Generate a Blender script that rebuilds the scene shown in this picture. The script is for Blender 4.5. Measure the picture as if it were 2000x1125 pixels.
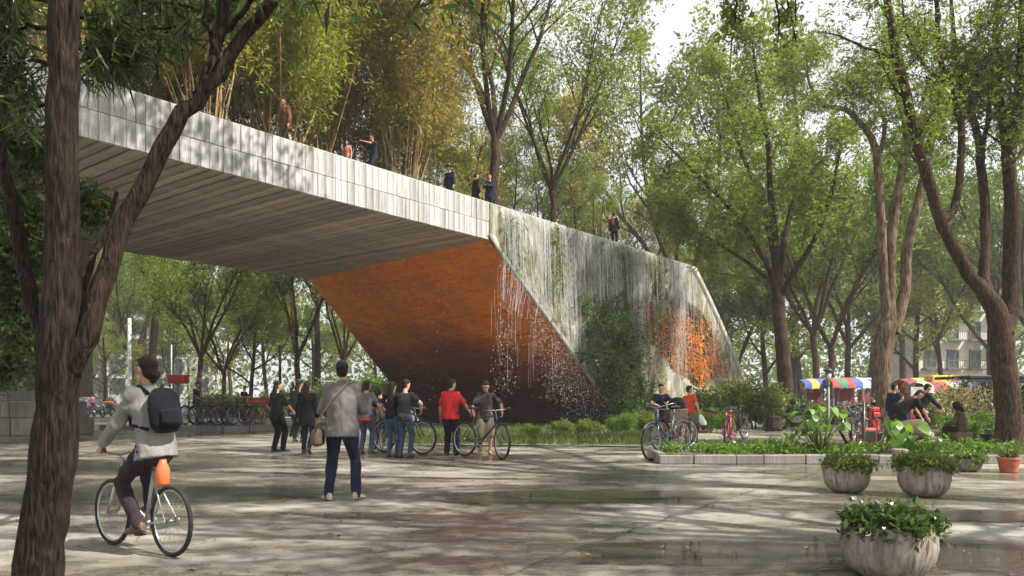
import bpy, bmesh, math, random
import numpy as np
from mathutils import Vector, Matrix, noise as mnoise

for _o in list(bpy.data.objects):
    bpy.data.objects.remove(_o, do_unlink=True)
SC = bpy.context.scene
COL = SC.collection
R_ = math.radians

# ------------------------------------------------------------------ camera
CAM_H, FPX, HORIZ = 1.30, 1500.0, 780.0
cam_d = bpy.data.cameras.new('camera')
cam = bpy.data.objects.new('camera', cam_d); COL.objects.link(cam)
cam.location = (0, 0, CAM_H); cam.rotation_euler = (R_(90), 0, 0)
cam_d.sensor_width = 36; cam_d.lens = 27.0; cam_d.shift_y = (HORIZ - 562.5) / 2000.0
cam_d.clip_start = 0.05; cam_d.clip_end = 3000
SC.camera = cam

# ------------------------------------------------------------------ sky and sun
SUN = Vector((0.58, -0.25, 0.775)).normalized()      # direction towards the sun
sun_el = math.asin(SUN.z); sun_az = math.atan2(SUN.x, SUN.y)
W = bpy.data.worlds.new('World'); SC.world = W; W.use_nodes = True
nt = W.node_tree; nt.nodes.clear()
out = nt.nodes.new('ShaderNodeOutputWorld'); bg = nt.nodes.new('ShaderNodeBackground')
sky = nt.nodes.new('ShaderNodeTexSky'); sky.sky_type = 'NISHITA'; sky.sun_disc = False
sky.sun_elevation = sun_el; sky.sun_rotation = sun_az
sky.air_density = 1.0; sky.dust_density = 3.0; sky.ozone_density = 1.0
# thin bright cloud cover over the blue
tcw = nt.nodes.new('ShaderNodeTexCoord'); nzw = nt.nodes.new('ShaderNodeTexNoise')
nzw.inputs['Scale'].default_value = 2.2; nzw.inputs['Detail'].default_value = 6
rmp = nt.nodes.new('ShaderNodeValToRGB')
rmp.color_ramp.elements[0].position = 0.32; rmp.color_ramp.elements[0].color = (0.62,)*3 + (1,)
rmp.color_ramp.elements[1].position = 0.55; rmp.color_ramp.elements[1].color = (0.97,)*3 + (1,)
mxw = nt.nodes.new('ShaderNodeMixRGB'); mxw.inputs['Color2'].default_value = (9.6, 9.9, 10.2, 1)
nt.links.new(tcw.outputs['Generated'], nzw.inputs['Vector'])
nt.links.new(nzw.outputs['Fac'], rmp.inputs['Fac'])
nt.links.new(rmp.outputs['Color'], mxw.inputs['Fac'])
nt.links.new(sky.outputs['Color'], mxw.inputs['Color1'])
nt.links.new(mxw.outputs['Color'], bg.inputs['Color'])
bg.inputs['Strength'].default_value = 0.062
nt.links.new(bg.outputs['Background'], out.inputs['Surface'])

sl = bpy.data.lights.new('sun', 'SUN'); sl.energy = 5.0; sl.angle = R_(0.53); sl.color = (1.0, 0.93, 0.82)
so = bpy.data.objects.new('sun', sl); COL.objects.link(so)
so.rotation_euler = (-SUN).to_track_quat('-Z', 'Y').to_euler()
so.location = SUN * 60

vs = SC.view_settings
vs.view_transform = 'Standard'; vs.look = 'None'; vs.gamma = 1.0; vs.use_curve_mapping = False
vs.exposure = 0.93
SC.render.engine = 'CYCLES'
cy = SC.cycles
cy.use_denoising = True; cy.use_light_tree = False
cy.use_adaptive_sampling = True; cy.adaptive_threshold = .03
cy.max_bounces = 6; cy.diffuse_bounces = 3; cy.glossy_bounces = 3; cy.transmission_bounces = 4
cy.transparent_max_bounces = 12; cy.volume_bounces = 1
cy.sample_clamp_indirect = 6.0
cy.caustics_reflective = False; cy.caustics_refractive = False

# ------------------------------------------------------------------ helpers
def G(px, py, z=0.0):
    """point of the horizontal plane z under a pixel of the photograph"""
    D = (CAM_H - z) * FPX / (py - HORIZ)
    return Vector(((px - 1000) / FPX * D, D, z))

def P(px, py, D):
    """point at distance D seen at a pixel of the photograph"""
    return Vector(((px - 1000) / FPX * D, D, CAM_H + (HORIZ - py) / FPX * D))

def fastmesh(name, V, F, mats=(), smooth=False, midx=None):
    V = np.asarray(V, dtype=np.float32); F = np.asarray(F, dtype=np.int32)
    me = bpy.data.meshes.new(name)
    k = F.shape[1]
    me.vertices.add(len(V)); me.vertices.foreach_set('co', V.ravel())
    me.loops.add(F.size); me.loops.foreach_set('vertex_index', F.ravel())
    me.polygons.add(len(F)); me.polygons.foreach_set('loop_start', np.arange(0, F.size, k, dtype=np.int32))
    if smooth: me.polygons.foreach_set('use_smooth', np.ones(len(F), dtype=bool))
    for m in mats: me.materials.append(m)
    if midx is not None: me.polygons.foreach_set('material_index', np.asarray(midx, dtype=np.int32))
    me.update(calc_edges=True)
    return me

class MB:
    """collects shapes for ONE mesh"""
    def __init__(s): s.V = []; s.F = []; s.M = []; s.S = []
    def add(s, V, F, m=0, smooth=False):
        b = len(s.V); s.V.extend(tuple(v) for v in V)
        for f in F: s.F.append(tuple(i + b for i in f)); s.M.append(m); s.S.append(smooth)
        return s
    def box(s, c, d, m=0, rot=None, bev=0.0, taper=1.0):
        x, y, z = d[0]/2, d[1]/2, d[2]/2
        if bev <= 0:
            vs = [(-x,-y,-z),(x,-y,-z),(x,y,-z),(-x,y,-z),(-x*taper,-y*taper,z),(x*taper,-y*taper,z),(x*taper,y*taper,z),(-x*taper,y*taper,z)]
            fs = [(0,3,2,1),(4,5,6,7),(0,1,5,4),(1,2,6,5),(2,3,7,6),(3,0,4,7)]
        else:
            b = min(bev, x*.9, y*.9, z*.9); vs = []; fs = []
            def ring(zz, ins, tp):
                i0 = len(vs)
                X, Y = (x-ins)*tp, (y-ins)*tp
                c_ = b if ins == 0 else b*0.5
                vs.extend([(-X+c_,-Y,zz),(X-c_,-Y,zz),(X,-Y+c_,zz),(X,Y-c_,zz),(X-c_,Y,zz),(-X+c_,Y,zz),(-X,Y-c_,zz),(-X,-Y+c_,zz)])
                return i0
            rs = [ring(-z, b, 1), ring(-z+b, 0, 1), ring(z-b, 0, taper), ring(z, b, taper)]
            for a, c2 in zip(rs, rs[1:]):
                for i in range(8): fs.append((a+i, a+(i+1)%8, c2+(i+1)%8, c2+i))
            fs.append(tuple(reversed(range(rs[0], rs[0]+8)))); fs.append(tuple(range(rs[3], rs[3]+8)))
        c = Vector(c)
        vs = [(rot @ Vector(v) if rot else Vector(v)) + c for v in vs]
        return s.add(vs, fs, m)
    def tube(s, pts, r, n=8, m=0, cap=True, smooth=True, closed=False):
        pts = [Vector(p) for p in pts]
        if not hasattr(r, '__len__'): r = [r]*len(pts)
        N = len(pts); T = []
        for i in range(N):
            a = pts[i-1] if (i > 0 or closed) else pts[i]
            b = pts[(i+1) % N] if (i < N-1 or closed) else pts[i]
            T.append((b-a).normalized())
        up = Vector((0,0,1)) if abs(T[0].z) < .9 else Vector((1,0,0))
        x = T[0].cross(up).normalized(); V = []; F = []
        for i in range(N):
            x = (x - T[i]*x.dot(T[i])).normalized(); y = T[i].cross(x)
            for k in range(n):
                a = 2*math.pi*k/n
                V.append(pts[i] + (x*math.cos(a)+y*math.sin(a))*r[i])
        for i in range(N if closed else N-1):
            j = (i+1) % N
            for k in range(n):
                F.append((i*n+k, i*n+(k+1)%n, j*n+(k+1)%n, j*n+k))
        if cap and not closed:
            F.append(tuple(reversed(range(n)))); F.append(tuple(range((N-1)*n, N*n)))
        return s.add(V, F, m, smooth)
    def lathe(s, prof, c=(0,0,0), n=24, m=0, smooth=True, capb=True, capt=False, rfun=None):
        V = []; F = []
        for i, (r, z) in enumerate(prof):
            for k in range(n):
                a = 2*math.pi*k/n
                rr = r*(rfun(a, z) if rfun else 1)
                V.append((c[0]+rr*math.cos(a), c[1]+rr*math.sin(a), c[2]+z))
        for i in range(len(prof)-1):
            for k in range(n):
                F.append((i*n+k, i*n+(k+1)%n, (i+1)*n+(k+1)%n, (i+1)*n+k))
        if capb: F.append(tuple(reversed(range(n))))
        if capt: F.append(tuple(range((len(prof)-1)*n, len(prof)*n)))
        return s.add(V, F, m, smooth)
    def sphere(s, c, r, n=12, k=8, m=0):
        if not hasattr(r, '__len__'): r = (r, r, r)
        prof = [(math.sin(math.pi*i/k), -math.cos(math.pi*i/k)) for i in range(k+1)]
        V = []; F = []
        for a, z in prof[1:-1]:
            for j in range(n):
                t = 2*math.pi*j/n
                V.append((c[0]+r[0]*a*math.cos(t), c[1]+r[1]*a*math.sin(t), c[2]+r[2]*z))
        for i in range(k-2):
            for j in range(n):
                F.append((i*n+j, i*n+(j+1)%n, (i+1)*n+(j+1)%n, (i+1)*n+j))
        b = len(V); V.append((c[0], c[1], c[2]-r[2])); V.append((c[0], c[1], c[2]+r[2]))
        for j in range(n):
            F.append((b, (j+1)%n, j)); F.append((b+1, (k-2)*n+j, (k-2)*n+(j+1)%n))
        return s.add(V, F, m, True)
    def loft(s, rings, m=0, smooth=True):
        n = len(rings[0]); V = [v for r in rings for v in r]; F = []
        for i in range(len(rings)-1):
            for k in range(n):
                F.append((i*n+k, i*n+(k+1)%n, (i+1)*n+(k+1)%n, (i+1)*n+k))
        F.append(tuple(reversed(range(n)))); F.append(tuple(range((len(rings)-1)*n, len(rings)*n)))
        return s.add(V, F, m, smooth)
    def prism(s, poly, z0, z1, m=0):
        n = len(poly)
        V = [(p[0], p[1], z0) for p in poly] + [(p[0], p[1], z1) for p in poly]
        F = [tuple(reversed(range(n))), tuple(range(n, 2*n))] + [(i, (i+1)%n, n+(i+1)%n, n+i) for i in range(n)]
        return s.add(V, F, m)
    def mesh(s, name, mats):
        me = bpy.data.meshes.new(name); me.from_pydata(s.V, [], s.F)
        if not isinstance(mats, (list, tuple)): mats = [mats]
        for m in mats: me.materials.append(m)
        me.polygons.foreach_set('material_index', s.M); me.polygons.foreach_set('use_smooth', s.S)
        me.update(); return me
    def obj(s, name, mats, parent=None, **kw):
        return link(name, s.mesh(name, mats), parent, **kw)

def link(name, me, parent=None, loc=None, rotz=None, scale=None):
    o = bpy.data.objects.new(name, me); COL.objects.link(o)
    if parent: o.parent = parent
    if loc is not None: o.location = loc
    if rotz is not None: o.rotation_euler = (0, 0, rotz)
    if scale is not None: o.scale = scale if hasattr(scale, '__len__') else (scale,)*3
    return o

def tag(o, label=None, cat=None, group=None, kind=None):
    if label: o['label'] = label
    if cat: o['category'] = cat
    if group: o['group'] = group
    if kind: o['kind'] = kind
    return o

def thing(name, label, cat, loc=(0,0,0), rotz=0, group=None, scale=None):
    o = link(name, None, None, loc, rotz, scale); o.empty_display_size = .2
    return tag(o, label, cat, group)

def struct(o): o['kind'] = 'structure'; return o

def dup(root, label=None, loc=None, rotz=None, scale=None, group=None):
    def cp(o, par):
        c = o.copy(); COL.objects.link(c); c.parent = par
        for ch in o.children: cp(ch, c)
        return c
    r = cp(root, None)
    if label: r['label'] = label
    if group: r['group'] = group
    if loc is not None: r.location = loc
    if rotz is not None: r.rotation_euler = (0, 0, rotz)
    if scale is not None: r.scale = scale if hasattr(scale, '__len__') else (scale,)*3
    return r

# ------------------------------------------------------------------ materials
class NT:
    def __init__(s, name):
        s.m = bpy.data.materials.new(name); s.m.use_nodes = True
        s.t = s.m.node_tree; s.n = s.t.nodes; s.l = s.t.links
        s.b = s.n['Principled BSDF']; s.out = s.n['Material Output']
        s._co = None
    def co(s):
        if not s._co: s._co = s.n.new('ShaderNodeTexCoord').outputs['Object']
        return s._co
    def mapv(s, scale, rot=(0,0,0)):
        mp = s.n.new('ShaderNodeMapping'); mp.inputs['Scale'].default_value = scale; mp.inputs['Rotation'].default_value = rot
        s.l.new(s.co(), mp.inputs['Vector']); return mp.outputs['Vector']
    def noise(s, sc, det=4, rough=.55, vec=None, dist=0.0):
        n = s.n.new('ShaderNodeTexNoise'); n.inputs['Scale'].default_value = sc; n.inputs['Detail'].default_value = det
        n.inputs['Roughness'].default_value = rough; n.inputs['Distortion'].default_value = dist
        s.l.new(vec if vec is not None else s.co(), n.inputs['Vector']); return n.outputs['Fac']
    def vor(s, sc, vec=None, feat='F1', out='Distance'):
        n = s.n.new('ShaderNodeTexVoronoi'); n.feature = feat; n.inputs['Scale'].default_value = sc
        s.l.new(vec if vec is not None else s.co(), n.inputs['Vector']); return n.outputs[out]
    def ramp(s, fac, stops):
        r = s.n.new('ShaderNodeValToRGB'); e = r.color_ramp.elements
        while len(e) > 1: e.remove(e[-1])
        for i, (p, c) in enumerate(stops):
            if i == 0: e[0].position = p; el = e[0]
            else: el = e.new(p)
            el.color = (c if hasattr(c, '__len__') else (c, c, c)) + ((1,) if not hasattr(c, '__len__') or len(c) == 3 else ())
        s.l.new(fac, r.inputs['Fac']); return r.outputs['Color']
    def mix(s, fac, a, b, typ='MIX'):
        m = s.n.new('ShaderNodeMixRGB'); m.blend_type = typ
        for k, v in (('Fac', fac), ('Color1', a), ('Color2', b)):
            if isinstance(v, (int, float)): m.inputs[k].default_value = v if k == 'Fac' else (v, v, v, 1)
            elif isinstance(v, tuple): m.inputs[k].default_value = v + (1,) if len(v) == 3 else v
            else: s.l.new(v, m.inputs[k])
        return m.outputs['Color']
    def math(s, op, a, b=0.0):
        m = s.n.new('ShaderNodeMath'); m.operation = op
        for i, v in enumerate((a, b)):
            if isinstance(v, (int, float)): m.inputs[i].default_value = v
            else: s.l.new(v, m.inputs[i])
        return m.outputs[0]
    def set(s, k, v):
        i = s.b.inputs[k]
        if isinstance(v, (int, float)): i.default_value = v
        elif isinstance(v, tuple): i.default_value = v + (1,) if len(v) == 3 else v
        else: s.l.new(v, i)
        return s
    def bump(s, h, strength=.3, dist=.02):
        b = s.n.new('ShaderNodeBump'); b.inputs['Strength'].default_value = strength; b.inputs['Distance'].default_value = dist
        s.l.new(h, b.inputs['Height']); s.l.new(b.outputs['Normal'], s.b.inputs['Normal']); return s
    def n_col(s, sc):
        n = s.n.new('ShaderNodeTexNoise'); n.inputs['Scale'].default_value = sc
        s.l.new(s.co(), n.inputs['Vector']); return n.outputs['Color']
    def rnd(s):
        return s.n.new('ShaderNodeObjectInfo').outputs['Random']
    def island(s):
        return s.n.new('ShaderNodeNewGeometry').outputs['Random Per Island']

_mc = {}
def simple(name, col, rough=.6, metal=0.0, var=.18, sc=6.0, bump=.0, spec=None):
    """plain paint, plastic, metal or cloth with a little uneven wear"""
    if name in _mc: return _mc[name]
    t = NT(name)
    n = t.noise(sc, 5, .6)
    lo = tuple(max(0, c*(1-var)) for c in col); hi = tuple(min(1, c*(1+var)) for c in col)
    t.set('Base Color', t.ramp(n, [(.3, lo), (.7, hi)]))
    t.set('Roughness', t.ramp(t.noise(sc*2.3, 3), [(.3, max(.03, rough-.1)), (.7, min(1, rough+.1))])).set('Metallic', metal)
    if spec is not None: t.set('Specular IOR Level', spec)
    if bump: t.bump(t.noise(sc*6, 4), bump, .01)
    _mc[name] = t.m; return t.m

def cloth(name, col, var=.22, rough=.85):
    if name in _mc: return _mc[name]
    t = NT(name)
    f = t.noise(7, 4, .6, t.mapv((1, 1, .55)))
    lo = tuple(c*(1-var) for c in col); hi = tuple(min(1, c*(1+var)) for c in col)
    t.set('Base Color', t.ramp(f, [(.35, lo), (.65, hi)])).set('Roughness', rough).set('Specular IOR Level', .12)
    t.set('Sheen Weight', .03)
    t.bump(t.mix(.3, t.noise(11, 5, .6, t.mapv((1, 1, .45)), 1.2), t.noise(220, 2)), .55, .03)
    _mc[name] = t.m; return t.m

def leafmat(name, cols, trans=.45, rough=.45, spec=.35):
    """leaves: every leaf its own tint, light shining through"""
    t = NT(name)
    k = len(cols)
    c = t.ramp(t.island(), [(i/(k-1) if k > 1 else 0, x) for i, x in enumerate(cols)])
    c2 = t.mix(.35, c, t.ramp(t.noise(.7, 3), [(.35, .72), (.65, 1.25)]), 'MULTIPLY')
    t.set('Base Color', c2).set('Roughness', rough).set('Specular IOR Level', spec)
    tr = t.n.new('ShaderNodeBsdfTranslucent'); mx = t.n.new('ShaderNodeMixShader'); mx.inputs[0].default_value = trans
    cc = t.mix(1.0, c2, (1.5, 1.55, .75), 'MULTIPLY')
    t.l.new(cc, tr.inputs['Color'])
    t.l.new(t.b.outputs[0], mx.inputs[1]); t.l.new(tr.outputs[0], mx.inputs[2]); t.l.new(mx.outputs[0], t.out.inputs['Surface'])
    return t.m

def barkmat(name, lo, hi, sc=1.0):
    t = NT(name)
    v = t.mapv((9*sc, 9*sc, 2.0*sc))
    n = t.noise(2.2, 6, .65, v, .6); w = t.vor(1.6, v, 'F1')
    f = t.mix(.5, n, w)
    c = t.ramp(f, [(.18, tuple(x*.35 for x in lo)), (.4, lo), (.68, hi)])
    ck = t.vor(1.0, t.mix(.5, t.mapv((22*sc, 22*sc, 3.0*sc)), t.n_col(9.0)), 'DISTANCE_TO_EDGE')
    c = t.mix(t.ramp(ck, [(.0, .5), (.10, 0.0)]), c, tuple(x*.15 for x in lo))
    c = t.mix(t.ramp(t.noise(1.1, 3), [(.5, 0.0), (.72, .55)]), c, tuple(x*1.5 for x in hi))
    t.set('Base Color', c).set('Roughness', .92).set('Specular IOR Level', .15)
    t.bump(t.mix(.22, f, t.ramp(ck, [(.0, 0.0), (.2, 1.0)])), .9, .035); return t.m

# concrete of the bridge fascia: vertical board marks, run stains, algae
def concrete_mat(name, base, board_axis='z', stain=.6, moss=0.0, wet=.0, tv=(.82, 1.1)):
    t = NT(name)
    sc_v = (14, 14, .55) if board_axis == 'z' else (9, .5, 9)
    grain = t.noise(2.0, 6, .68, t.mapv(sc_v))
    big = t.noise(.8, 5, .6)
    pores = t.vor(26)
    c = t.ramp(big, [(.3, tuple(x*.70 for x in base)), (.7, tuple(min(1, x*1.12) for x in base))])
    c = t.mix(t.ramp(grain, [(.36, stain), (.56, 0.0)]), c, tuple(x*.34 for x in base))
    run = t.noise(1.3, 6, .7, t.mapv((5, 5, .22) if board_axis == 'z' else (4, .3, 4)))
    c = t.mix(t.ramp(run, [(.52, 0.0), (.7, stain*.75)]), c, (.10, .085, .07))
    c = t.mix(t.ramp(run, [(.28, .35), (.42, 0.0)]), c, (.72, .70, .67))
    tint = t.ramp(t.rnd(), [(0, tv[0]), (1, tv[1])])
    c = t.mix(1.0, c, tint, 'MULTIPLY')
    c = t.mix(t.ramp(t.noise(30, 4, .75), [(.62, 0.0), (.70, stain)]), c, tuple(x*.22 for x in base))
    c = t.mix(t.ramp(t.noise(2.2, 6, .7), [(.55, 0.0), (.70, stain*.6)]), c, tuple(x*.45 for x in base))
    if moss:
        mm = t.ramp(t.noise(.9, 6, .7, t.mapv((2.2, 2.2, .6))), [(.42, 0.0), (.56, moss)])
        c = t.mix(mm, c, t.ramp(t.noise(9, 4), [(.3, (.06, .07, .02)), (.7, (.20, .20, .06))]))
    t.set('Base Color', c).set('Roughness', t.ramp(grain, [(.3, .6-wet), (.7, .95-wet)])).set('Specular IOR Level', .3)
    t.bump(t.mix(.35, grain, t.ramp(pores, [(.0, 0.0), (.18, 1.0)])), .6, .03)
    return t.m
# ================================================================== SETTING: ground
rng = np.random.default_rng(11)
random.seed(5)

def ground_mat():
    t = NT('wet concrete paving')
    a = t.noise(.22, 6, .62); b = t.noise(1.7, 6, .65); f = t.noise(24, 5, .7)
    c = t.ramp(b, [(.28, (.24, .218, .187)), (.72, (.42, .385, .335))])
    c = t.mix(.35, c, t.ramp(f, [(.3, (.15, .137, .12)), (.7, (.42, .40, .36))]))
    # long trowel and tyre streaks
    st = t.noise(1.2, 6, .7, t.mapv((.35, 2.4, 1), (0, 0, .16)))
    c = t.mix(t.ramp(st, [(.48, 0.0), (.68, .5)]), c, (.15, .14, .125))
    # wet parts: darker and shiny
    wn = t.math('ADD', t.math('MULTIPLY', a, .62), t.math('MULTIPLY', t.noise(.9, 5, .62, t.mapv((.6, 1.5, 1), (0, 0, .14))), .42))
    wet = t.ramp(wn, [(.415, 0.0), (.545, 1.0)])
    c = t.mix(wet, c, t.mix(1.0, c, (.46, .44, .40), 'MULTIPLY'))
    # algae and mud tints
    c = t.mix(t.ramp(t.noise(.35, 5, .6, t.mapv((1, 1, 1), (0, 0, 2))), [(.56, 0.0), (.72, .4)]), c, (.12, .115, .075))
    # hairline cracks
    ck = t.vor(.55, t.mix(.16, t.co(), t.n_col(1.6)), 'DISTANCE_TO_EDGE')
    ckm = t.ramp(ck, [(.0, 1.0), (.004, 0.0)])
    c = t.mix(t.math('MULTIPLY', ckm, .12), c, (.03, .028, .025))
    t.set('Base Color', c)
    t.set('Roughness', t.mix(wet, t.ramp(f, [(.3, .62), (.7, .92)]), t.ramp(b, [(.3, .06), (.7, .26)]))).set('Specular IOR Level', .5)
    dry_h = t.mix(.5, f, st); wet_h = t.noise(7, 3, .5, t.mapv((.8, 2.0, 1)))
    t.bump(t.mix(wet, dry_h, wet_h), .34, .025)
    return t.m
M_GROUND = ground_mat()

t = NT('bare park earth')
c = t.ramp(t.noise(.6, 6, .65), [(.3, (.10, .082, .06)), (.7, (.24, .205, .16))])
c = t.mix(t.ramp(t.noise(.25, 4), [(.45, 0.0), (.62, .7)]), c, (.06, .075, .026))
t.set('Base Color', c).set('Roughness', .95); t.bump(t.noise(12, 6, .7), .5, .05); M_EARTH = t.m
t = NT('asphalt')
t.set('Base Color', t.ramp(t.noise(.5, 6, .6), [(.3, (.045, .045, .047)), (.7, (.085, .083, .08))])).set('Roughness', .8)
t.bump(t.noise(60, 3), .3, .01); M_ASPH = t.m

b = MB(); b.add([(-600, -200, -.05), (600, -200, -.05), (600, 1200, -.05), (-600, 1200, -.05)], [(0, 1, 2, 3)])
struct(b.obj('ground', M_EARTH))
# the plaza: one sheet with slight unevenness
nx, ny = 120, 90
xs = np.linspace(-26, 34, nx); ys = np.concatenate([np.linspace(-4, 20, 50), np.linspace(20.8, 62, ny-50)])
Vp = np.array([[x, y, .006*mnoise.noise(Vector((x*.35, y*.35, 3)))*1.5] for y in ys for x in xs], dtype=np.float32)
ii = np.arange((ny-1)*nx).reshape(ny-1, nx)[:, :-1].ravel()
Fp = np.stack([ii, ii+1, ii+nx+1, ii+nx], 1)
struct(link('plaza_paving', fastmesh('plaza_paving', Vp, Fp, [M_GROUND], True)))
# far road on the left behind the terrace
b = MB(); b.add([(-60, 46, .02), (-17.5, 46, .02), (-17.5, 140, .02), (-60, 140, .02)], [(0, 1, 2, 3)])
struct(b.obj('road', M_ASPH))

# raised terrace (kerb) where the bicycles are parked
M_KERB = concrete_mat('kerb stone', (.30, .28, .25), 'z', .5)
b = MB(); b.prism([(-17.6, 33.1), (-14.6, 31.4), (-11.6, 31.0), (-10.1, 32.2), (-9.2, 36), (-9.0, 45), (-17.6, 45)], -.03, .20)
struct(b.obj('pavement', M_GROUND))
kp = [(-17.6, 32.9), (-14.6, 31.2), (-11.6, 30.8), (-9.95, 32.1), (-9.0, 36)]
pav_k = MB()
for a, c in zip(kp, kp[1:]):
    a = Vector(a); c = Vector(c); L = (c-a).length; n = max(1, int(L/.9)); dv = (c-a)/n
    for i in range(n):
        q0 = a+dv*(i+.02); q1 = a+dv*(i+.98); nn = Vector((-dv.y, dv.x)).normalized()*.11
        k = MB(); k.prism([tuple(q0-nn), tuple(q1-nn), tuple(q1+nn), tuple(q0+nn)], -.02, .205+.004*random.random())
        o = k.obj('kerb_stone', M_KERB); o.parent = bpy.data.objects['pavement']

# expansion joints and long cracks in the paving, as real grooves filled with dirt
M_CRACK = simple('dirt filled joint', (.035, .031, .026), .95)
def crack(pts, w, wig):
    P_ = []
    for a, c in zip(pts, pts[1:]):
        a = Vector(a); c = Vector(c); n = max(4, int((c-a).length/.12))
        for i in range(n): P_.append(a.lerp(c, i/n))
    P_.append(Vector(pts[-1]))
    V = []; F = []
    for i, p in enumerate(P_):
        d = (P_[min(i+1, len(P_)-1)]-P_[max(0, i-1)]).normalized(); nrm = Vector((-d.y, d.x, 0))
        o = mnoise.noise(p*1.7)*wig + mnoise.noise(p*7)*wig*.35
        ww = w*(.5+.9*abs(mnoise.noise(p*3.1+Vector((5, 0, 0)))))
        V += [tuple(p+nrm*(o-ww)), tuple(p+nrm*(o+ww))]
    for i in range(len(P_)-1): F.append((2*i, 2*i+1, 2*i+3, 2*i+2))
    return V, F
cr = MB()
for pts, w, wg in (([G(960, 1140), G(1080, 1090), G(1240, 1035), G(1420, 975), G(1600, 925)], .011, .05),
                   ([G(700, 1120), G(930, 1065), G(1130, 1020)], .004, .09)):
    V, F = crack([(p.x, p.y, .016) for p in pts], w, wg); cr.add(V, F)
o = cr.obj('paving_joint', M_CRACK); struct(o)

# puddles: thin sheets of muddy water with ripples
def water_mat(name, col, rip=9.0, strength=.35, amax=.9):
    t = NT(name)
    pos = t.n.new('ShaderNodeNewGeometry').outputs['Position']
    def mp(sc, rz=0.0):
        m_ = t.n.new('ShaderNodeMapping'); m_.inputs['Scale'].default_value = sc; m_.inputs['Rotation'].default_value = (0, 0, rz)
        t.l.new(pos, m_.inputs['Vector']); return m_.outputs['Vector']
    t.set('Base Color', t.ramp(t.noise(1.3, 5, .6, pos), [(.3, tuple(x*.6 for x in col)), (.7, col)])).set('Roughness', .05).set('Specular IOR Level', .6)
    h = t.mix(.5, t.noise(rip, 4, .6, mp((.6, 2.2, 1), .1), .8), t.noise(rip*3.1, 3, .6, mp((.7, 1.9, 1))))
    t.bump(h, strength, .11)
    # the film thins out raggedly towards its rim
    ln = t.n.new('ShaderNodeVectorMath'); ln.operation = 'LENGTH'; t.l.new(t.co(), ln.inputs[0])
    f = t.math('SUBTRACT', t.math('ADD', t.noise(2.6, 6, .7, mp((.5, 1.6, 1))), .32), t.math('MULTIPLY', ln.outputs['Value'], .62))
    t.set('Alpha', t.ramp(f, [(.26, 0.0), (.50, amax)]))
    return t.m
M_PUD = water_mat('rippled puddle water', (.06, .05, .032), 9, .8)
M_PUDG = water_mat('green tinted runoff water', (.06, .068, .05), 6, .8, .7)
for i, (px, py, rx, ry, rot, m) in enumerate([
        (1440, 1085, 1.75, .95, .05, M_PUD), (1075, 972, 2.3, 1.1, .06, M_PUD), (1930, 1090, 1.7, .9, .0, M_PUD), (1880, 1010, 1.9, .7, .02, M_PUD),
        (330, 965, 3.6, 1.3, .05, M_PUDG), (90, 915, 4.2, 1.9, .1, M_PUDG), (1240, 968, 1.6, .7, .1, M_PUD)]):
    g = G(px, py); b = MB(); n = 48
    b.add([(0, 0, 0)]+[(math.cos(6.28319*k/n), math.sin(6.28319*k/n), 0) for k in range(n)], [(0, 1+k, 1+(k+1) % n) for k in range(n)])
    struct(b.obj('puddle', m, loc=(g.x, g.y, .019+.0015*i), rotz=rot, scale=(rx, ry, 1)))

# ================================================================== FOOTBRIDGE
A0 = Vector((-.90, 30.05, 0)); ANG = math.atan2(.7848, .6198)     # local x runs along the bridge, local y to its far side
bridge = thing('footbridge', 'board-marked concrete footbridge with orange underside on one leaning leg', 'footbridge', A0, ANG)
BX = Vector((.6198, .7848, 0)); BY = Vector((-.7848, .6198, 0))
def BW(s, o, z): return A0 + BX*s + BY*o + Vector((0, 0, z))
ZT, ZS, WID, S0 = 9.0, 7.55, 13.7, -26.0
M_FASC = concrete_mat('board marked fascia concrete', (.62, .61, .59), 'z', .85, tv=(.72, 1.1))
M_SOFF = concrete_mat('board marked soffit concrete', (.54, .46, .37), 'y', .5, tv=(.66, 1.08))
M_CORE = simple('dark joint concrete', (.10, .095, .085), .9)
# core of the deck (slightly behind the boards, so that the joints are recessed)
b = MB()
def core_poly(z): return [(S0, .06), (.02, .06), (1.82, WID), (S0, WID)]
b.prism(core_poly(0), ZS+.055, ZT-.03)
b.obj('deck', M_CORE, bridge)
# fascia boards, two rows, each its own piece
def plank_mesh(name, dx, dy, dz, m, bev):
    q = MB(); q.box((dx/2, dy/2, dz/2), (dx, dy, dz), bev=bev); return q.mesh(name, m)
fmesh = {}
s = S0
cuts = [s]
while s < -.05:
    s = min(s + random.choice([.18, .24, .30, .36, .42, .54, .66]), 0.0)
    if -s < .2: s = 0.0
    cuts.append(s)
for a, c in zip(cuts, cuts[1:]):
    for z0, z1 in ((ZS, ZS+.69), (ZS+.705, ZT)):
        w = round(c-a-random.choice([.004, .008, .016]), 3); key = (w, z0)
        if key not in fmesh: fmesh[key] = plank_mesh('fascia_board', w, .09, z1-z0, M_FASC, .007)
        link('fascia_board', fmesh[key], bridge, (a+.005, random.uniform(-.016, .006), z0))
# soffit boards
s = S0
while s < 1.7:
    w = random.choice([.38, .42, .46, .50]); e = min(s+w, 1.82)
    o0 = .085 if s < .0 else max(.085, (s/1.80)*WID+.02)
    o1 = WID
    if e > 0: # last boards are cut by the leaning leg
        ea = max(.085, (e/1.80)*WID)
        q = MB(); zz = ZS + random.uniform(-.006, .004)
        q.prism([(s+.008, o0), (e-.008, min(ea, o1-.02)), (e-.008, o1), (s+.008, o1)], zz, ZS+.05); q.obj('soffit_board', M_SOFF, bridge)
    else:
        q = MB(); q.box((0, 0, 0), (e-s-.075, o1-o0, .07), bev=.016)
        q.obj('soffit_board', M_SOFF, bridge, loc=((s+e)/2, (o0+o1)/2, ZS+.03+random.uniform(-.016, .010)))
    s = e
    if s >= 1.7: break
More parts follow.
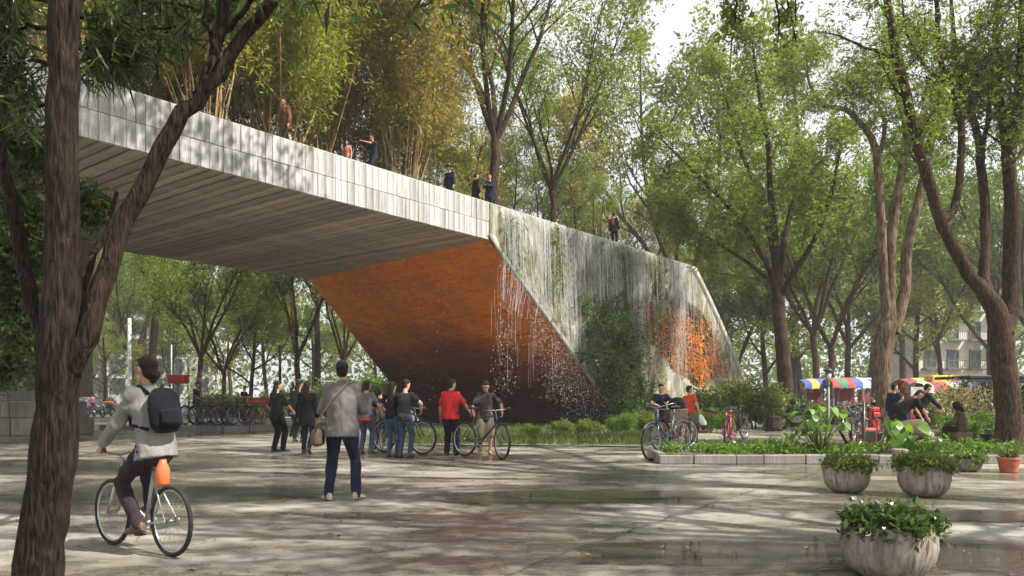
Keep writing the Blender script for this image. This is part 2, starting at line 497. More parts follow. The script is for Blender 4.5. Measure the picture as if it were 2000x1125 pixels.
# coping and far parapet of the deck
b = MB(); b.box(((S0+18.4)/2, .22, ZT+.012), (18.4-S0, .34, .05), bev=.012); b.obj('coping', M_FASC, bridge)
M_DECK = simple('deck planting soil', (.09, .07, .05), .95)
b = MB(); b.prism([(S0, .40), (18.3, .40), (18.3, WID-.2), (S0, WID-.2)], ZT-.02, ZT+.03); b.obj('deck_surface', M_DECK, bridge)

# ---- the leaning leg
t = NT('rusted orange brick render')
v = t.mapv((1, 1, 1))
course = t.noise(1.0, 6, .7, t.mapv((1.6, .8, 4.5), (.30, .25, .1)), 1.2)
big = t.noise(.22, 4, .55, None, .4); scr = t.noise(2.0, 6, .72, t.mapv((1.4, .8, 7), (.55, .4, .2)), 1.4)
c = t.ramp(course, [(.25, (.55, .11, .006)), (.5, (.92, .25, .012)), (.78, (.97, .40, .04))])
c = t.mix(t.ramp(scr, [(.52, 0.0), (.66, .75)]), c, (.20, .035, .008))
c = t.mix(t.ramp(t.noise(.5, 5, .65), [(.5, 0.0), (.66, .5)]), c, (.42, .20, .10))
# shade painted into the colour, plus damp: black-red from the foot up, ragged edge
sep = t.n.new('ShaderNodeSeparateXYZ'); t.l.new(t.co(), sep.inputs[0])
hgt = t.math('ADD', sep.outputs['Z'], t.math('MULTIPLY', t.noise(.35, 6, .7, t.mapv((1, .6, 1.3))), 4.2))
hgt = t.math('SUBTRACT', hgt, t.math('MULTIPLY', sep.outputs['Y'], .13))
shade_m = t.ramp(t.math('DIVIDE', hgt, 10.0), [(.30, 1.0), (.46, .72), (.62, 0.0)])
c = t.mix(shade_m, c, t.ramp(course, [(.3, (.040, .010, .006)), (.7, (.13, .028, .012))]))
t.set('Base Color', c).set('Roughness', t.mix(shade_m, t.ramp(course, [(.3, .45), (.7, .7)]), .38)).set('Specular IOR Level', .4)
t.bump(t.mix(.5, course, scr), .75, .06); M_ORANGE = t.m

def leg_l(z): return max(0.0, (ZS-z)/ZS*10.35) if z < ZS else 0.0
_rz = [0, 1.98, 4.28, 6.2, 7.6, 8.4, 9.0]; _rs = [28.6, 26.9, 24.4, 22.2, 20.5, 19.4, 18.6]
def leg_r(z): return float(np.interp(z, _rz, _rs))

# orange underside
nu, nv = 44, 40; V = []
c00, c10 = Vector((0, .03, ZS)), Vector((1.78, WID, ZS)); c01, c11 = Vector((10.35, .03, -.05)), Vector((10.0, WID+.1, -.05))
nrmO = (c10-c00).cross(c01-c00).normalized()
if nrmO.z > 0: nrmO = -nrmO
for j in range(nv+1):
    for i in range(nu+1):
        u, w = i/nu, j/nv
        p = c00.lerp(c10, u).lerp(c01.lerp(c11, u), w)
        q = math.sin(math.pi*w)*math.sin(math.pi*min(1, u*1.0))*.30
        edge = min(1, u*8, (1-u)*8, w*8)
        p = p - nrmO*(q) + nrmO*edge*(.035*mnoise.noise(p*1.3)+.02*mnoise.noise(p*4.1))
        V.append(p)
F = [(j*(nu+1)+i, j*(nu+1)+i+1, (j+1)*(nu+1)+i+1, (j+1)*(nu+1)+i) for j in range(nv) for i in range(nu)]
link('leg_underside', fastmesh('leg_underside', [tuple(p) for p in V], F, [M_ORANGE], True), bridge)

# front wall of the leg: a relief of stained concrete with a dark rock recess
M_WALL = concrete_mat('mossy run-stained concrete', (.54, .52, .47), 'z', .65, .92, .15)
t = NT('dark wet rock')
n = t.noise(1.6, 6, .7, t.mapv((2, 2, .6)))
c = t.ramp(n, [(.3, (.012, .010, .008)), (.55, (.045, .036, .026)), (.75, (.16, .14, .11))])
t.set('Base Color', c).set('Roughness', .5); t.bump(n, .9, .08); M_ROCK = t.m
def rec(s, z):
    """depth of the recess in the wall at (s, z)"""
    sc_ = 17.9 + (4.4-z)*1.0
    e = ((s-sc_)/(5.0+.3*(4.4-z)))**2 + ((z-4.7)/2.7)**2
    e += .55*mnoise.noise(Vector((s*.6, z*.45, 2)))+.3*mnoise.noise(Vector((s*1.7, z*1.1, 7)))
    d1 = max(0, min(1, (1.0-e)*2.2))
    e2 = ((s-12.2-(5.2-z)*.5)/1.25)**2 + ((z-5.9)/1.9)**2 + .6*mnoise.noise(Vector((s*.8, z*.8, 9)))
    d2 = max(0, min(1, (1.0-e2)*2.2))*.8
    return max(d1, d2)
nu, nv = 190, 74; V = []; D_ = []
for j in range(nv+1):
    z = -.05 + (ZT-.02+.05)*j/nv; a, c = leg_l(z)+.02, leg_r(z)
    for i in range(nu+1):
        u = i/nu; s = a+(c-a)*u
        edge = max(0, min(1, (s-a-.55)*2.5, (c-.75-s)*2.2, (8.2-z)*1.5, (z-1.1)*1.2))
        r = rec(s, z)*edge; D_.append(r)
        o = r*.95 + edge*(.16*mnoise.noise(Vector((s*.9, z*.5, 1)))+.10*mnoise.noise(Vector((s*2.6, z*.9, 4)))+.04*mnoise.noise(Vector((s*7, z*1.7, 8))))
        V.append((s, o-.012, z))
D_ = np.array(D_); F = []; mi = []
for j in range(nv):
    for i in range(nu):
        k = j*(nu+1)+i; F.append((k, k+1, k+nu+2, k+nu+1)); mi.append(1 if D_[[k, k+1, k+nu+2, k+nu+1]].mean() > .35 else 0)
link('leg_wall', fastmesh('leg_wall', V, F, [M_WALL, M_ROCK], True, mi), bridge)
# rims of the leg: cast edges along the leaning sides
M_RIM = concrete_mat('pale cast edge concrete', (.46, .45, .42), 'z', .7, .25)
zz = np.linspace(ZS+.2, -.05, 14)
b = MB(); b.loft([[(leg_l(z)-.10, -.07, z), (leg_l(z)+.30, -.07, z), (leg_l(z)+.42, .10, z), (leg_l(z)+.05, .10, z)] for z in zz]); b.obj('leg_edge', M_RIM, bridge)
zz = np.linspace(ZT-.01, -.05, 16)
b = MB(); b.loft([[(leg_r(z)-.62, -.05, z), (leg_r(z)+.0, -.09, z), (leg_r(z)+.25, .9, z), (leg_r(z)-.62, .9, z)] for z in zz]); b.obj('leg_edge', M_RIM, bridge)
# top, back and far end of the leg
b = MB(); N = 14
for j in range(N):
    z0 = -.05+(ZT-.05)*j/N; z1 = -.05+(ZT-.05)*(j+1)/N
    b.add([(leg_r(z0)-.05, .1, z0), (leg_r(z0)-.05, WID, z0), (leg_r(z1)-.05, WID, z1), (leg_r(z1)-.05, .1, z1)], [(0, 1, 2, 3)])
    bl0 = 10.0*(1-max(0, z0)/ZS)+1.78*max(0, z0)/ZS if z0 < ZS else 1.8; bl1 = 10.0*(1-max(0, z1)/ZS)+1.78*max(0, z1)/ZS if z1 < ZS else 1.8
    b.add([(bl0, WID, z0), (leg_r(z0), WID, z0), (leg_r(z1), WID, z1), (bl1, WID, z1)], [(3, 2, 1, 0)])
b.add([(-.01, .09, ZT-.04), (18.4, .09, ZT-.04), (18.4, WID, ZT-.04), (-.01, WID, ZT-.04)], [(0, 1, 2, 3)])
b.obj('leg_block', M_WALL, bridge)
# lower plinth panels at the far foot of the wall
for i in range(5):
    b = MB(); b.box((0, 0, 0), (1.58, .10, 1.35), bev=.02); b.obj('plinth_panel', M_WALL, bridge, loc=(18.6+i*1.62, -.05, .62))

# ---- falling water: strands and spray
t = NT('falling water')
t.set('Base Color', (.86, .88, .90)).set('Roughness', .12).set('Specular IOR Level', .8).set('Alpha', t.ramp(t.noise(2.5, 4, .7, t.mapv((6, 6, 1.2))), [(.30, .22), (.65, .85)]))
M_WATER = t.m
t = NT('splashing water drops'); t.set('Base Color', (.82, .83, .84)).set('Roughness', .06).set('Specular IOR Level', .9).set('Transmission Weight', .55); M_DROP = t.m
b = MB()
for i in range(1900):
    u = random.random(); s = .6+u*21.5
    if random.random() < .45: s = random.choice([1.5, 3.2, 5.1, 7.7, 9.0, 11.4, 13.6, 14.1, 15.4, 16.2, 17.3])+random.gauss(0, .45)
    if s > 12.3 and abs(s-16.15) > .5 and random.random() < .62: continue
    s = max(.4, min(24, s)); ztop = 8.9 if random.random() < .6 else random.uniform(4.5, 8.8)
    if s > 17.6: ztop = min(ztop, float(np.interp(s+1.0, _rs[::-1], _rz[::-1]))-.1)
    bot = float(np.interp(s, [0, 10.35], [7.5, .2])) if s < 10.35 else .2
    L = random.uniform(.5, 3.6)**1.15
    if random.random() < .2: L = 7
    z1 = max(bot, ztop-L); r0 = random.uniform(.003, .012); o = -random.uniform(.10, .35)
    n = max(3, int((ztop-z1)/.5)+2); pts = []
    for k in range(n):
        w = k/(n-1); pts.append(BW(s+.05*mnoise.noise(Vector((s*3, w*3, i))), o-.14*math.sqrt(w), ztop+(z1-ztop)*w))
    b.tube(pts, [max(.0025, r0*(1-.75*k/(n-1))) for k in range(n)], 3, cap=False)
for i in range(46):
    c_ = random.choice([.1, .1, .25, .25, .4, .55, .8, 1.2, 1.6, 2.2, 2.9, 3.6, 4.4]); s = c_+random.gauss(0, .16)
    zt_ = min(7.4, ZS-max(0, s-.1)/10.35*ZS); L = random.uniform(.3, 2.4); z0_ = zt_-random.random()*max(.1, zt_*.55); z1 = max(.1, z0_-L); r0 = random.uniform(.0015, .0045); o = -random.uniform(.05, .6) if s > -.3 else random.uniform(.3, 1.5)
    b.tube([BW(s+random.gauss(0, .012), o, z0_+(z1-z0_)*k/4) for k in range(5)], [r0*(.4+.6*math.sin(.4+2.4*k/4)) for k in range(5)], 3, cap=False)
tag(b.obj('falling_water', M_WATER), 'thin white strands of water running down the mossy bridge wall', 'water', kind='stuff')
def drops(spec, name, label):
    V = []; F = []
    base = np.array([(1, 0, 0), (0, 1, 0), (-1, 0, 0), (0, -1, 0), (0, 0, 1.5), (0, 0, -1.5)]); bf = [(0, 1, 4), (1, 2, 4), (2, 3, 4), (3, 0, 4), (1, 0, 5), (2, 1, 5), (3, 2, 5), (0, 3, 5)]
    for (p, r) in spec:
        k = len(V)*6; q = base*(r*np.array([random.uniform(.6, 1.2), random.uniform(.6, 1.2), random.uniform(.8, 1.9)]))+np.array(p)
        V.append(q); F += [(a+k, b_+k, c_+k) for a, b_, c_ in bf]
    me = fastmesh(name, np.concatenate(V), F, [M_DROP], True)
    return tag(link(name, me), label, 'water drops', kind='stuff')
sp = []
def burst(n, s0, z0, s1, z1, sd, o0, o1, rs):
    for _ in range(n):
        w = random.random()**.8; cl = random.gauss(0, 1)
        sp.append((tuple(BW(s0+(s1-s0)*w+cl*sd*(.3+w), random.uniform(o0, o1), max(.05, z0+(z1-z0)*w+random.gauss(0, .12)))), abs(random.gauss(0, rs))*.62+.0045))
burst(620, .55, 7.3, .2, 1.6, .30, -1.0, -.2, .010)
burst(560, 1.3, 6.3, 4.0, 1.2, .45, -.9, -.1, .011)
burst(1500, 2.4, 5.2, 6.6, .3, .85, -.8, 0, .010)
burst(1100, 4.2, 3.8, 8.2, .1, .7, -.8, 0, .009)
burst(90, -.9, 7.4, -1.0, 4.8, .5, .2, 1.6, .005)
burst(140, -1.6, 7.4, -1.5, .3, .5, .3, 3, .006)
drops(sp, 'water_spray', 'white water drops splashing in front of the orange bridge leg')
# ================================================================== VEGETATION
def nrm(v):
    return v/(np.linalg.norm(v)+1e-9)

class Wood:
    """branches of one tree, grown a whole level at a time"""
    def __init__(s, seed): s.r = np.random.default_rng(seed); s.V = []; s.F = []; s.nv = 0; s.A = []; s.AD = []
    def tubes(s, pts, rad, n):
        B, N, _ = pts.shape
        T = np.empty_like(pts); T[:, 1:-1] = pts[:, 2:]-pts[:, :-2]; T[:, 0] = pts[:, 1]-pts[:, 0]; T[:, -1] = pts[:, -1]-pts[:, -2]
        T /= (np.linalg.norm(T, axis=2, keepdims=True)+1e-9)
        x = np.cross(T, np.array([.31, .95, .05])); x /= (np.linalg.norm(x, axis=2, keepdims=True)+1e-9); y = np.cross(T, x)
        a = np.arange(n)*2*math.pi/n
        ring = pts[:, :, None, :]+(x[:, :, None, :]*np.cos(a)[None, None, :, None]+y[:, :, None, :]*np.sin(a)[None, None, :, None])*rad[:, :, None, None]
        b_ = np.arange(B)[:, None, None]*N*n; i = np.arange(N-1)[None, :, None]*n; k = np.arange(n)[None, None, :]; k2 = (k+1) % n
        F = np.stack([b_+i+k, b_+i+k2, b_+i+n+k2, b_+i+n+k], -1).reshape(-1, 4)+s.nv
        s.V.append(ring.reshape(-1, 3)); s.F.append(F); s.nv += B*N*n
    def tube(s, pts, rad, n): s.tubes(np.asarray(pts, float)[None], np.asarray(rad, float)[None], n)
    def branch(s, p, d, L, r, lvl, C):
        s.grow(np.asarray(p, float)[None], np.asarray(d, float)[None], np.array([float(L)]), np.array([float(r)]), lvl, C)
    def grow(s, p, d, L, r, lvl, C):
        rg = s.r; n = C['seg'][lvl]; B = len(p); pts = np.empty((B, n+1, 3)); dirs = np.empty((B, n+1, 3))
        d = d/(np.linalg.norm(d, axis=1, keepdims=True)+1e-9); pts[:, 0] = p; dirs[:, 0] = d
        for i in range(n):
            d = d+rg.normal(0, C['wander'][lvl], (B, 3)); d[:, 2] += C['up'][lvl]; d /= (np.linalg.norm(d, axis=1, keepdims=True)+1e-9)
            p = p+d*(L/n)[:, None]; pts[:, i+1] = p; dirs[:, i+1] = d
        if lvl < C.get('notube', 9):
            tt = np.linspace(0, 1, n+1); s.tubes(pts, r[:, None]*(1-(1-C['end'][lvl])*tt)[None], C['sides'][lvl])
        s.kids(pts, dirs, L, r, lvl, C)
    def kids(s, pts, dirs, L, r, lvl, C, start=None):
        rg = s.r; B, n = pts.shape[0], pts.shape[1]-1; bi = np.arange(B)[:, None]
        if lvl >= C['leaf'] and C['anch'][lvl]:
            m = C['anch'][lvl]; t = np.maximum(C.get('lstart', .15), (np.arange(m)[None]+rg.random((B, m)))/m); f = np.minimum(t, .999)*n; i = f.astype(int); w = (f-i)[..., None]
            s.A.append((pts[bi, i]*(1-w)+pts[bi, i+1]*w).reshape(-1, 3)); s.AD.append(dirs[bi, i].reshape(-1, 3))
        if lvl+1 < len(C['seg']):
            k = C['n'][lvl]; st = C['start'][lvl] if start is None else start
            t = st+(1-st)*(np.arange(k)[None]+rg.random((B, k))*.9)/k; f = np.minimum(t, .999)*n; i = f.astype(int); w = (f-i)[..., None]
            q = pts[bi, i]*(1-w)+pts[bi, i+1]*w; d = dirs[bi, np.minimum(i+1, n)]
            ph = rg.random((B, 1))*6.28+np.arange(k)[None]*2.4+rg.normal(0, .4, (B, k)); ang = np.radians(rg.normal(C['ang'][lvl], 8, (B, k)))
            u = np.cross(d, np.array([.3, .2, .9])); u /= (np.linalg.norm(u, axis=2, keepdims=True)+1e-9); v = np.cross(d, u)
            nd = d*np.cos(ang)[..., None]+(u*np.cos(ph)[..., None]+v*np.sin(ph)[..., None])*np.sin(ang)[..., None]
            ll = L[:, None]*C['len'][lvl]*rg.uniform(.7, 1.15, (B, k))*(1-.45*t*C.get('cone', 1))
            rr = np.maximum(.004, r[:, None]*(1-(1-C['end'][lvl])*t)*C['rad'][lvl])
            keep = rg.random((B, k)) < C.get('keep', .88)
            if not keep.any(): keep[:] = True
            s.grow(q[keep], nd[keep], ll[keep], rr[keep], lvl+1, C)
    @property
    def anch(s): return np.concatenate(s.A)
    @property
    def and_(s): return np.concatenate(s.AD)
    def mesh(s, name, m):
        return fastmesh(name, np.concatenate(s.V), np.concatenate(s.F), [m], True)

def leaves(name, anch, dirs, per, spread, size, asp, mat, seed, droop=0.0, spray=0, flat=.0, size_var=.35, maxn=38000):
    """leaf blades round the twig ends. spray>0: leaflets in two ranks along a little stalk"""
    rg = np.random.default_rng(seed); anch = np.asarray(anch); dirs = np.asarray(dirs)
    mx = maxn/(per*max(1, spray))
    if len(anch) > mx:
        k_ = rg.permutation(len(anch))[:int(mx)]; anch = anch[k_]; dirs = dirs[k_]
    A = np.repeat(anch, per, 0); Dv = np.repeat(dirs, per, 0)
    N = len(A)
    C = A+rg.normal(0, spread, (N, 3))
    if spray:
        ax = Dv*.5+rg.normal(0, .6, (N, 3)); ax[:, 2] -= droop; ax /= np.linalg.norm(ax, axis=1, keepdims=True)
        sd = np.cross(ax, rg.normal(0, 1, (N, 3))*[.35, .35, 1]+[0, 0, .6]); sd /= (np.linalg.norm(sd, axis=1, keepdims=True)+1e-9)
        k = np.arange(spray); off = (k//2)*(size*.55); sg = np.where(k % 2 == 0, 1, -1)
        base = (C[:, None, :]+ax[:, None, :]*off[None, :, None]).reshape(-1, 3)
        fw = (sd[:, None, :]*sg[None, :, None]*.85+ax[:, None, :]*.65).reshape(-1, 3)
        N = len(base); fw += rg.normal(0, .22, (N, 3)); C = base
    else:
        fw = rg.normal(0, 1, (N, 3))+Dv*.35; fw[:, 2] = fw[:, 2]*(1-flat)-droop
    fw /= (np.linalg.norm(fw, axis=1, keepdims=True)+1e-9)
    up = rg.normal(0, 1, (N, 3))+np.array([0, 0, 1.0+2*flat])
    sd = np.cross(fw, up); sd /= (np.linalg.norm(sd, axis=1, keepdims=True)+1e-9); nn = np.cross(sd, fw)
    sz = size*np.clip(1+rg.normal(0, size_var, N), .4, 2)[:, None]; hw = sz*asp*.5
    v0 = C; v2 = C+fw*sz-nn*sz*.10; m_ = C+fw*sz*.45
    v1 = m_+sd*hw+nn*hw*.28; v3 = m_-sd*hw+nn*hw*.28
    V = np.stack([v0, v1, v2, v3], 1).reshape(-1, 3); i = np.arange(N)[:, None]*4
    F = i+np.array([[0, 1, 2, 3]])
    return fastmesh(name, V, F, [mat])

def cfg(**k):
    C = dict(seg=[6, 5, 4, 3, 2], wander=[.06, .12, .16, .2, .22], up=[.02, .06, .05, .03, 0], sides=[9, 7, 5, 4, 3], end=[.55, .35, .3, .3, .3],
             n=[6, 5, 5, 4], start=[.45, .3, .25, .2], ang=[42, 42, 45, 48], len=[.62, .58, .55, .5], rad=[.55, .6, .6, .6], leaf=3, anch=[0, 0, 0, 3, 3], notube=4)
    C.update(k); return C

M_BARK = barkmat('brown furrowed bark', (.026, .016, .011), (.088, .054, .034), 1.5)
M_BARK_D = barkmat('dark wet bark', (.010, .0065, .005), (.040, .026, .018), 2.4)
M_BARK_L = barkmat('pale tan bark', (.075, .050, .032), (.21, .15, .10), .8)
M_CANE = simple('bamboo cane', (.34, .22, .10), .5, var=.4, sc=3)
L_MID = leafmat('mid green leaves', [(.061, .105, .025), (.123, .184, .038), (.201, .263, .056), (.088, .140, .035)])
L_DARK = leafmat('dark green leaves', [(.034, .068, .020), (.065, .111, .031), (.102, .153, .041)], .35)
L_NARROW = leafmat('glossy dark narrow leaves', [(.022, .045, .013), (.042, .08, .02), (.11, .165, .045)], .38, .3, .5)
L_LIGHT = leafmat('yellow green leaves', [(.156, .211, .034), (.235, .274, .046), (.329, .312, .055), (.117, .173, .031)], .5)
L_LIGHT2 = leafmat('sunny green leaves', [(.075, .125, .025), (.13, .19, .035), (.20, .25, .045), (.10, .15, .03)], .5)
L_OLIVE = leafmat('olive gold leaves', [(.150, .157, .037), (.256, .233, .053), (.360, .270, .067), (.113, .150, .042), (.450, .256, .074)], .5)
L_FERN = leafmat('bright bed leaves', [(.05, .11, .018), (.10, .19, .03), (.16, .26, .04)], .45)

def tree(name, label, loc, wood, leafm, rotz=0, scale=1, group='trees of the park', cat='tree', bark=None):
    o = thing(name, label, cat, loc, rotz, group, scale)
    link('trunk', wood, o); link('crown', leafm, o)
    return o

# ---------- generic park trees (shared meshes)
def make_generic(seed, H, spread, leafm, bark, per, size, asp, dens=3, clear=.35, spray=0, sway=.05, r0=.20):
    w = Wood(seed)
    C = cfg(n=[8, 6, 5, 3], start=[clear, .25, .2, .1], ang=[spread, 40, 44, 48], len=[.66, .60, .52, .45], anch=[0, 0, 1, dens, dens], leaf=2,
            wander=[sway, .12, .16, .2, .22], up=[.03, .10, .06, .02, 0])
    w.branch((0, 0, -.1), (0, 0, 1), H*.72, r0, 0, C)
    me = w.mesh('trunk', bark)
    lm = leaves('crown', w.anch, w.and_, per, .20, size, asp, leafm, seed+1, .15, spray, maxn=19000)
    return me, lm
def make_vtree(seed, H, fork, nl, lean, leafm, bark, per, size, asp, r0=.22, dens=3, spray=0, spread=.22, lshape=None):
    """trunk that forks low into ascending limbs, vase shaped crown"""
    w = Wood(seed); rg = w.r
    k = 6; pts = [np.array([.10*math.sin(i*.9+seed)*i/k, .08*math.cos(i*1.3+seed)*i/k, fork*i/k-.1*(i == 0)]) for i in range(k+1)]
    w.tube(pts, np.array([r0*(1.35 if i == 0 else 1.12 if i == 1 else 1-.2*i/k) for i in range(k+1)]), 10)
    C = cfg(n=[9, 6, 5, 3], start=[.28, .25, .2, .1], ang=[36, 40, 44, 48], len=[.50, .58, .52, .45], anch=[0, 0, 1, dens, dens], leaf=2, end=[.25, .3, .3, .3, .3],
            wander=[.09, .13, .16, .2, .22], up=[.05, .08, .05, .02, 0], seg=[7, 5, 4, 3, 2])
    a0 = rg.random()*6.28
    for j in range(nl):
        a = a0+j*6.283/nl+rg.normal(0, .25); le = math.radians(lean*rg.uniform(.6, 1.2))
        w.branch(pts[-1]-np.array([0, 0, fork*.06*rg.random()]), (math.cos(a)*math.sin(le), math.sin(a)*math.sin(le), math.cos(le)), (H-fork)*rg.uniform(.8, 1.05)/math.cos(le*.8), r0*.55, 0, C)
    return w.mesh('trunk', bark), leaves('crown', w.anch, w.and_, per, spread, size, asp, leafm, seed+1, .12, spray, maxn=19000)

GEN = {}
GEN['a'] = make_vtree(21, 15, 5.0, 5, 32, L_LIGHT2, M_BARK, 5, .20, .45)
GEN['b'] = make_vtree(22, 14, 4.2, 4, 36, L_MID, M_BARK, 5, .21, .45)
GEN['c'] = make_generic(23, 15, 48, L_LIGHT, M_BARK, 6, .20, .45)
GEN['d'] = make_generic(24, 13, 55, L_LIGHT2, M_BARK_D, 6, .21, .45, clear=.28)
GEN['e'] = make_vtree(25, 18, 6.5, 4, 26, L_OLIVE, M_BARK_D, 4, .17, .4, r0=.20)
GEN['s'] = make_generic(26, 10, 38, L_MID, M_BARK, 5, .13, .35, clear=.25, r0=.085, sway=.07)
# bamboo-like clumps of fine stems
def make_clump(seed, H, n, leafm, per, size):
    w = Wood(seed); rg = w.r
    C = cfg(seg=[9, 4, 3], wander=[.045, .16, .2], up=[.035, .05, -.02], sides=[5, 3, 3], end=[.2, .3, .3], n=[16, 4], start=[.16, .2], ang=[36, 42], len=[.20, .5], rad=[.5, .5], leaf=1, anch=[0, 3, 4], cone=.5)
    for j in range(n):
        a = rg.random()*6.28; q = rg.random()*.5; le = rg.uniform(.03, .42)
        w.branch((math.cos(a)*q, math.sin(a)*q, -.1), (math.cos(a)*le, math.sin(a)*le, 1), H*rg.uniform(.7, 1.05), rg.uniform(.018, .04), 0, C)
    return w.mesh('stems', M_CANE), leaves('foliage', w.anch, w.and_, per, .17, size, .24, leafm, seed+1, .5, maxn=42000)
CL = [make_clump(31, 12.5, 20, L_OLIVE, 8, .185), make_clump(32, 11.5, 18, L_LIGHT, 8, .185), make_clump(33, 13, 18, L_OLIVE, 8, .185)]

def clump(label, s, o, k, rot, sc):
    q = thing('bamboo_clump', label, 'bamboo', BW(s, o, ZT), rot, 'bamboo clumps growing on the bridge deck', sc)
    link('stems', CL[k][0], q); link('foliage', CL[k][1], q)
for i, (lab, s, o, k, r, sc) in enumerate([
        ('olive bamboo clump at the far left end of the bridge, behind the forked foreground limb', -19.5, 4.5, 0, .3, .95),
        ('yellow-green bamboo clump just right of the forked foreground limb', -14.2, 3.2, 1, 1.2, 1.0),
        ('orange-stemmed bamboo clump beside the brown-clad figure on the bridge', -10.6, 2.2, 0, 2.4, .95),
        ('pale feathery bamboo clump right of the brown-clad figure on the bridge', -7.6, 3.0, 1, 3.3, 1.05),
        ('tall golden bamboo clump behind the child on the bridge', -5.2, 4.2, 2, 4.4, 1.05),
        ('fan-shaped bamboo clump directly right of the man in the navy T-shirt on the bridge', -2.3, 2.4, 0, 5.6, 1.0),
        ('loose olive bamboo clump between the fan-shaped clump and the bare-forked tree', 1.0, 4.4, 1, .9, .9),
        ('deep back bamboo clump filling the gap over the middle of the bridge', -9.0, 8.0, 2, 2.0, 1.15),
        ('back row bamboo clump behind the gap left of the child on the bridge', -6.6, 6.5, 0, 1.5, 1.15),
        ('back row bamboo clump right of the brown-clad figure', -11.8, 6.0, 1, 3.0, 1.15),
        ('back row bamboo clump behind the fan-shaped clump', -1.5, 6.8, 2, .4, 1.1),
        ('back row bamboo clump over the left part of the bridge', -16.5, 7.5, 0, 5.1, 1.2)]):
    clump(lab, s, o, k, r, sc)

# ---------- trees that stand on the deck over the leg
def deck_vtree(seed, H, fork, nl, lean, lm, per, size, r0): return make_vtree(seed, H, fork, nl, lean, lm, M_BARK, per, size, .42, r0=r0, dens=2, spread=.20)
DT1 = deck_vtree(41, 14.5, 3.6, 6, 27, L_LIGHT, 6, .17, .24); DT2 = deck_vtree(42, 13, 2.6, 5, 24, L_LIGHT2, 5, .15, .17)
def deck_tree(label, mesh, s, o, rot, sc): return tree('deck_tree', label, BW(s, o, ZT), mesh[0], mesh[1], rot, sc, 'trees growing on the bridge deck')
deck_tree('tall vase-shaped tree behind the two figures in black on the bridge', DT1, 2.7, 2.0, .4, 1.0)
deck_tree('slender airy tree on the bridge between the dark couple and the maroon backpack', DT2, 8.0, 2.6, 1.7, 1.0)
sl_lab = ['thin sapling behind the man with the brimmed hat on the bridge', 'thin dark sapling right behind the dark couple on the bridge', 'small bushy sapling left of the slender airy deck tree',
          'small sapling right of the slender airy deck tree', 'leafy sapling just left of the maroon backpack on the bridge', 'sapling just right of the maroon backpack on the bridge', 'rightmost sapling on the bridge, in front of the grey tower']
for lab, (s, o, r, sc) in zip(sl_lab, [(.4, 6, 0, .75), (4.6, 5, 1, .62), (6.3, 4.0, 2, .60), (9.8, 5.0, 3, .62), (11.6, 3.5, 4, .58), (14.2, 3.8, 5, .55), (16.6, 5, 6, .62)]):
    tree('sapling', lab, BW(s, o, ZT), GEN['s'][0], GEN['s'][1], r, sc, 'saplings growing on the bridge deck')

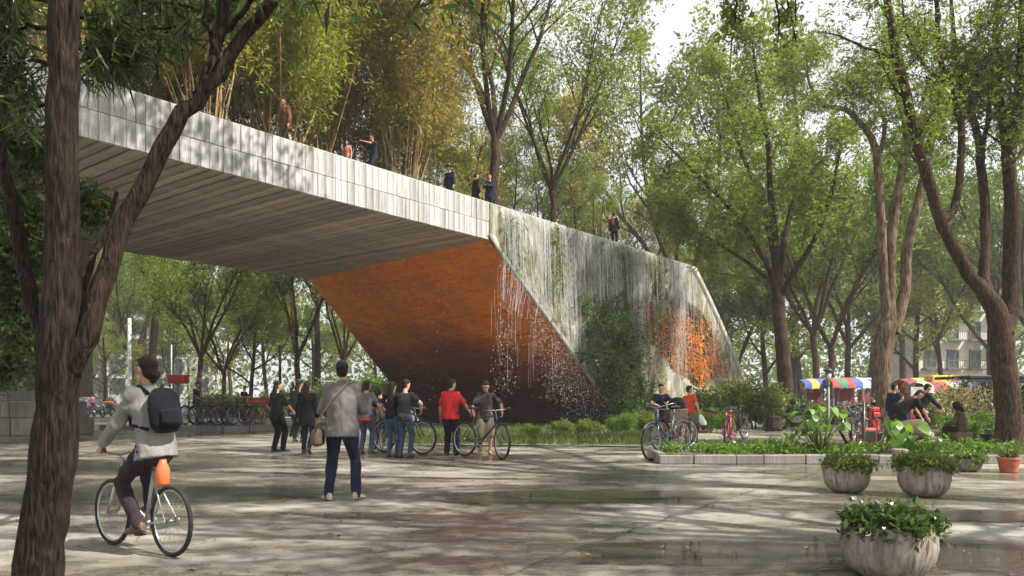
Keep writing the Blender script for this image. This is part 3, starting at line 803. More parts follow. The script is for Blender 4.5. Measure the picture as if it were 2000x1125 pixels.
# ---------- park trees on the ground. (label, px of trunk, distance, mesh, rot, scale)
bgt = [
 ('broad park tree seen under the bridge, in front of the others, behind parked bicycles', 390, 47, 'a', .5, .78),
 ('leaning slimmer park tree right of the broad one under the bridge', 437, 52, 'b', 2.1, .75),
 ('thick-trunked park tree just left of where the orange leg meets the bridge', 583, 46, 'b', 4.0, .95),
 ('park tree behind the man in khaki trousers', 488, 62, 'd', 1.0, .95),
 ('low bright tree over the motorcycles at the far left', 205, 66, 'c', 3.0, .62),
 ('tall tree at the far left behind the pale pole', 262, 75, 'a', 5.0, 1.1),
 ('yellow-green tree high under the bridge soffit', 520, 75, 'c', .8, 1.05),
 ('tree in the gap between the orange leg and the thick trunk', 672, 58, 'a', 2.7, .85),
 ('dark tree left of the foreground trunk by the stone building', -30, 40, 'b', 1.4, .95),
 ('far tree between the pale pole and the broad park tree', 330, 92, 'd', .2, 1.3),
 ('far tree seen between the two white poles under the bridge', 450, 100, 'b', 3.5, 1.3),
 ('far tree behind the woman in the black jacket', 610, 95, 'd', 5.5, 1.3),
 ('far tree just left of the orange leg foot', 735, 86, 'c', 1.9, 1.1),
 ('round-crowned tree right of the far end of the bridge wall', 1440, 64, 'b', 1.1, 1.0),
 ('wide park tree behind the street lamp', 1500, 64, 'd', 2.9, 1.25),
 ('crooked trunk tree left of the striped stalls', 1592, 52, 'a', 3.7, 1.15),
 ('twin-limbed tree standing over the left striped canopy', 1622, 48, 'b', .9, 1.1),
 ('dark tree directly behind the left striped stall', 1655, 64, 'b', 5.2, 1.35),
 ('leafy tree between the two striped stalls', 1792, 70, 'd', 1.5, 1.45),
 ('bright yellow-green tree behind the yellow box', 1840, 66, 'c', .4, 1.15),
 ('tall dark tree behind the black pergola', 1935, 62, 'b', 2.2, 1.3),
 ('tree at the right edge behind the large brown trunk', 2010, 54, 'a', 4.4, 1.25),
 ('far tree beyond the waterfall wall', 1395, 90, 'a', .1, 1.5),
 ('far tree left of the pale balcony house', 1700, 95, 'c', 3.2, 2.0),
 ('far tree over the street lamp', 1560, 98, 'c', 5.8, 2.1),
 ('far tree right of the pale balcony house', 1985, 88, 'd', 2.0, 1.4),
 ('back tree between the lamp and the crooked trunk', 1545, 76, 'd', 4.9, 1.7),
 ('back tree between the trident tree and the pergola', 1765, 84, 'c', 1.3, 1.9),
 ('tall olive tree behind the bridge left of the vase-shaped deck tree', 880, 62, 'e', .7, 1.35),
 ('tall olive tree behind the bridge near its left end', 300, 58, 'e', 3.9, 1.45),
 ('tall olive tree behind the middle of the bridge', 620, 66, 'e', 2.2, 1.5),
 ('tall olive tree behind the vase-shaped deck tree', 1010, 60, 'e', 1.1, 1.55),
 ('tall olive tree right of the slender deck tree', 1215, 68, 'e', 2.9, 1.25),
 ('tall airy tree left of the fan-shaped one, behind the end of the bridge wall', 1335, 62, 'a', 4.2, 1.85),
 ('far tree left of the pale wooden pole over the motorcycles', 130, 104, 'a', .9, 1.6),
 ('far tree just right of the pale wooden pole', 285, 108, 'd', 2.6, 1.7),
 ('far tree behind the pink-jacketed rider', 205, 100, 'b', 4.6, 1.5),
 ('tall tree behind the slender deck tree', 1130, 70, 'e', 5.0, 1.2),
]
for lab, px, D, k, r, sc in bgt:
    tree('park_tree', lab, ((px-1000)/FPX*D, D, 0), GEN[k][0], GEN[k][1], r, sc)

# ---------- authored trees: limbs drawn from the photograph, then grown on
class Auth(Wood):
    def limb(s, pts, rad, lvl, C, L=None, n=10, start=.5, sub=3, wob=.012):
        """smooth limb through pts, returns nothing; side branches grow from it"""
        pts = np.array([tuple(p) for p in pts], float); k = len(pts); t = np.linspace(0, k-1, (k-1)*sub+1); out = []
        for q in t:
            i = min(int(q), k-2); w = q-i; p0 = pts[max(i-1, 0)]; p1 = pts[i]; p2 = pts[i+1]; p3 = pts[min(i+2, k-1)]
            out.append(.5*((2*p1)+(-p0+p2)*w+(2*p0-5*p1+4*p2-p3)*w*w+(-p0+3*p1-3*p2+p3)*w**3))
        out = np.array(out)+s.r.normal(0, wob, (len(out), 3)); rr = np.interp(t, np.arange(k), rad)
        rr = rr*(1+s.r.normal(0, .035, len(rr)))
        s.tube(out, rr, n)
        if C:
            dirs = np.gradient(out, axis=0); dirs /= np.linalg.norm(dirs, axis=1, keepdims=True)
            s.kids(out[None], dirs[None], np.array([float(L)]), np.array([float(rr[-1])*1.6]), lvl, C, start)
    def part(s, name, mat, par):
        o = link(name, s.mesh(name, mat), par); s.V = []; s.F = []; s.nv = 0; return o

# big foreground tree on the left
D1 = 5.2
fg = thing('foreground_tree', 'large dark foreground tree with forked limbs at the left edge', 'tree', ((78-1000)/FPX*D1, D1, 0), 0, 'trees of the park')
org = np.array(fg.location)
def PL(px, py, D): return np.array(P(px, py, D))-org
a = Auth(51)
base = [PL(70, 1165, D1), PL(80, 1060, D1), PL(98, 940, D1), PL(112, 800, D1), PL(117, 690, D1), PL(121, 560, D1), PL(122, 400, D1), PL(122, 250, D1), PL(123, 100, D1), PL(125, -60, D1), PL(118, -400, D1+.1), PL(90, -900, D1+.3)]
a.limb(base, [.155, .146, .138, .132, .136, .115, .104, .099, .096, .095, .095, .09], 0, None, n=16, sub=3, wob=.004)
a.part('trunk', M_BARK_D, fg)
CT = cfg(seg=[5, 4, 4, 3], n=[7, 5, 4, 3], start=[.2, .2, .15, .1], ang=[45, 45, 50, 50], len=[.55, .55, .5, .4], leaf=2, anch=[0, 0, 3, 4], wander=[.1, .16, .2, .22], up=[.04, .02, -.02, -.06], sides=[7, 5, 4, 3])
a.limb([PL(140, 720, D1), PL(165, 660, D1), PL(205, 545, D1+.1), PL(250, 420, D1+.2), PL(318, 290, D1+.3), PL(385, 195, D1+.4), PL(455, 110, D1+.5), PL(545, -10, D1+.6), PL(640, -180, D1+.8), PL(760, -500, D1+1.3), PL(900, -900, D1+2.0)],
       [.085, .072, .069, .066, .063, .056, .048, .042, .038, .03, .015], 0, CT, 3.6, 12, .72)
a.limb([PL(392, 190, D1+.4), PL(418, 120, D1+.5), PL(432, 50, D1+.55), PL(440, -60, D1+.6), PL(430, -300, D1+.7), PL(420, -700, D1+1.0)], [.055, .042, .038, .034, .028, .012], 0, CT, 3.0, 9, .55)
a.limb([PL(440, 60, D1+.55), PL(475, 20, D1+.5), PL(510, -40, D1+.4)], [.026, .02, .015], 1, CT, 1.2, 6, .7)
a.limb([PL(418, 110, D1+.5), PL(405, 40, D1+.35), PL(398, -60, D1+.2), PL(380, -300, D1+.1)], [.026, .02, .018, .01], 1, CT, 1.6, 6, .75)
a.limb([PL(100, 720, D1), PL(78, 650, D1+.05), PL(52, 560, D1+.15), PL(30, 430, D1+.25), PL(10, 320, D1+.3), PL(-30, 180, D1+.4), PL(-90, -50, D1+.5)], [.07, .055, .052, .047, .04, .034, .02], 0, CT, 2.0, 9, .8)
a.limb([PL(30, 430, D1+.2), PL(60, 462, D1+.3), PL(95, 470, D1+.4)], [.02, .016, .012], 2, None, n=6)
a.limb([PL(140, 640, D1+.25), PL(170, 540, D1+.5), PL(192, 480, D1+.7), PL(225, 380, D1+1.0)], [.034, .030, .026, .016], 1, None, n=8)
# crown above the frame
for (px, py, dd, L) in ((650, -200, .8, 2.6), (760, -500, 1.3, 3.2)):
    for q in range(2):
        an = a.r.random()*6.28; a.branch(PL(px, py, D1+dd), (math.cos(an), math.sin(an), .5), L, .05, 0, CT)
CU = cfg(seg=[9, 6, 4, 3], n=[9, 6, 5, 3], start=[.35, .2, .15, .1], ang=[40, 45, 48, 50], len=[.40, .5, .5, .45], leaf=2, anch=[0, 0, 2, 3], wander=[.07, .14, .2, .22], up=[.015, .02, 0, 0], sides=[7, 5, 4, 3])
top = PL(90, -900, D1+.3); a.limb([top, top+np.array((.1, .6, 2.5)), top+np.array((.2, 1.5, 5.2))], [.09, .085, .07], 0, None, n=9)
low = a.A, a.AD; a.A, a.AD = [], []
for an, el, L in ((1.15, .46, 15.5), (1.35, .42, 16), (1.6, .5, 14), (.95, .45, 14.5), (1.25, .6, 14), (.4, .7, 9), (2.8, .8, 7), (1.2, .95, 10)):  # unseen limbs, stretched forward so their leaves dapple the bridge fascia
    a.branch(top+np.array((.15, 1.2, 4.6)), (math.cos(an)*math.cos(el), math.sin(an)*math.cos(el), math.sin(el)), L, .08, 0, CU)
a.part('limbs', M_BARK_D, fg)
link('upper_crown', leaves('upper_crown', a.anch, a.and_, 3, .24, .26, .5, L_MID, 57, .1, maxn=7000), fg)
a.A, a.AD = low
link('crown', leaves('crown', a.anch, a.and_, 3, .16, .17, .15, L_NARROW, 52, .4, 0, maxn=5000), fg)
# hanging narrow-leaved sprays of the same crown in the upper left
a2 = Auth(53)
CS = cfg(seg=[6, 4, 3], n=[7, 4], start=[.15, .15], ang=[42, 45], len=[.42, .5], leaf=1, anch=[0, 4, 4], wander=[.12, .2, .22], up=[-.06, -.10, -.14], sides=[5, 4, 3], rad=[.5, .5])
for (pts, L) in (
    ([(122, 30, 0), (200, 45, .3), (290, 62, .5), (360, 50, .7)], .62), ([(122, 0, 0), (210, -10, .3), (300, 5, .5), (390, 25, .6), (440, 55, .7)], .65),
    ([(120, 80, 0), (180, 92, .3), (260, 80, .5), (330, 60, .6)], .42), ([(118, 150, 0), (160, 125, .2), (205, 105, .3)], .25),
    ([(110, 60, 0), (60, 50, .2), (10, 60, .3), (-30, 80, .4)], .9), ([(105, 130, 0), (50, 120, .3), (0, 150, .5)], .9), ([(100, 205, 0), (45, 210, .2), (-5, 190, .3)], .8),
    ([(110, 10, 0), (50, -10, .2), (-10, 0, .3)], .9), ([(125, -50, 0), (190, -70, .3), (270, -60, .5), (350, -40, .6)], .8), ([(480, -20, .5), (440, 10, .6), (420, 30, .7)], .4), ([(240, 60, .4), (236, 95, .4), (230, 120, .4)], .22)):
    a2.limb([PL(x, y, D1+.25+d) for x, y, d in pts], list(np.linspace(.018, .007, len(pts))), 0, CS, L, 5, .12)
a2.part('hanging_branch', M_BARK_D, fg)
link('hanging_foliage', leaves('hanging_foliage', a2.anch, a2.and_, 3, .05, .18, .09, L_NARROW, 54, .5, 0), fg)
# dark feathery sprays at the left edge, low
a3 = Auth(55)
for (pts, L) in (([(-60, 330, .8), (0, 360, .8), (40, 400, .9), (60, 470, .9)], .9), ([(-60, 520, 1.2), (-10, 545, 1.2), (30, 590, 1.2), (45, 640, 1.2)], .8), ([(-60, 400, 1.4), (20, 440, 1.4), (70, 500, 1.4)], .8), ([(-60, 600, 1.6), (0, 620, 1.6), (40, 680, 1.6)], .7),
                 ([(-60, 250, 1), (10, 270, 1), (60, 300, 1)], .9), ([(-70, 470, 1.2), (-20, 490, 1.2), (20, 520, 1.3)], .8), ([(150, 380, 1.2), (170, 395, 1.2), (185, 415, 1.2)], .12), ([(-60, 690, 1.6), (-20, 690, 1.6), (15, 720, 1.6)], .6)):
    a3.limb([PL(x, y, D1+d) for x, y, d in pts], list(np.linspace(.014, .006, len(pts))), 0, CS, L, 4, .1)
a3.part('hanging_branch', M_BARK_D, fg)
link('hanging_foliage', leaves('hanging_foliage', a3.anch, a3.and_, 3, .07, .055, .42, L_DARK, 56, .25, 6), fg)

# large tree on the right
D2 = 20.5
rt = thing('park_tree', 'large brown tree with two ascending forks at the right edge beside the terracotta pot', 'tree', ((1968-1000)/FPX*D2, D2, 0), 0, 'trees of the park')
org = np.array(rt.location)
CB = cfg(seg=[6, 5, 4, 3], n=[9, 6, 5, 3], start=[.3, .2, .15, .1], ang=[42, 45, 48, 50], len=[.5, .55, .5, .45], leaf=2, anch=[0, 0, 3, 4], wander=[.1, .15, .2, .22], up=[.05, .04, .02, 0], sides=[7, 5, 4, 3])
a = Auth(61)
a.limb([PL(1972, 872, D2), PL(1968, 800, D2), PL(1962, 720, D2), PL(1955, 650, D2), PL(1945, 605, D2), PL(1925, 575, D2), PL(1903, 548, D2)], [.40, .31, .30, .29, .27, .21, .18], 0, None, n=14, wob=.012)
a.limb([PL(1962, 650, D2), PL(1974, 590, D2+.2), PL(1975, 500, D2+.3), PL(1977, 410, D2+.3), PL(1972, 330, D2+.3), PL(1960, 250, D2+.4), PL(1945, 120, D2+.6), PL(1950, -60, D2+.8)], [.22, .24, .22, .20, .17, .13, .10, .05], 0, CB, 4.6, 12, .55, wob=.012)
a.limb([PL(1970, 330, D2+.3), PL(1985, 240, D2+.2), PL(1992, 120, D2+.1), PL(1996, -60, D2)], [.14, .12, .10, .05], 0, CB, 3.6, 9, .3)
a.part('trunk', M_BARK, rt)
a.limb([PL(1905, 552, D2), PL(1884, 522, D2), PL(1858, 472, D2-.2), PL(1835, 425, D2-.3), PL(1812, 345, D2-.4), PL(1788, 262, D2-.5), PL(1762, 150, D2-.6), PL(1738, 40, D2-.7), PL(1720, -90, D2-.8)], [.18, .165, .15, .145, .14, .13, .12, .105, .06], 0, CB, 4.6, 11, .5, wob=.014)
a.limb([PL(1842, 432, D2-.3), PL(1868, 392, D2-.1), PL(1877, 300, D2), PL(1872, 215, D2), PL(1838, 120, D2), PL(1830, 20, D2), PL(1815, -90, D2)], [.13, .11, .095, .085, .07, .06, .03], 0, CB, 4.0, 9, .4)
a.limb([PL(1934, 590, D2), PL(1922, 540, D2+.2), PL(1925, 470, D2+.4), PL(1922, 390, D2+.5), PL(1916, 320, D2+.5), PL(1908, 255, D2+.6), PL(1880, 175, D2+.7), PL(1862, 60, D2+.8), PL(1855, -80, D2+.9)], [.17, .14, .13, .125, .12, .10, .075, .06, .03], 0, CB, 4.0, 10, .45)
a.limb([PL(1914, 310, D2+.5), PL(1930, 240, D2+.5), PL(1935, 160, D2+.5), PL(1960, 40, D2+.5)], [.08, .065, .05, .03], 0, CB, 2.8, 7, .3)
a.limb([PL(1768, 165, D2-.6), PL(1735, 110, D2-.5), PL(1690, 95, D2-.5), PL(1640, 70, D2-.6), PL(1590, 62, D2-.7)], [.06, .05, .04, .03, .012], 1, CB, 2.6, 6, .2)
a.limb([PL(1840, 160, D2), PL(1800, 120, D2), PL(1770, 60, D2), PL(1760, -20, D2)], [.05, .04, .03, .02], 1, CB, 2.0, 6, .3)
a.part('limbs', M_BARK, rt)
link('crown', leaves('crown', a.anch, a.and_, 2, .26, .095, .36, L_LIGHT2, 62, .1, 5, maxn=48000), rt)

# trident tree, tan stems
D3 = 31.0
tt_ = thing('park_tree', 'tan three-stemmed tree between the two striped stalls, left of the large right-hand tree', 'tree', ((1722-1000)/FPX*D3, D3, 0), 0, 'trees of the park')
org = np.array(tt_.location); a = Auth(65)
a.limb([PL(1722, 850, D3), PL(1722, 790, D3), PL(1722, 720, D3), PL(1728, 665, D3), PL(1738, 625, D3)], [.46, .38, .37, .38, .34], 0, None, n=12)
a.limb([PL(1734, 650, D3), PL(1728, 560, D3), PL(1722, 470, D3), PL(1718, 380, D3), PL(1712, 300, D3), PL(1692, 255, D3), PL(1652, 215, D3), PL(1610, 205, D3-.2), PL(1582, 165, D3-.3), PL(1575, 115, D3-.3)], [.22, .19, .18, .165, .15, .12, .10, .08, .06, .03], 0, CB, 4.4, 9, .5)
a.limb([PL(1716, 310, D3), PL(1728, 240, D3), PL(1700, 185, D3), PL(1660, 160, D3)], [.10, .085, .06, .03], 0, CB, 3.4, 7, .2)
a.limb([PL(1738, 650, D3), PL(1740, 540, D3+.1), PL(1745, 440, D3+.2), PL(1758, 350, D3+.2), PL(1772, 260, D3+.2), PL(1752, 190, D3+.2), PL(1740, 60, D3+.3)], [.24, .20, .19, .185, .15, .10, .04], 0, CB, 4.2, 9, .45)
a.limb([PL(1746, 650, D3), PL(1768, 560, D3+.1), PL(1772, 490, D3+.1), PL(1790, 410, D3), PL(1808, 330, D3), PL(1826, 240, D3-.1), PL(1836, 130, D3-.2)], [.26, .22, .20, .18, .17, .15, .05], 0, CB, 4.2, 9, .5)
a.part('trunk', M_BARK_L, tt_)
link('crown', leaves('crown', a.anch, a.and_, 2, .30, .11, .38, L_LIGHT2, 66, .1, 5, maxn=28000), tt_)

# broad fan-shaped tree in the middle right
D4 = 37.0
ft = thing('park_tree', 'broad fan-shaped green tree right of the waterfall, behind the street lamp', 'tree', ((1535-1000)/FPX*D4, D4, 0), 0, 'trees of the park')
org = np.array(ft.location); a = Auth(71)
CF = cfg(seg=[6, 5, 4, 3], n=[14, 7, 5, 3], start=[.15, .2, .15, .1], ang=[36, 42, 46, 50], len=[.52, .55, .5, .45], leaf=2, anch=[0, 0, 3, 4], wander=[.1, .15, .2, .22], up=[.06, .05, .02, 0], sides=[7, 5, 4, 3])
a.limb([PL(1537, 830, D4), PL(1536, 770, D4), PL(1530, 700, D4), PL(1523, 630, D4), PL(1519, 580, D4)], [.42, .36, .34, .31, .29], 0, None, n=12)
for pts, r in (([(1519, 590), (1505, 530), (1470, 470), (1420, 400), (1350, 330), (1290, 270)], [.17, .15, .12, .10, .07, .03]), ([(1519, 585), (1512, 500), (1490, 400), (1450, 300), (1420, 200), (1400, 130)], [.19, .17, .13, .10, .06, .03]),
               ([(1519, 585), (1515, 480), (1505, 380), (1500, 280), (1480, 170), (1470, 80)], [.2, .17, .14, .11, .07, .03]), ([(1521, 585), (1530, 480), (1550, 380), (1560, 280), (1550, 170), (1545, 90)], [.18, .15, .13, .10, .07, .03]),
               ([(1522, 585), (1545, 540), (1590, 470), (1620, 390), (1640, 300), (1650, 220)], [.17, .15, .12, .10, .07, .03]), ([(1515, 560), (1470, 520), (1410, 480), (1340, 440), (1300, 400)], [.12, .09, .07, .05, .03])):
    dd = a.r.normal(0, .4); k = len(pts)
    a.limb([PL(x, y, D4+dd*i+a.r.normal(0, .15)) for i, (x, y) in enumerate(pts)], r, 0, CF, 4.6, 9, .3)
a.part('trunk', M_BARK, ft)
link('crown', leaves('crown', a.anch, a.and_, 3, .30, .14, .42, L_LIGHT2, 72, .1, 5, maxn=60000), ft)

# shade tree just outside the right edge whose twigs hang into the top of the picture
D5 = 8.6
st_ = thing('shade_tree', 'overhanging tree whose bare twigs and leaves droop into the top right of the view', 'tree', (9.6, 4.2, 0), 0, 'trees of the park')
org = np.array(st_.location); a = Auth(81)
a.limb([np.array((0, 0, -.1)), np.array((.05, 0, 2)), np.array((-.1, .1, 4)), np.array((-.3, .3, 6)), np.array((-.9, .6, 8.2))], [.34, .25, .23, .21, .17], 0, None, n=12)
CO = cfg(seg=[7, 5, 4, 3], n=[9, 6, 5, 3], start=[.25, .2, .15, .1], ang=[46, 46, 48, 50], len=[.5, .55, .5, .45], leaf=2, anch=[0, 0, 2, 3], wander=[.09, .15, .2, .22], up=[.03, .02, 0, 0], sides=[7, 5, 4, 3])
for an, el, L in ((2.2, .75, 6.5), (2.9, .55, 7.5), (3.5, .75, 7), (1.4, .8, 6), (.2, .8, 6), (4.6, .9, 6), (2.6, 1.2, 6)):
    a.branch(np.array((-.5, .4, 7.0)), (math.cos(an)*math.cos(el), math.sin(an)*math.cos(el), math.sin(el)), L, .11, 0, CO)
big = a.A, a.AD; a.A, a.AD = [], []
CH = cfg(seg=[7, 4, 3], n=[6, 3], start=[.3, .3], ang=[35, 40], len=[.38, .5], leaf=1, anch=[0, 2, 2], wander=[.12, .18, .2], up=[-.12, -.06, -.02], sides=[5, 4, 3])
for px, py, L in ((1420, -90, .9), (1470, -60, .8), (1520, -80, 1.0), (1545, -70, .7), (1400, -60, .7), (1500, -40, .7)):
    a.branch(PL(px, py, D5), (a.r.normal(0, .2), 0, -.8), L, .014, 0, CH)
a.limb([np.array((-.7, .5, 7.6)), PL(1760, -300, D5), PL(1600, -190, D5), PL(1480, -110, D5), PL(1390, -80, D5)], [.1, .07, .05, .035, .015], 0, None, n=7)
a.part('trunk', M_BARK_D, st_)
link('hanging_foliage', leaves('hanging_foliage', a.anch, a.and_, 3, .05, .065, .45, L_MID, 83, .2), st_)
a.A, a.AD = big; link('crown', leaves('crown', a.anch, a.and_, 3, .18, .17, .48, L_MID, 82, .15, maxn=4500), st_)
# ================================================================== PEOPLE
TMP = bpy.data.scenes.new('tmp')
def remesh(mb, name, mat, vox, it=4, fold=0.0, seed=0):
    """melts the collected shapes into one continuous skin"""
    me = bpy.data.meshes.new('tmp'); me.from_pydata(mb.V, [], mb.F); me.update()
    ob = bpy.data.objects.new('tmp', me); TMP.collection.objects.link(ob)
    m = ob.modifiers.new('r', 'REMESH'); m.mode = 'VOXEL'; m.voxel_size = vox; m.use_smooth_shade = True
    m = ob.modifiers.new('s', 'SMOOTH'); m.factor = .5; m.iterations = it
    vl = TMP.view_layers[0]; vl.update(); ev = ob.evaluated_get(vl.depsgraph)
    nm = bpy.data.meshes.new_from_object(ev); nm.name = name
    bpy.data.objects.remove(ob); bpy.data.meshes.remove(me)
    if fold:
        n = len(nm.vertices); co = np.empty(n*3, np.float32); nm.vertices.foreach_get('co', co); co = co.reshape(-1, 3)
        no = np.empty(n*3, np.float32); nm.vertices.foreach_get('normal', no); no = no.reshape(-1, 3)
        f = np.array([mnoise.noise((c[0]*9+seed, c[1]*9, c[2]*5.0+.8*math.sin(c[0]*14)))+.5*mnoise.noise((c[0]*21, c[1]*21+seed, c[2]*13)) for c in co.tolist()])
        co += no*(f*fold)[:, None]; nm.vertices.foreach_set('co', co.ravel().astype(np.float32)); nm.update()
    nm.materials.clear(); nm.materials.append(mat)
    nm.polygons.foreach_set('use_smooth', np.ones(len(nm.polygons), dtype=bool))
    return nm

def V3(*a): return Vector(a)
def ik(a, c, l1, l2, hint):
    d = c-a; L = min(d.length, (l1+l2)*.995); u = d.normalized(); x = (l1*l1-l2*l2+L*L)/(2*L); h = math.sqrt(max(0, l1*l1-x*x))
    hn = hint-u*hint.dot(u); hn = hn.normalized() if hn.length > 1e-4 else V3(0, 1, 0)
    return a+u*x+hn*h, a+u*L
def rings(pts, secs, rt, fw, n=14):
    out = []
    for p, (w, d) in zip(pts, secs):
        out.append([p+rt*(w*math.cos(2*math.pi*k/n))+fw*(d*math.sin(2*math.pi*k/n)) for k in range(n)])
    return out
def seg(mb, a, b, radii, n=10):
    k = len(radii); mb.tube([a.lerp(b, i/(k-1)) for i in range(k)], radii, n)
    mb.sphere(a, radii[0], 8, 6); mb.sphere(b, radii[-1], 8, 6)
def ell(mb, c, r, X, Y, Z, n=14, k=10):
    q = MB(); q.sphere((0, 0, 0), r, n, k)
    mb.add([c+X*v[0]+Y*v[1]+Z*v[2] for v in q.V], q.F, 0, True)

SKIN = {}
def skin(nm, col):
    if nm not in SKIN:
        t = NT('skin '+nm); t.set('Base Color', t.ramp(t.noise(9, 4), [(.3, tuple(c*.82 for c in col)), (.7, col)])).set('Roughness', .5).set('Subsurface Weight', .08).set('Specular IOR Level', .35)
        SKIN[nm] = t.m
    return SKIN[nm]
skin('tan', (.50, .28, .175)); skin('light', (.60, .36, .25)); skin('brown', (.36, .19, .115))
def hairmat(nm, col):
    t = NT('hair '+nm); f = t.noise(14, 4, .6, t.mapv((6, 6, .8)))
    t.set('Base Color', t.ramp(f, [(.3, tuple(c*.5 for c in col)), (.7, tuple(c*1.5 for c in col))])).set('Roughness', .6).set('Specular IOR Level', .2); t.bump(f, .7, .02); return t.m
H_BLK = hairmat('black', (.012, .010, .009)); H_BRN = hairmat('dark brown', (.020, .011, .008))
M_EYE = simple('eye', (.02, .015, .012), .2); M_LIP = simple('lip', (.28, .10, .08), .5); M_SOLE = simple('rubber sole', (.35, .34, .32), .8)
CLOTH = {}
def C_(nm, col, **k):
    if nm not in CLOTH: CLOTH[nm] = cloth('cloth '+nm, col, **k)
    return CLOTH[nm]

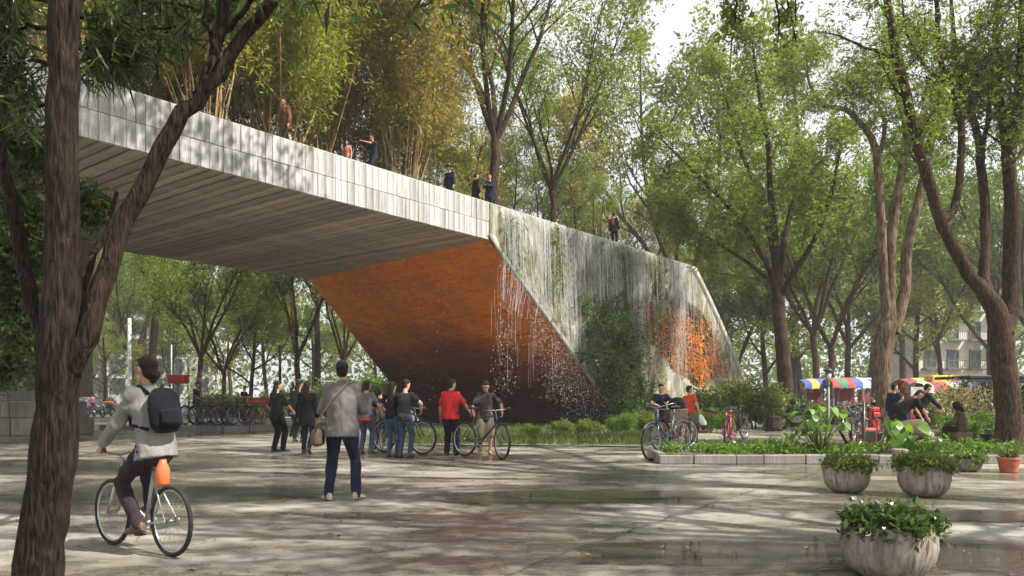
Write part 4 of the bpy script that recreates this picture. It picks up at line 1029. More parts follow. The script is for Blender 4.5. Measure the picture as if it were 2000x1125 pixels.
def person(label, loc, face=0.0, H=1.74, vox=.018, hip=(0, 0, .93), lean=3, side=0, twist=0, head=(0, 0), hands=(None, None), elb=(None, None), feet=((-.11, 0, 0), (.11, .04, 0)), knees=None,
           grip=(.3, .3), shirt=None, sleeve=.55, hem=-.12, fit=1.0, pants=None, plen=1.0, shoes=None, hair='short', hmat=None, sk='tan', belly=0.0, group=None, faceparts=False, collar=False, pfit=1.0, fold=.006, arms=True, cat='person'):
    root = thing('person', label, cat, loc, -math.radians(face), group, H/1.75)
    mid = vox < .012
    P0 = Vector(hip); le, sd, tw = map(math.radians, (lean, side, twist))
    up = V3(math.sin(sd), math.sin(le)*math.cos(sd), math.cos(le)*math.cos(sd)).normalized()
    rt0 = V3(1, 0, 0); rt = V3(math.cos(tw), math.sin(tw), 0); rt = (rt-up*rt.dot(up)).normalized(); fw = up.cross(rt)
    upl = (up*.5+V3(0, 0, .5)).normalized()
    def sp(t):   # spine point, curved for bending poses
        if t <= .15: return P0+upl*t
        return P0+upl*.15+up*(t-.15)
    S = sp(.50); Nk = sp(.57)
    sh = [S-rt*.165+up*-.03, S+rt*.165+up*-.03]
    hy, hp = math.radians(head[0]), math.radians(head[1])
    hu = (up*.45+V3(0, 0, .55)).normalized(); f0 = (fw-hu*fw.dot(hu)).normalized(); r0 = f0.cross(hu)
    hf = f0*math.cos(hy)+r0*math.sin(hy); hr = hf.cross(hu); hf2 = hf*math.cos(hp)+hu*math.sin(hp); hu2 = hr.cross(hf2)
    HC = Nk+hu*.045+hu2*.085+hf2*.02
    # legs
    hj = [P0+V3(-.09, 0, -.02), P0+V3(.09, 0, -.02)]; ank = []; kn = []; fdir = []
    for i in (0, 1):
        f = feet[i]; yaw = math.radians(f[3] if len(f) > 3 else (-8, 8)[i]); fd = V3(math.sin(yaw), math.cos(yaw), 0); pit = math.radians(f[4] if len(f) > 4 else 0)
        fd = (fd*math.cos(pit)+V3(0, 0, -math.sin(pit))).normalized(); fdir.append(fd)
        a = V3(f[0], f[1], f[2]+.085+max(0, math.sin(pit))*.10); hint = Vector(knees[i]) if knees else V3((-.08, .08)[i], 1, 0)
        k, a = ik(hj[i], a, .44, .43, hint); kn.append(k); ank.append(a)
    # arms
    el = []; wr = []; hd = []
    for i in (0, 1):
        sgn = (-1, 1)[i]; tgt = hands[i]
        if tgt is None: tgt = sh[i]+V3(sgn*.10, .06, -.53)
        hint = Vector(elb[i]) if elb[i] else V3(sgn*.5, -.8, -.1)
        e, w = ik(sh[i], Vector(tgt), .295, .255, hint); el.append(e); wr.append(w); hd.append((w-e).normalized())
    # ---- body
    B = MB()
    pts = [sp(t) for t in (-.06, .02, .15, .33, .46, .515)]; k = .88
    B.loft(rings(pts, [(.13*k, .09*k), (.165*k, .115*k), (.145*k, (.10+belly*.7)*k), (.165*k, .115*k), (.155*k, .085*k), (.07, .06)], rt, fw))
    seg(B, sp(.48), HC-hu2*.06-hf2*.015, [.058, .052, .05])
    ell(B, HC+hu2*.02, (.074, .092, .105), hr, hf2, hu2); ell(B, HC-hu2*.062+hf2*.022, (.056, .066, .060), hr, hf2, hu2); ell(B, HC-hu2*.10+hf2*.055, (.026, .026, .022), hr, hf2, hu2)
    ell(B, HC+hf2*.092-hu2*.022, (.015, .022, .026), hr, hf2, hu2); ell(B, HC+hf2*.080+hu2*.026, (.05, .02, .014), hr, hf2, hu2)
    for q in (-1, 1): ell(B, HC+hr*q*.078-hu2*.005-hf2*.008, (.012, .022, .034), hr, hf2, hu2)
    for i in (0, 1):
        sgn = (-1, 1)[i]
        seg(B, sh[i], el[i], [.046, .046, .044, .040]); seg(B, el[i], wr[i], [.041, .043, .036, .027])
        # hand: palm, four unequal fingers bent by grip, thumb from the side of the palm
        d = hd[i]; xs_ = d.cross(V3(0, 0, 1)); xs_ = xs_.normalized() if xs_.length > .2 else V3(0, 1, 0)
        acr = (fw-d*fw.dot(d)); acr = acr.normalized() if acr.length > .2 else xs_; pn = d.cross(acr)*(-sgn)   # across the knuckles / palm side
        if pn.dot(rt*-sgn) < 0: pn = -pn
        wp = wr[i]; g = grip[i]
        B.loft(rings([wp-d*.01, wp+d*.035, wp+d*.085], [(.028, .017), (.040, .017), (.042, .014)], acr, pn, 8))
        if mid:
            for j, (off, Lf) in enumerate(((.030, .072), (.011, .080), (-.009, .075), (-.028, .060))):
                b0 = wp+d*.078+acr*off; a1 = g*1.2; a2 = g*2.6
                p1 = b0+(d*math.cos(a1)+pn*math.sin(a1))*Lf*.45; p2 = p1+(d*math.cos(a2)+pn*math.sin(a2))*Lf*.35; p3 = p2+(d*math.cos(a2*1.25)+pn*math.sin(a2*1.25))*Lf*.25
                B.tube([b0, p1, p2, p3], [.0105, .0100, .0092, .0075], 8); B.sphere(p3, .0078, 6, 5)
            t0 = wp+d*.022+acr*.036; B.tube([t0, t0+acr*.028+d*.026+pn*.012, t0+acr*.032+d*.056+pn*.024*(1+g)], [.014, .0115, .009], 8)
        else:
            a1 = g*1.1; p1 = wp+d*.085; p2 = p1+(d*math.cos(a1)+pn*math.sin(a1))*.045; p3 = p2+(d*math.cos(a1*2.3)+pn*math.sin(a1*2.3))*.04
            B.loft(rings([p1-d*.01, p2, p3], [(.041, .016), (.037, .014), (.028, .012)], acr, pn, 8))
            t0 = wp+d*.02+acr*.034; B.tube([t0, t0+acr*.03+d*.04+pn*.02], [.016, .012], 6)
        seg(B, hj[i], kn[i], [.080, .078, .066, .054]); seg(B, kn[i], ank[i], [.052, .054, .046, .036])
        f = fdir[i]; fr = f.cross(V3(0, 0, 1)); B.loft(rings([ank[i]-V3(0, 0, .0), ank[i]+f*.04-V3(0, 0, .03), ank[i]+f*.13-V3(0, 0, .05)], [(.034, .034), (.036, .03), (.036, .02)], fr, f.cross(fr), 8))
    link('body', remesh(B, 'body', skin(sk, ()), vox, 3), root)
    # ---- shirt
    if shirt:
        B = MB(); m = fit
        pts = [sp(t) for t in (hem, hem+.08, .10, .22, .34, .45, .515)]
        hh = .012*m
        B.loft(rings(pts, [(.180*m, .135*m+belly), (.176*m, .132*m+belly), (.160*m, .118*m+belly), (.160*m, .120*m+belly*.7), (.176*m, .128*m), (.172*m, .098*m), (.082, .074)], rt, fw, 18))
        for i in (0, 1):
            sgn = (-1, 1)[i]; B.sphere(sh[i], .070*m, 10, 8)
            if sleeve <= 1:
                e = sh[i].lerp(el[i], sleeve*1.0); seg(B, sh[i]-rt*sgn*.04, e, [.070*m, .072*m, .066*m])
            else:
                seg(B, sh[i]-rt*sgn*.04, el[i], [.070*m, .069*m, .060*m, .055*m]); seg(B, el[i], el[i].lerp(wr[i], sleeve-1), [.055*m, .052*m, .044*m])
        if collar: B.loft(rings([sp(.50), sp(.575)], [(.075, .075), (.068, .066)], rt, fw, 14))
        link('shirt', remesh(B, 'shirt', shirt, vox, 4, fold, len(label)), root)
    # ---- trousers
    if pants:
        B = MB(); m = pfit
        pts = [P0+upl*.09, P0+upl*.0, P0-V3(0, 0, .09), P0-V3(0, 0, .15)]
        B.loft(rings(pts, [(.157*m, .118*m+belly*.6), (.176*m, .130*m), (.165*m, .12*m), (.10, .08)], rt0, V3(0, 1, 0), 16))
        for i in (0, 1):
            if plen > 1: seg(B, hj[i], kn[i], [.098*m, .094*m, .082*m, .071*m]); seg(B, kn[i], kn[i].lerp(ank[i], min(1, plen-1)+.03), [.070*m, .068*m, .062*m, .058*m])
            else: seg(B, hj[i], hj[i].lerp(kn[i], plen), [.100*m, .100*m, .096*m])
        link('trousers', remesh(B, 'trousers', pants, vox, 4, fold, len(label)+7), root)
    # ---- shoes, one each
    for i in (0, 1):
        B = MB(); f = fdir[i]; fr = f.cross(V3(0, 0, 1)).normalized(); fu = fr.cross(f); a = ank[i]-V3(0, 0, .0)
        B.loft(rings([a+fu*.02-f*.01, a-fu*.03-f*.012], [(.042, .048), (.044, .058)], fr, f, 12))
        prof = [(-.075, .030, .034, .0), (-.05, .038, .052, .0), (0, .040, .054, .0), (.06, .046, .040, -.004), (.12, .050, .032, -.004), (.16, .044, .026, 0), (.185, .026, .018, .004)]
        rg_ = []
        for (y, w, h, dz) in prof:
            c = a+f*y-fu*.085+fu*(h+dz)
            rg_.append([c+fr*(w*math.cos(2*math.pi*k/12))+fu*(h*math.sin(2*math.pi*k/12)) for k in range(12)])
        B.loft(rg_); link('shoe', remesh(B, 'shoe', shoes or simple('dark shoe', (.03, .028, .026), .6), min(vox, .014), 2), root)
    # ---- hair
    hm = hmat or H_BLK
    if hair:
        B = MB(); ell(B, HC-hf2*.022+hu2*.036, (.083, .093, .098), hr, hf2, hu2); ell(B, HC-hf2*.050-hu2*.03, (.070, .055, .065), hr, hf2, hu2); ell(B, HC+hf2*.045+hu2*.088, (.062, .046, .032), hr, hf2, hu2); ell(B, HC+hf2*.055+hu2*.078, (.056, .028, .022), hr, hf2, hu2)
        if hair == 'bun':
            ell(B, HC-hf2*.112-hu2*.055, (.050, .046, .048), hr, hf2, hu2); ell(B, HC-hf2*.085-hu2*.10, (.03, .03, .03), hr, hf2, hu2)
        if hair in ('long', 'pony'):
            w = .085 if hair == 'long' else .05
            b0 = HC-hf2*.06+hu2*.02; dn = (-up*.75+V3(0, 0, -.25)).normalized(); tb = -fw
            B.loft(rings([b0, b0+dn*.12-hf2*.02, b0+dn*.24+tb*.035, b0+dn*.36+tb*.05, b0+dn*.46+tb*.05, b0+dn*.52+tb*.04], [(w*.9, .05), (w, .055), (w*1.12, .052), (w*1.15, .045), (w*.9, .035), (w*.4, .015)], hr, hf2, 12))
        if hair == 'bob': B.loft(rings([HC+hu2*.02-hf2*.02, HC-hu2*.05-hf2*.025, HC-hu2*.12-hf2*.03], [(.090, .085), (.095, .08), (.085, .065)], hr, hf2, 12))
        link('hair', remesh(B, 'hair', hm, min(vox, .014), 3, .004, 3), root)
    if faceparts:
        B = MB()
        for q in (-1, 1): ell(B, HC+hr*q*.031+hf2*.086+hu2*.006, (.013, .008, .007), hr, hf2, hu2, 8, 6)
        for q in (-1, 1): ell(B, HC+hr*q*.032+hf2*.094+hu2*.030, (.018, .006, .004), hr, hf2, hu2, 8, 6)
        B.obj('eye', M_EYE, root); B = MB(); ell(B, HC+hf2*.090-hu2*.068, (.022, .007, .006), hr, hf2, hu2, 8, 6); B.obj('mouth', M_LIP, root)
    J = dict(root=root, HC=HC, hr=hr, hf=hf2, hu=hu2, S=S, up=up, rt=rt, fw=fw, sp=sp, wr=wr, hd=hd, sh=sh, P0=P0, k=H/1.75)
    J['w'] = lambda p: Matrix.Translation(Vector(loc)) @ Matrix.Rotation(-math.radians(face), 4, 'Z') @ (Vector(p)*(H/1.75))
    return J

def worn(J, mb_fn, name, label, cat, mats):
    """something worn or carried: its own thing, placed in the wearer's frame"""
    r = J['root']; mb = MB(); mb_fn(mb); o = mb.obj(name, mats, loc=r.location, rotz=r.rotation_euler.z, scale=r.scale[0])
    return tag(o, label, cat)
def backpack(J, label, mat, name='backpack', size=1.0, vox=.015, strapm=None):
    r = J['root']; sp, rt, fw, up = J['sp'], J['rt'], J['fw'], J['up']
    t = thing(name, label, 'backpack', r.location, r.rotation_euler.z, None, r.scale[0])
    B = MB(); z = size
    pts = [sp(.10*z), sp(.16), sp(.30), sp(.42), sp(.485)]; off = -fw*(.20)
    B.loft(rings([p+off for p in pts], [(.10*z, .06*z), (.145*z, .085*z), (.150*z, .090*z), (.135*z, .078*z), (.08*z, .04*z)], rt, fw, 16))
    link('pack', remesh(B, 'pack', mat, vox, 4, .005, 5), t)
    B = MB(); c = sp(.22)+off-fw*.085*z; B.loft(rings([c-up*.08, c-up*.06, c+up*.05, c+up*.07], [(.06, .015), (.10*z, .035), (.10*z, .035), (.06, .015)], rt, fw, 12)); link('pocket', remesh(B, 'pocket', mat, vox, 3), t)
    for q in (-1, 1):
        B = MB(); B.tube([sp(.46)+off*.55+rt*q*.08, sp(.545)-fw*.03+rt*q*.105, sp(.50)+fw*.10+rt*q*.125, sp(.36)+fw*.135+rt*q*.13, sp(.22)+fw*.06+rt*q*.175, sp(.14)+off*.6+rt*q*.13], .016, 6)
        B.obj('strap', strapm or mat, t)
    return t

# ================================================================== BICYCLES
M_TYRE = simple('tyre rubber', (.018, .017, .016), .85, var=.5); M_ALU = simple('worn aluminium', (.52, .52, .51), .35, 1.0, .2); M_BLK = simple('black plastic', (.018, .018, .018), .5)
M_STEEL = simple('dull steel', (.30, .29, .28), .4, 1.0, .3); M_SADDLE = simple('saddle vinyl', (.02, .018, .017), .45)
def paint(nm, col): return simple('bike paint '+nm, col, .3, 0.0, .15)
BIKE_MESH = {}
def torus(R, r, N, n, ax='x', c=(0, 0, 0)):
    b = MB(); b.tube([(c[0], c[1]+R*math.cos(2*math.pi*i/N), c[2]+R*math.sin(2*math.pi*i/N)) for i in range(N)], r, n, closed=True); return b
def wheel_meshes(hi):
    k = ('wheel', hi)
    if k not in BIKE_MESH:
        N, n = (44, 8) if hi else (26, 6)
        ty = torus(.318, .022, N, n).mesh('tyre', M_TYRE); ri = torus(.292, .011, N, 5).mesh('rim', M_ALU)
        s = MB(); ns = 24 if hi else 12
        for i in range(ns):
            a = 2*math.pi*i/ns; q = .022*(1 if i % 2 else -1)
            s.tube([(q, .02*math.cos(a+.5), .02*math.sin(a+.5)), (0, .288*math.cos(a), .288*math.sin(a))], .0016 if hi else .0026, 3, cap=False)
        s.tube([(-.045, 0, 0), (.045, 0, 0)], .020, 8)
        BIKE_MESH[k] = (ty, ri, s.mesh('spokes', M_STEEL))
    return BIKE_MESH[k]
def bicycle(label, rear, heading=None, front=None, scale=1.0, color=None, style='diamond', bars='flat', fender=False, rack=False, basket=False, hi=True, steer=0.0, lean=0.0, group='bicycles on the plaza', z=0.0, bag=None, kick=True):
    """rear, front: ground points of the two wheels"""
    rear = Vector(rear)
    if front is not None:
        d = Vector(front)-rear; heading = math.atan2(-d.x, d.y); mid = (rear+Vector(front))/2
    else: mid = rear
    key = (style, bars, fender, rack, basket, hi, color.name, steer, bag)
    if key in BIKE_MESH:
        r = dup(BIKE_MESH[key], label, (mid.x, mid.y, z), heading, scale, group); r.rotation_euler = (0, lean, heading); return r
    t = thing('bicycle', label, 'bicycle', (mid.x, mid.y, z), heading, group, scale); t.rotation_euler = (0, lean, heading)
    BIKE_MESH[key] = t
    RA, FA, BBk = V3(0, -.53, .34), V3(0, .53, .34), V3(0, -.09, .28)
    ST, HB, HT = V3(0, -.23, .80), V3(0, .37, .66), V3(0, .335, .82)
    b = MB(); n = 8
    b.tube([HB, HT+V3(0, -.008, .03)], .021, 10)
    if style == 'diamond': b.tube([ST-V3(0, -.012, .04), HT-V3(0, -.005, .02)], .0165, n); b.tube([BBk, HB-V3(0, .005, -.02)], .021, n)
    elif style == 'step': b.tube([V3(0, -.15, .42), V3(0, .0, .44), V3(0, .15, .52), HB+V3(0, -.005, .06)], .016, n); b.tube([BBk, V3(0, .10, .36), V3(0, .25, .50), HB], .021, n)
    else: b.tube([BBk, V3(0, .02, .36), V3(0, .22, .46), HB+V3(0, 0, .03)], .032, n)
    b.tube([BBk, ST], .017, n)
    for q in (-1, 1):
        b.tube([BBk+V3(q*.03, 0, 0), V3(q*.055, -.25, .30), RA+V3(q*.062, 0, 0)], .010, 6); b.tube([ST-V3(-q*.012, 0, .05), RA+V3(q*.062, 0, .0)], .008, 6)
    b.tube([BBk-V3(.045, 0, 0), BBk+V3(.045, 0, 0)], .026, 10)
    b.obj('frame', color, t)
    # saddle on its post
    b = MB(); top = V3(0, -.265, .92); b.tube([ST, top], .0135, 8); po = b.obj('seat_post', M_STEEL, t)
    b = MB(); b.loft(rings([top+V3(0, -.13, .03), top+V3(0, -.10, .03), top+V3(0, -.02, .025), top+V3(0, .08, .022), top+V3(0, .15, .018)], [(.05, .012), (.075, .025), (.06, .024), (.025, .018), (.015, .010)], V3(1, 0, 0), V3(0, 0, 1), 12)); b.obj('saddle', M_SADDLE, t)
    # wheels
    ty, ri, spk = wheel_meshes(hi)
    wr_ = link('wheel', ty, t, RA); link('rim', ri, wr_); link('spokes', spk, wr_)
    # steering unit: fork, handlebar and front wheel turn together
    def turn(v):
        ax = (HT-HB).normalized(); return HB+Matrix.Rotation(steer, 3, ax) @ (Vector(v)-HB)
    b = MB()
    for q in (-1, 1): b.tube([turn(HB+V3(0, .005, -.01)), turn(HB+V3(q*.055, .02, -.05)), turn(HB+V3(q*.060, .07, -.18)), turn(FA+V3(q*.058, 0, 0))], [.014, .014, .013, .010], 7)
    b.obj('fork', color if style != 'city' else M_ALU, t)
    wf = link('wheel', ty, t, turn(FA)); wf.rotation_euler = (0, 0, steer); link('rim', ri, wf); link('spokes', spk, wf)
    b = MB(); hs = HT+V3(0, -.015, .07); b.tube([HT, hs], .014, 8)
    fwd = V3(0, .07, .02)
    if bars == 'flat': pts = [hs+fwd+V3(-.29, -.03, .02), hs+fwd+V3(-.12, 0, 0), hs+fwd+V3(.12, 0, 0), hs+fwd+V3(.29, -.03, .02)]
    elif bars == 'swept': pts = [hs+V3(-.27, -.16, .11), hs+V3(-.27, -.04, .12), hs+V3(-.16, .07, .08), hs+V3(0, .06, .04), hs+V3(.16, .07, .08), hs+V3(.27, -.04, .12), hs+V3(.27, -.16, .11)]
    else: pts = [hs+V3(-.21, .02, -.10), hs+V3(-.21, .12, -.08), hs+V3(-.21, .15, 0), hs+V3(-.20, .07, .03), hs+V3(0, .07, .02), hs+V3(.20, .07, .03), hs+V3(.21, .15, 0), hs+V3(.21, .12, -.08), hs+V3(.21, .02, -.10)]
    b.tube([turn(hs), turn(hs+V3(0, .065, .015))], .013, 6); b.tube([turn(p) for p in pts], .011, 7)
    hb = b.obj('handlebar', M_BLK if bars == 'drop' else M_STEEL, t)
    for a, c in ((pts[0], pts[1]), (pts[-1], pts[-2])):
        b = MB(); a = Vector(a); u = (Vector(c)-a).normalized(); b.tube([turn(a), turn(a+u*.11)], .017, 7); b.tube([turn(a+u*.12), turn(a+u*.10+V3(0, .06, -.02)), turn(a+u*.02+V3(0, .07, -.03))], .005, 4); b.obj('grip', M_BLK, hb)
    # crank, pedals and chain
    b = MB(); cx = .06
    b.tube([(cx, BBk.y+.085*math.cos(a), BBk.z+.085*math.sin(a)) for a in np.linspace(0, 6.283, 20, endpoint=False)], .006, 4, closed=True)
    for a in np.linspace(0, 6.283, 5, endpoint=False): b.tube([(cx, BBk.y, BBk.z), (cx, BBk.y+.083*math.cos(a), BBk.z+.083*math.sin(a))], .006, 4)
    ca = .5
    for q, s_ in ((1, 1), (-1, -1)): b.tube([(q*.05, BBk.y, BBk.z), (q*.085, BBk.y+s_*.16*math.cos(ca), BBk.z+s_*.16*math.sin(ca))], [.014, .010], 6)
    b.tube([(cx, BBk.y, BBk.z+.085), (cx, RA.y, RA.z+.035)], .004, 4); b.tube([(cx, BBk.y, BBk.z-.085), (cx, RA.y, RA.z-.035)], .004, 4)
    b.tube([(cx, RA.y+.036*math.cos(a), RA.z+.036*math.sin(a)) for a in np.linspace(0, 6.283, 12, endpoint=False)], .007, 4, closed=True)
    ck = b.obj('crankset', M_STEEL, t)
    for q, s_ in ((1, 1), (-1, -1)):
        b = MB(); b.box((q*.135, BBk.y+s_*.16*math.cos(ca), BBk.z+s_*.16*math.sin(ca)), (.09, .075, .022), bev=.005); b.obj('pedal', M_BLK, ck)
    if fender:
        for cen, a0, a1, tn in ((RA, .3, 2.9, False), (FA, .6, 2.7, True)):
            b = MB(); A = np.linspace(a0, a1, 14); rg2 = []
            for a in A:
                c = cen+V3(0, .352*math.cos(a), .352*math.sin(a)); nrm_ = V3(0, math.cos(a), math.sin(a))
                q = [c+V3(-.032, 0, 0)-nrm_*.010, c+V3(0, 0, 0)+nrm_*.006, c+V3(.032, 0, 0)-nrm_*.010, c-nrm_*.004]; rg2.append([turn(p) for p in q] if tn else q)
            b.loft(rg2); b.obj('mudguard', color if style == 'step' else M_BLK, t)
    if rack:
        b = MB(); z0 = .74
        for q in (-1, 1):
            b.tube([V3(q*.06, -.24, z0), V3(q*.06, -.70, z0)], .007, 5); b.tube([V3(q*.06, -.62, z0), RA+V3(q*.066, 0, .01)], .006, 5); b.tube([V3(q*.06, -.40, z0), RA+V3(q*.066, 0, .01)], .006, 5)
        for y in (-.30, -.42, -.54, -.68): b.tube([V3(-.06, y, z0), V3(.06, y, z0)], .006, 5)
        b.obj('rack', M_BLK, t)
    if basket:
        b = MB(); c0 = hs+V3(0, .22, -.08); 
        for z0, w, l in ((-.10, .13, .10), (0, .15, .12), (.10, .17, .14)):
            b.tube([turn(c0+V3(-w, -l, z0)), turn(c0+V3(w, -l, z0)), turn(c0+V3(w, l, z0)), turn(c0+V3(-w, l, z0))], .005, 4, closed=True)
        for q in np.linspace(-1, 1, 6):
            for s_ in (-1, 1): b.tube([turn(c0+V3(q*.13, s_*.10, -.10)), turn(c0+V3(q*.17, s_*.14, .10))], .0035, 3); b.tube([turn(c0+V3(s_*.13, q*.10, -.10)), turn(c0+V3(s_*.17, q*.14, .10))], .0035, 3)
        for q in np.linspace(-1, 1, 6): b.tube([turn(c0+V3(q*.13, -.10, -.10)), turn(c0+V3(q*.13, .10, -.10))], .0035, 3)
        b.obj('basket', M_STEEL, t)
    if kick:
        b = MB(); b.tube([V3(-.03, -.14, .27), V3(-.15, -.20, .012)], [.008, .007], 5); b.tube([V3(-.15, -.20, .012), V3(-.17, -.18, .008)], .008, 5); b.obj('kickstand', M_STEEL, t)
    return t
# ================================================================== BUILDINGS AND BACKDROP
M_STONE = concrete_mat('stained building stone', (.30, .27, .23), 'z', .6); M_PALE = simple('pale plaster', (.60, .57, .50), .85, var=.2, sc=1.5)
M_GREYB = simple('grey tower concrete', (.30, .30, .30), .8, var=.15, sc=.4); M_GLASS = simple('window glass', (.05, .06, .07), .12, var=.3, sc=.8); M_FRAME = simple('window frame', (.12, .12, .12), .5)
M_WHITE = simple('white facade', (.48, .48, .47), .7, var=.1, sc=.5)
def block(name, label, c, w, d, h, rot, mat, nx, nz, win, z0=2.0, balcony=False, gframe=True):
    t = thing(name, label, 'building', c, rot)
    b = MB(); b.box((0, 0, h/2), (w, d, h)); wl = b.obj('wall', mat, t)
    b = MB(); b.box((0, 0, h+.25), (w+.8, d+.8, .5), bev=.05); b.obj('roof', mat, t)
    ww, wh = win; sx = w/nx; sz = (h-z0)/nz
    gm = MB(); gm.box((0, 0, 0), (ww, .06, wh)); gm = gm.mesh('pane', M_GLASS)
    fm = MB()
    for q in (-1, 1): fm.box((q*ww/2, 0, 0), (.14, .18, wh+.28)); fm.box((0, 0, q*wh/2), (ww-.14, .18, .14))
    fm.box((0, 0, 0), (.07, .14, wh-.14)); fm = fm.mesh('window', M_FRAME)
    bm = MB(); bm.box((0, -.45, -wh/2-.2), (ww+1.0, .9, .16)); bm.box((0, -.86, -wh/2+.75), (ww+1.0, .05, .06))
    for i in range(9): bm.box((-ww/2-.42+i*(ww+.84)/8, -.86, -wh/2+.31), (.03, .03, .84))
    bm = bm.mesh('balcony', M_FRAME)
    for i in range(nx):
        for j in range(nz):
            p = (-w/2+sx*(i+.5), -d/2-.04, z0+sz*(j+.5))
            f = link('window', fm, t, p); link('pane', gm, f, (0, -.01, 0))
            if balcony: link('balcony', bm, t, (p[0], -d/2-.03, p[2]))
    return t
block('apartment_house', 'pale balconied house glimpsed between the trees right of the yellow box', ((1872-1000)/FPX*86, 90, 0), 11, 8, 17, .15, M_PALE, 4, 5, (1.3, 1.9), 1.0, True)
block('tower', 'grey concrete tower rising behind the bridge wall', ((1308-1000)/FPX*112, 116, 0), 3.3, 6, 34, -.05, M_GREYB, 1, 10, (1.4, 1.8))
block('glass_tower', 'hazy pale glass tower beyond the end of the bridge wall', ((1385-1000)/FPX*170, 172, 0), 7.5, 9, 38, .0, M_WHITE, 4, 12, (1.5, 2.4))
block('office_block', 'pale office block showing above the left end of the bridge', ((150-1000)/FPX*120, 130, 0), 26, 12, 72, .2, M_WHITE, 9, 22, (2.2, 2.2))
block('street_house', 'pale street house front behind the parked cars at the far left', ((260-1000)/FPX*128, 134, 0), 26, 10, 12, .0, M_PALE, 8, 3, (1.4, 2.0))
# stone building corner with steps at the left edge
b0 = thing('stone_building', 'old stone building base with steps behind the foreground trunk', 'building', (-19.4, 27.4, 0), -.05)
for i, (w, z0, z1) in enumerate(((6.6, 0, .62), (6.3, .63, 1.22), (6.0, 1.23, 1.62))):
    n = 4
    for k in range(n):
        b = MB(); b.box((-3.4+(k+.5)*w/n, 1.2+i*.12, (z0+z1)/2), (w/n-.03, 2.4-i*.24, z1-z0), bev=.03); b.obj('stone_block', M_STONE, b0)
b = MB(); b.box((-.9, 2.6, 5.0), (6.6, 2.0, 7.2), bev=.05); b.obj('wall', M_STONE, b0)
for x in (-2.3, -.6, 1.0, 2.0):
    b = MB(); b.box((x, 1.45, 3.6), (.45, .35, 3.9), bev=.04); b.box((x, 1.43, 1.78), (.6, .45, .3), bev=.03); b.obj('pilaster', M_STONE, b0)
b = MB(); b.box((.2, 1.57, 3.0), (.9, .08, 2.2)); f = b.obj('window', M_FRAME, b0); b = MB(); b.box((.2, 1.52, 3.0), (.74, .06, 2.0)); b.obj('pane', M_GLASS, f)

# far belt of foliage closing the park
rg = np.random.default_rng(91)
n = 7500; X = rg.uniform(-115, 120, n); Dd = rg.uniform(112, 150, n); hm = 18+8*np.sin(X*.11)+5*np.sin(X*.31+1); Z = rg.uniform(0, 1, n)**.8*hm
L_FAR = leafmat('far foliage', [(.075, .115, .035), (.12, .165, .05), (.16, .20, .055)], .4)
fw_ = link('far_wood', leaves('far_wood', np.stack([X, Dd, Z], 1), np.tile([0, 0, 1.], (n, 1)), 6, 1.1, .85, .55, L_FAR, 92, .1)); tag(fw_, 'far belt of trees closing the park behind everything', 'trees', kind='stuff')

# ---------- shrubs and hedges
def make_shrub(seed, n, rx, ry, rz, mat, size, asp, spray=0, per=4):
    g = np.random.default_rng(seed); w = Wood(seed)
    C = cfg(seg=[5, 4, 3], n=[7, 5], start=[.2, .15], ang=[38, 45], len=[.6, .5], leaf=1, anch=[0, 3, 4], wander=[.12, .2, .22], up=[.03, .02, 0], sides=[5, 4, 3], rad=[.6, .6], notube=2)
    for k in range(n):
        a = g.random()*6.28; q = math.sqrt(g.random())
        w.branch((rx*.6*q*math.cos(a), ry*.6*q*math.sin(a), -.05), (math.cos(a)*q*rx/rz, math.sin(a)*q*ry/rz, 1), rz*g.uniform(.7, 1.05), .022, 0, C)
    return w.mesh('stems', M_BARK), leaves('foliage', w.anch, w.and_, per, .10, size, asp, mat, seed+1, .1, spray)
SH = [make_shrub(95, 14, 1.2, .8, 1.3, L_MID, .11, .5), make_shrub(96, 12, 1.0, .8, 1.0, L_DARK, .12, .5), make_shrub(97, 12, .9, .7, 1.5, L_FERN, .10, .45)]
def shrub(label, px, py, k, rot, sc, group='shrubs of the park', D=None):
    p = G(px, py) if D is None else Vector(((px-1000)/FPX*D, D, 0))
    o = thing('shrub', label, 'shrub', (p.x, p.y, 0), rot, group, sc); link('stems', SH[k][0], o); link('foliage', SH[k][1], o); return o
for a in (('dark leafy hedge shrub at the foot of the waterfall wall', 1425, 832, 1, .2, 1.6), ('rounded hedge shrub right of the red-framed bicycle', 1475, 836, 0, 1.4, 1.5), ('hedge shrub under the street lamp', 1528, 834, 1, 2.6, 1.15), ('hedge shrub left of the first stall', 1572, 833, 0, 3.3, .8),
          ('low shrub beneath the left striped canopy', 1625, 830, 1, 4.0, .6), ('shrub left of the seated person in brown', 1842, 838, 2, .3, .8), ('shrub behind the mechanic', 1770, 832, 0, 1.9, .8), ('shrub behind the standing man in navy', 1700, 828, 1, 5.0, .8),
          ('dense dark shrub at the right edge beyond the large tree', 1992, 850, 1, 2.2, 1.7), ('low green shrub left of the terracotta pot', 1870, 868, 2, 3.0, .55), ('low green shrub under the large right-hand tree', 1925, 866, 2, 4.2, .6), ('green shrub in front of the black pergola', 1905, 846, 0, 5.2, 1.2),
          ('shrub beside the foot of the orange leg at left', 742, 822, 0, .6, 1.6), ('yellowish shrub under the bridge left of the leg foot', 715, 818, 2, 1.0, 1.8), ('shrub behind the parked bicycles', 440, 818, 0, 2.0, 1.2), ('shrub behind the man in khaki trousers', 510, 816, 1, 3.0, 1.5), ('shrub behind the hatted man', 640, 818, 0, 4.1, 1.6),
          ('shrub at the far left behind the pale pole', 300, 815, 1, 5.0, 1.5), ('shrub far behind the raised arm', 575, 812, 2, .1, 1.6)):
    shrub(*a)
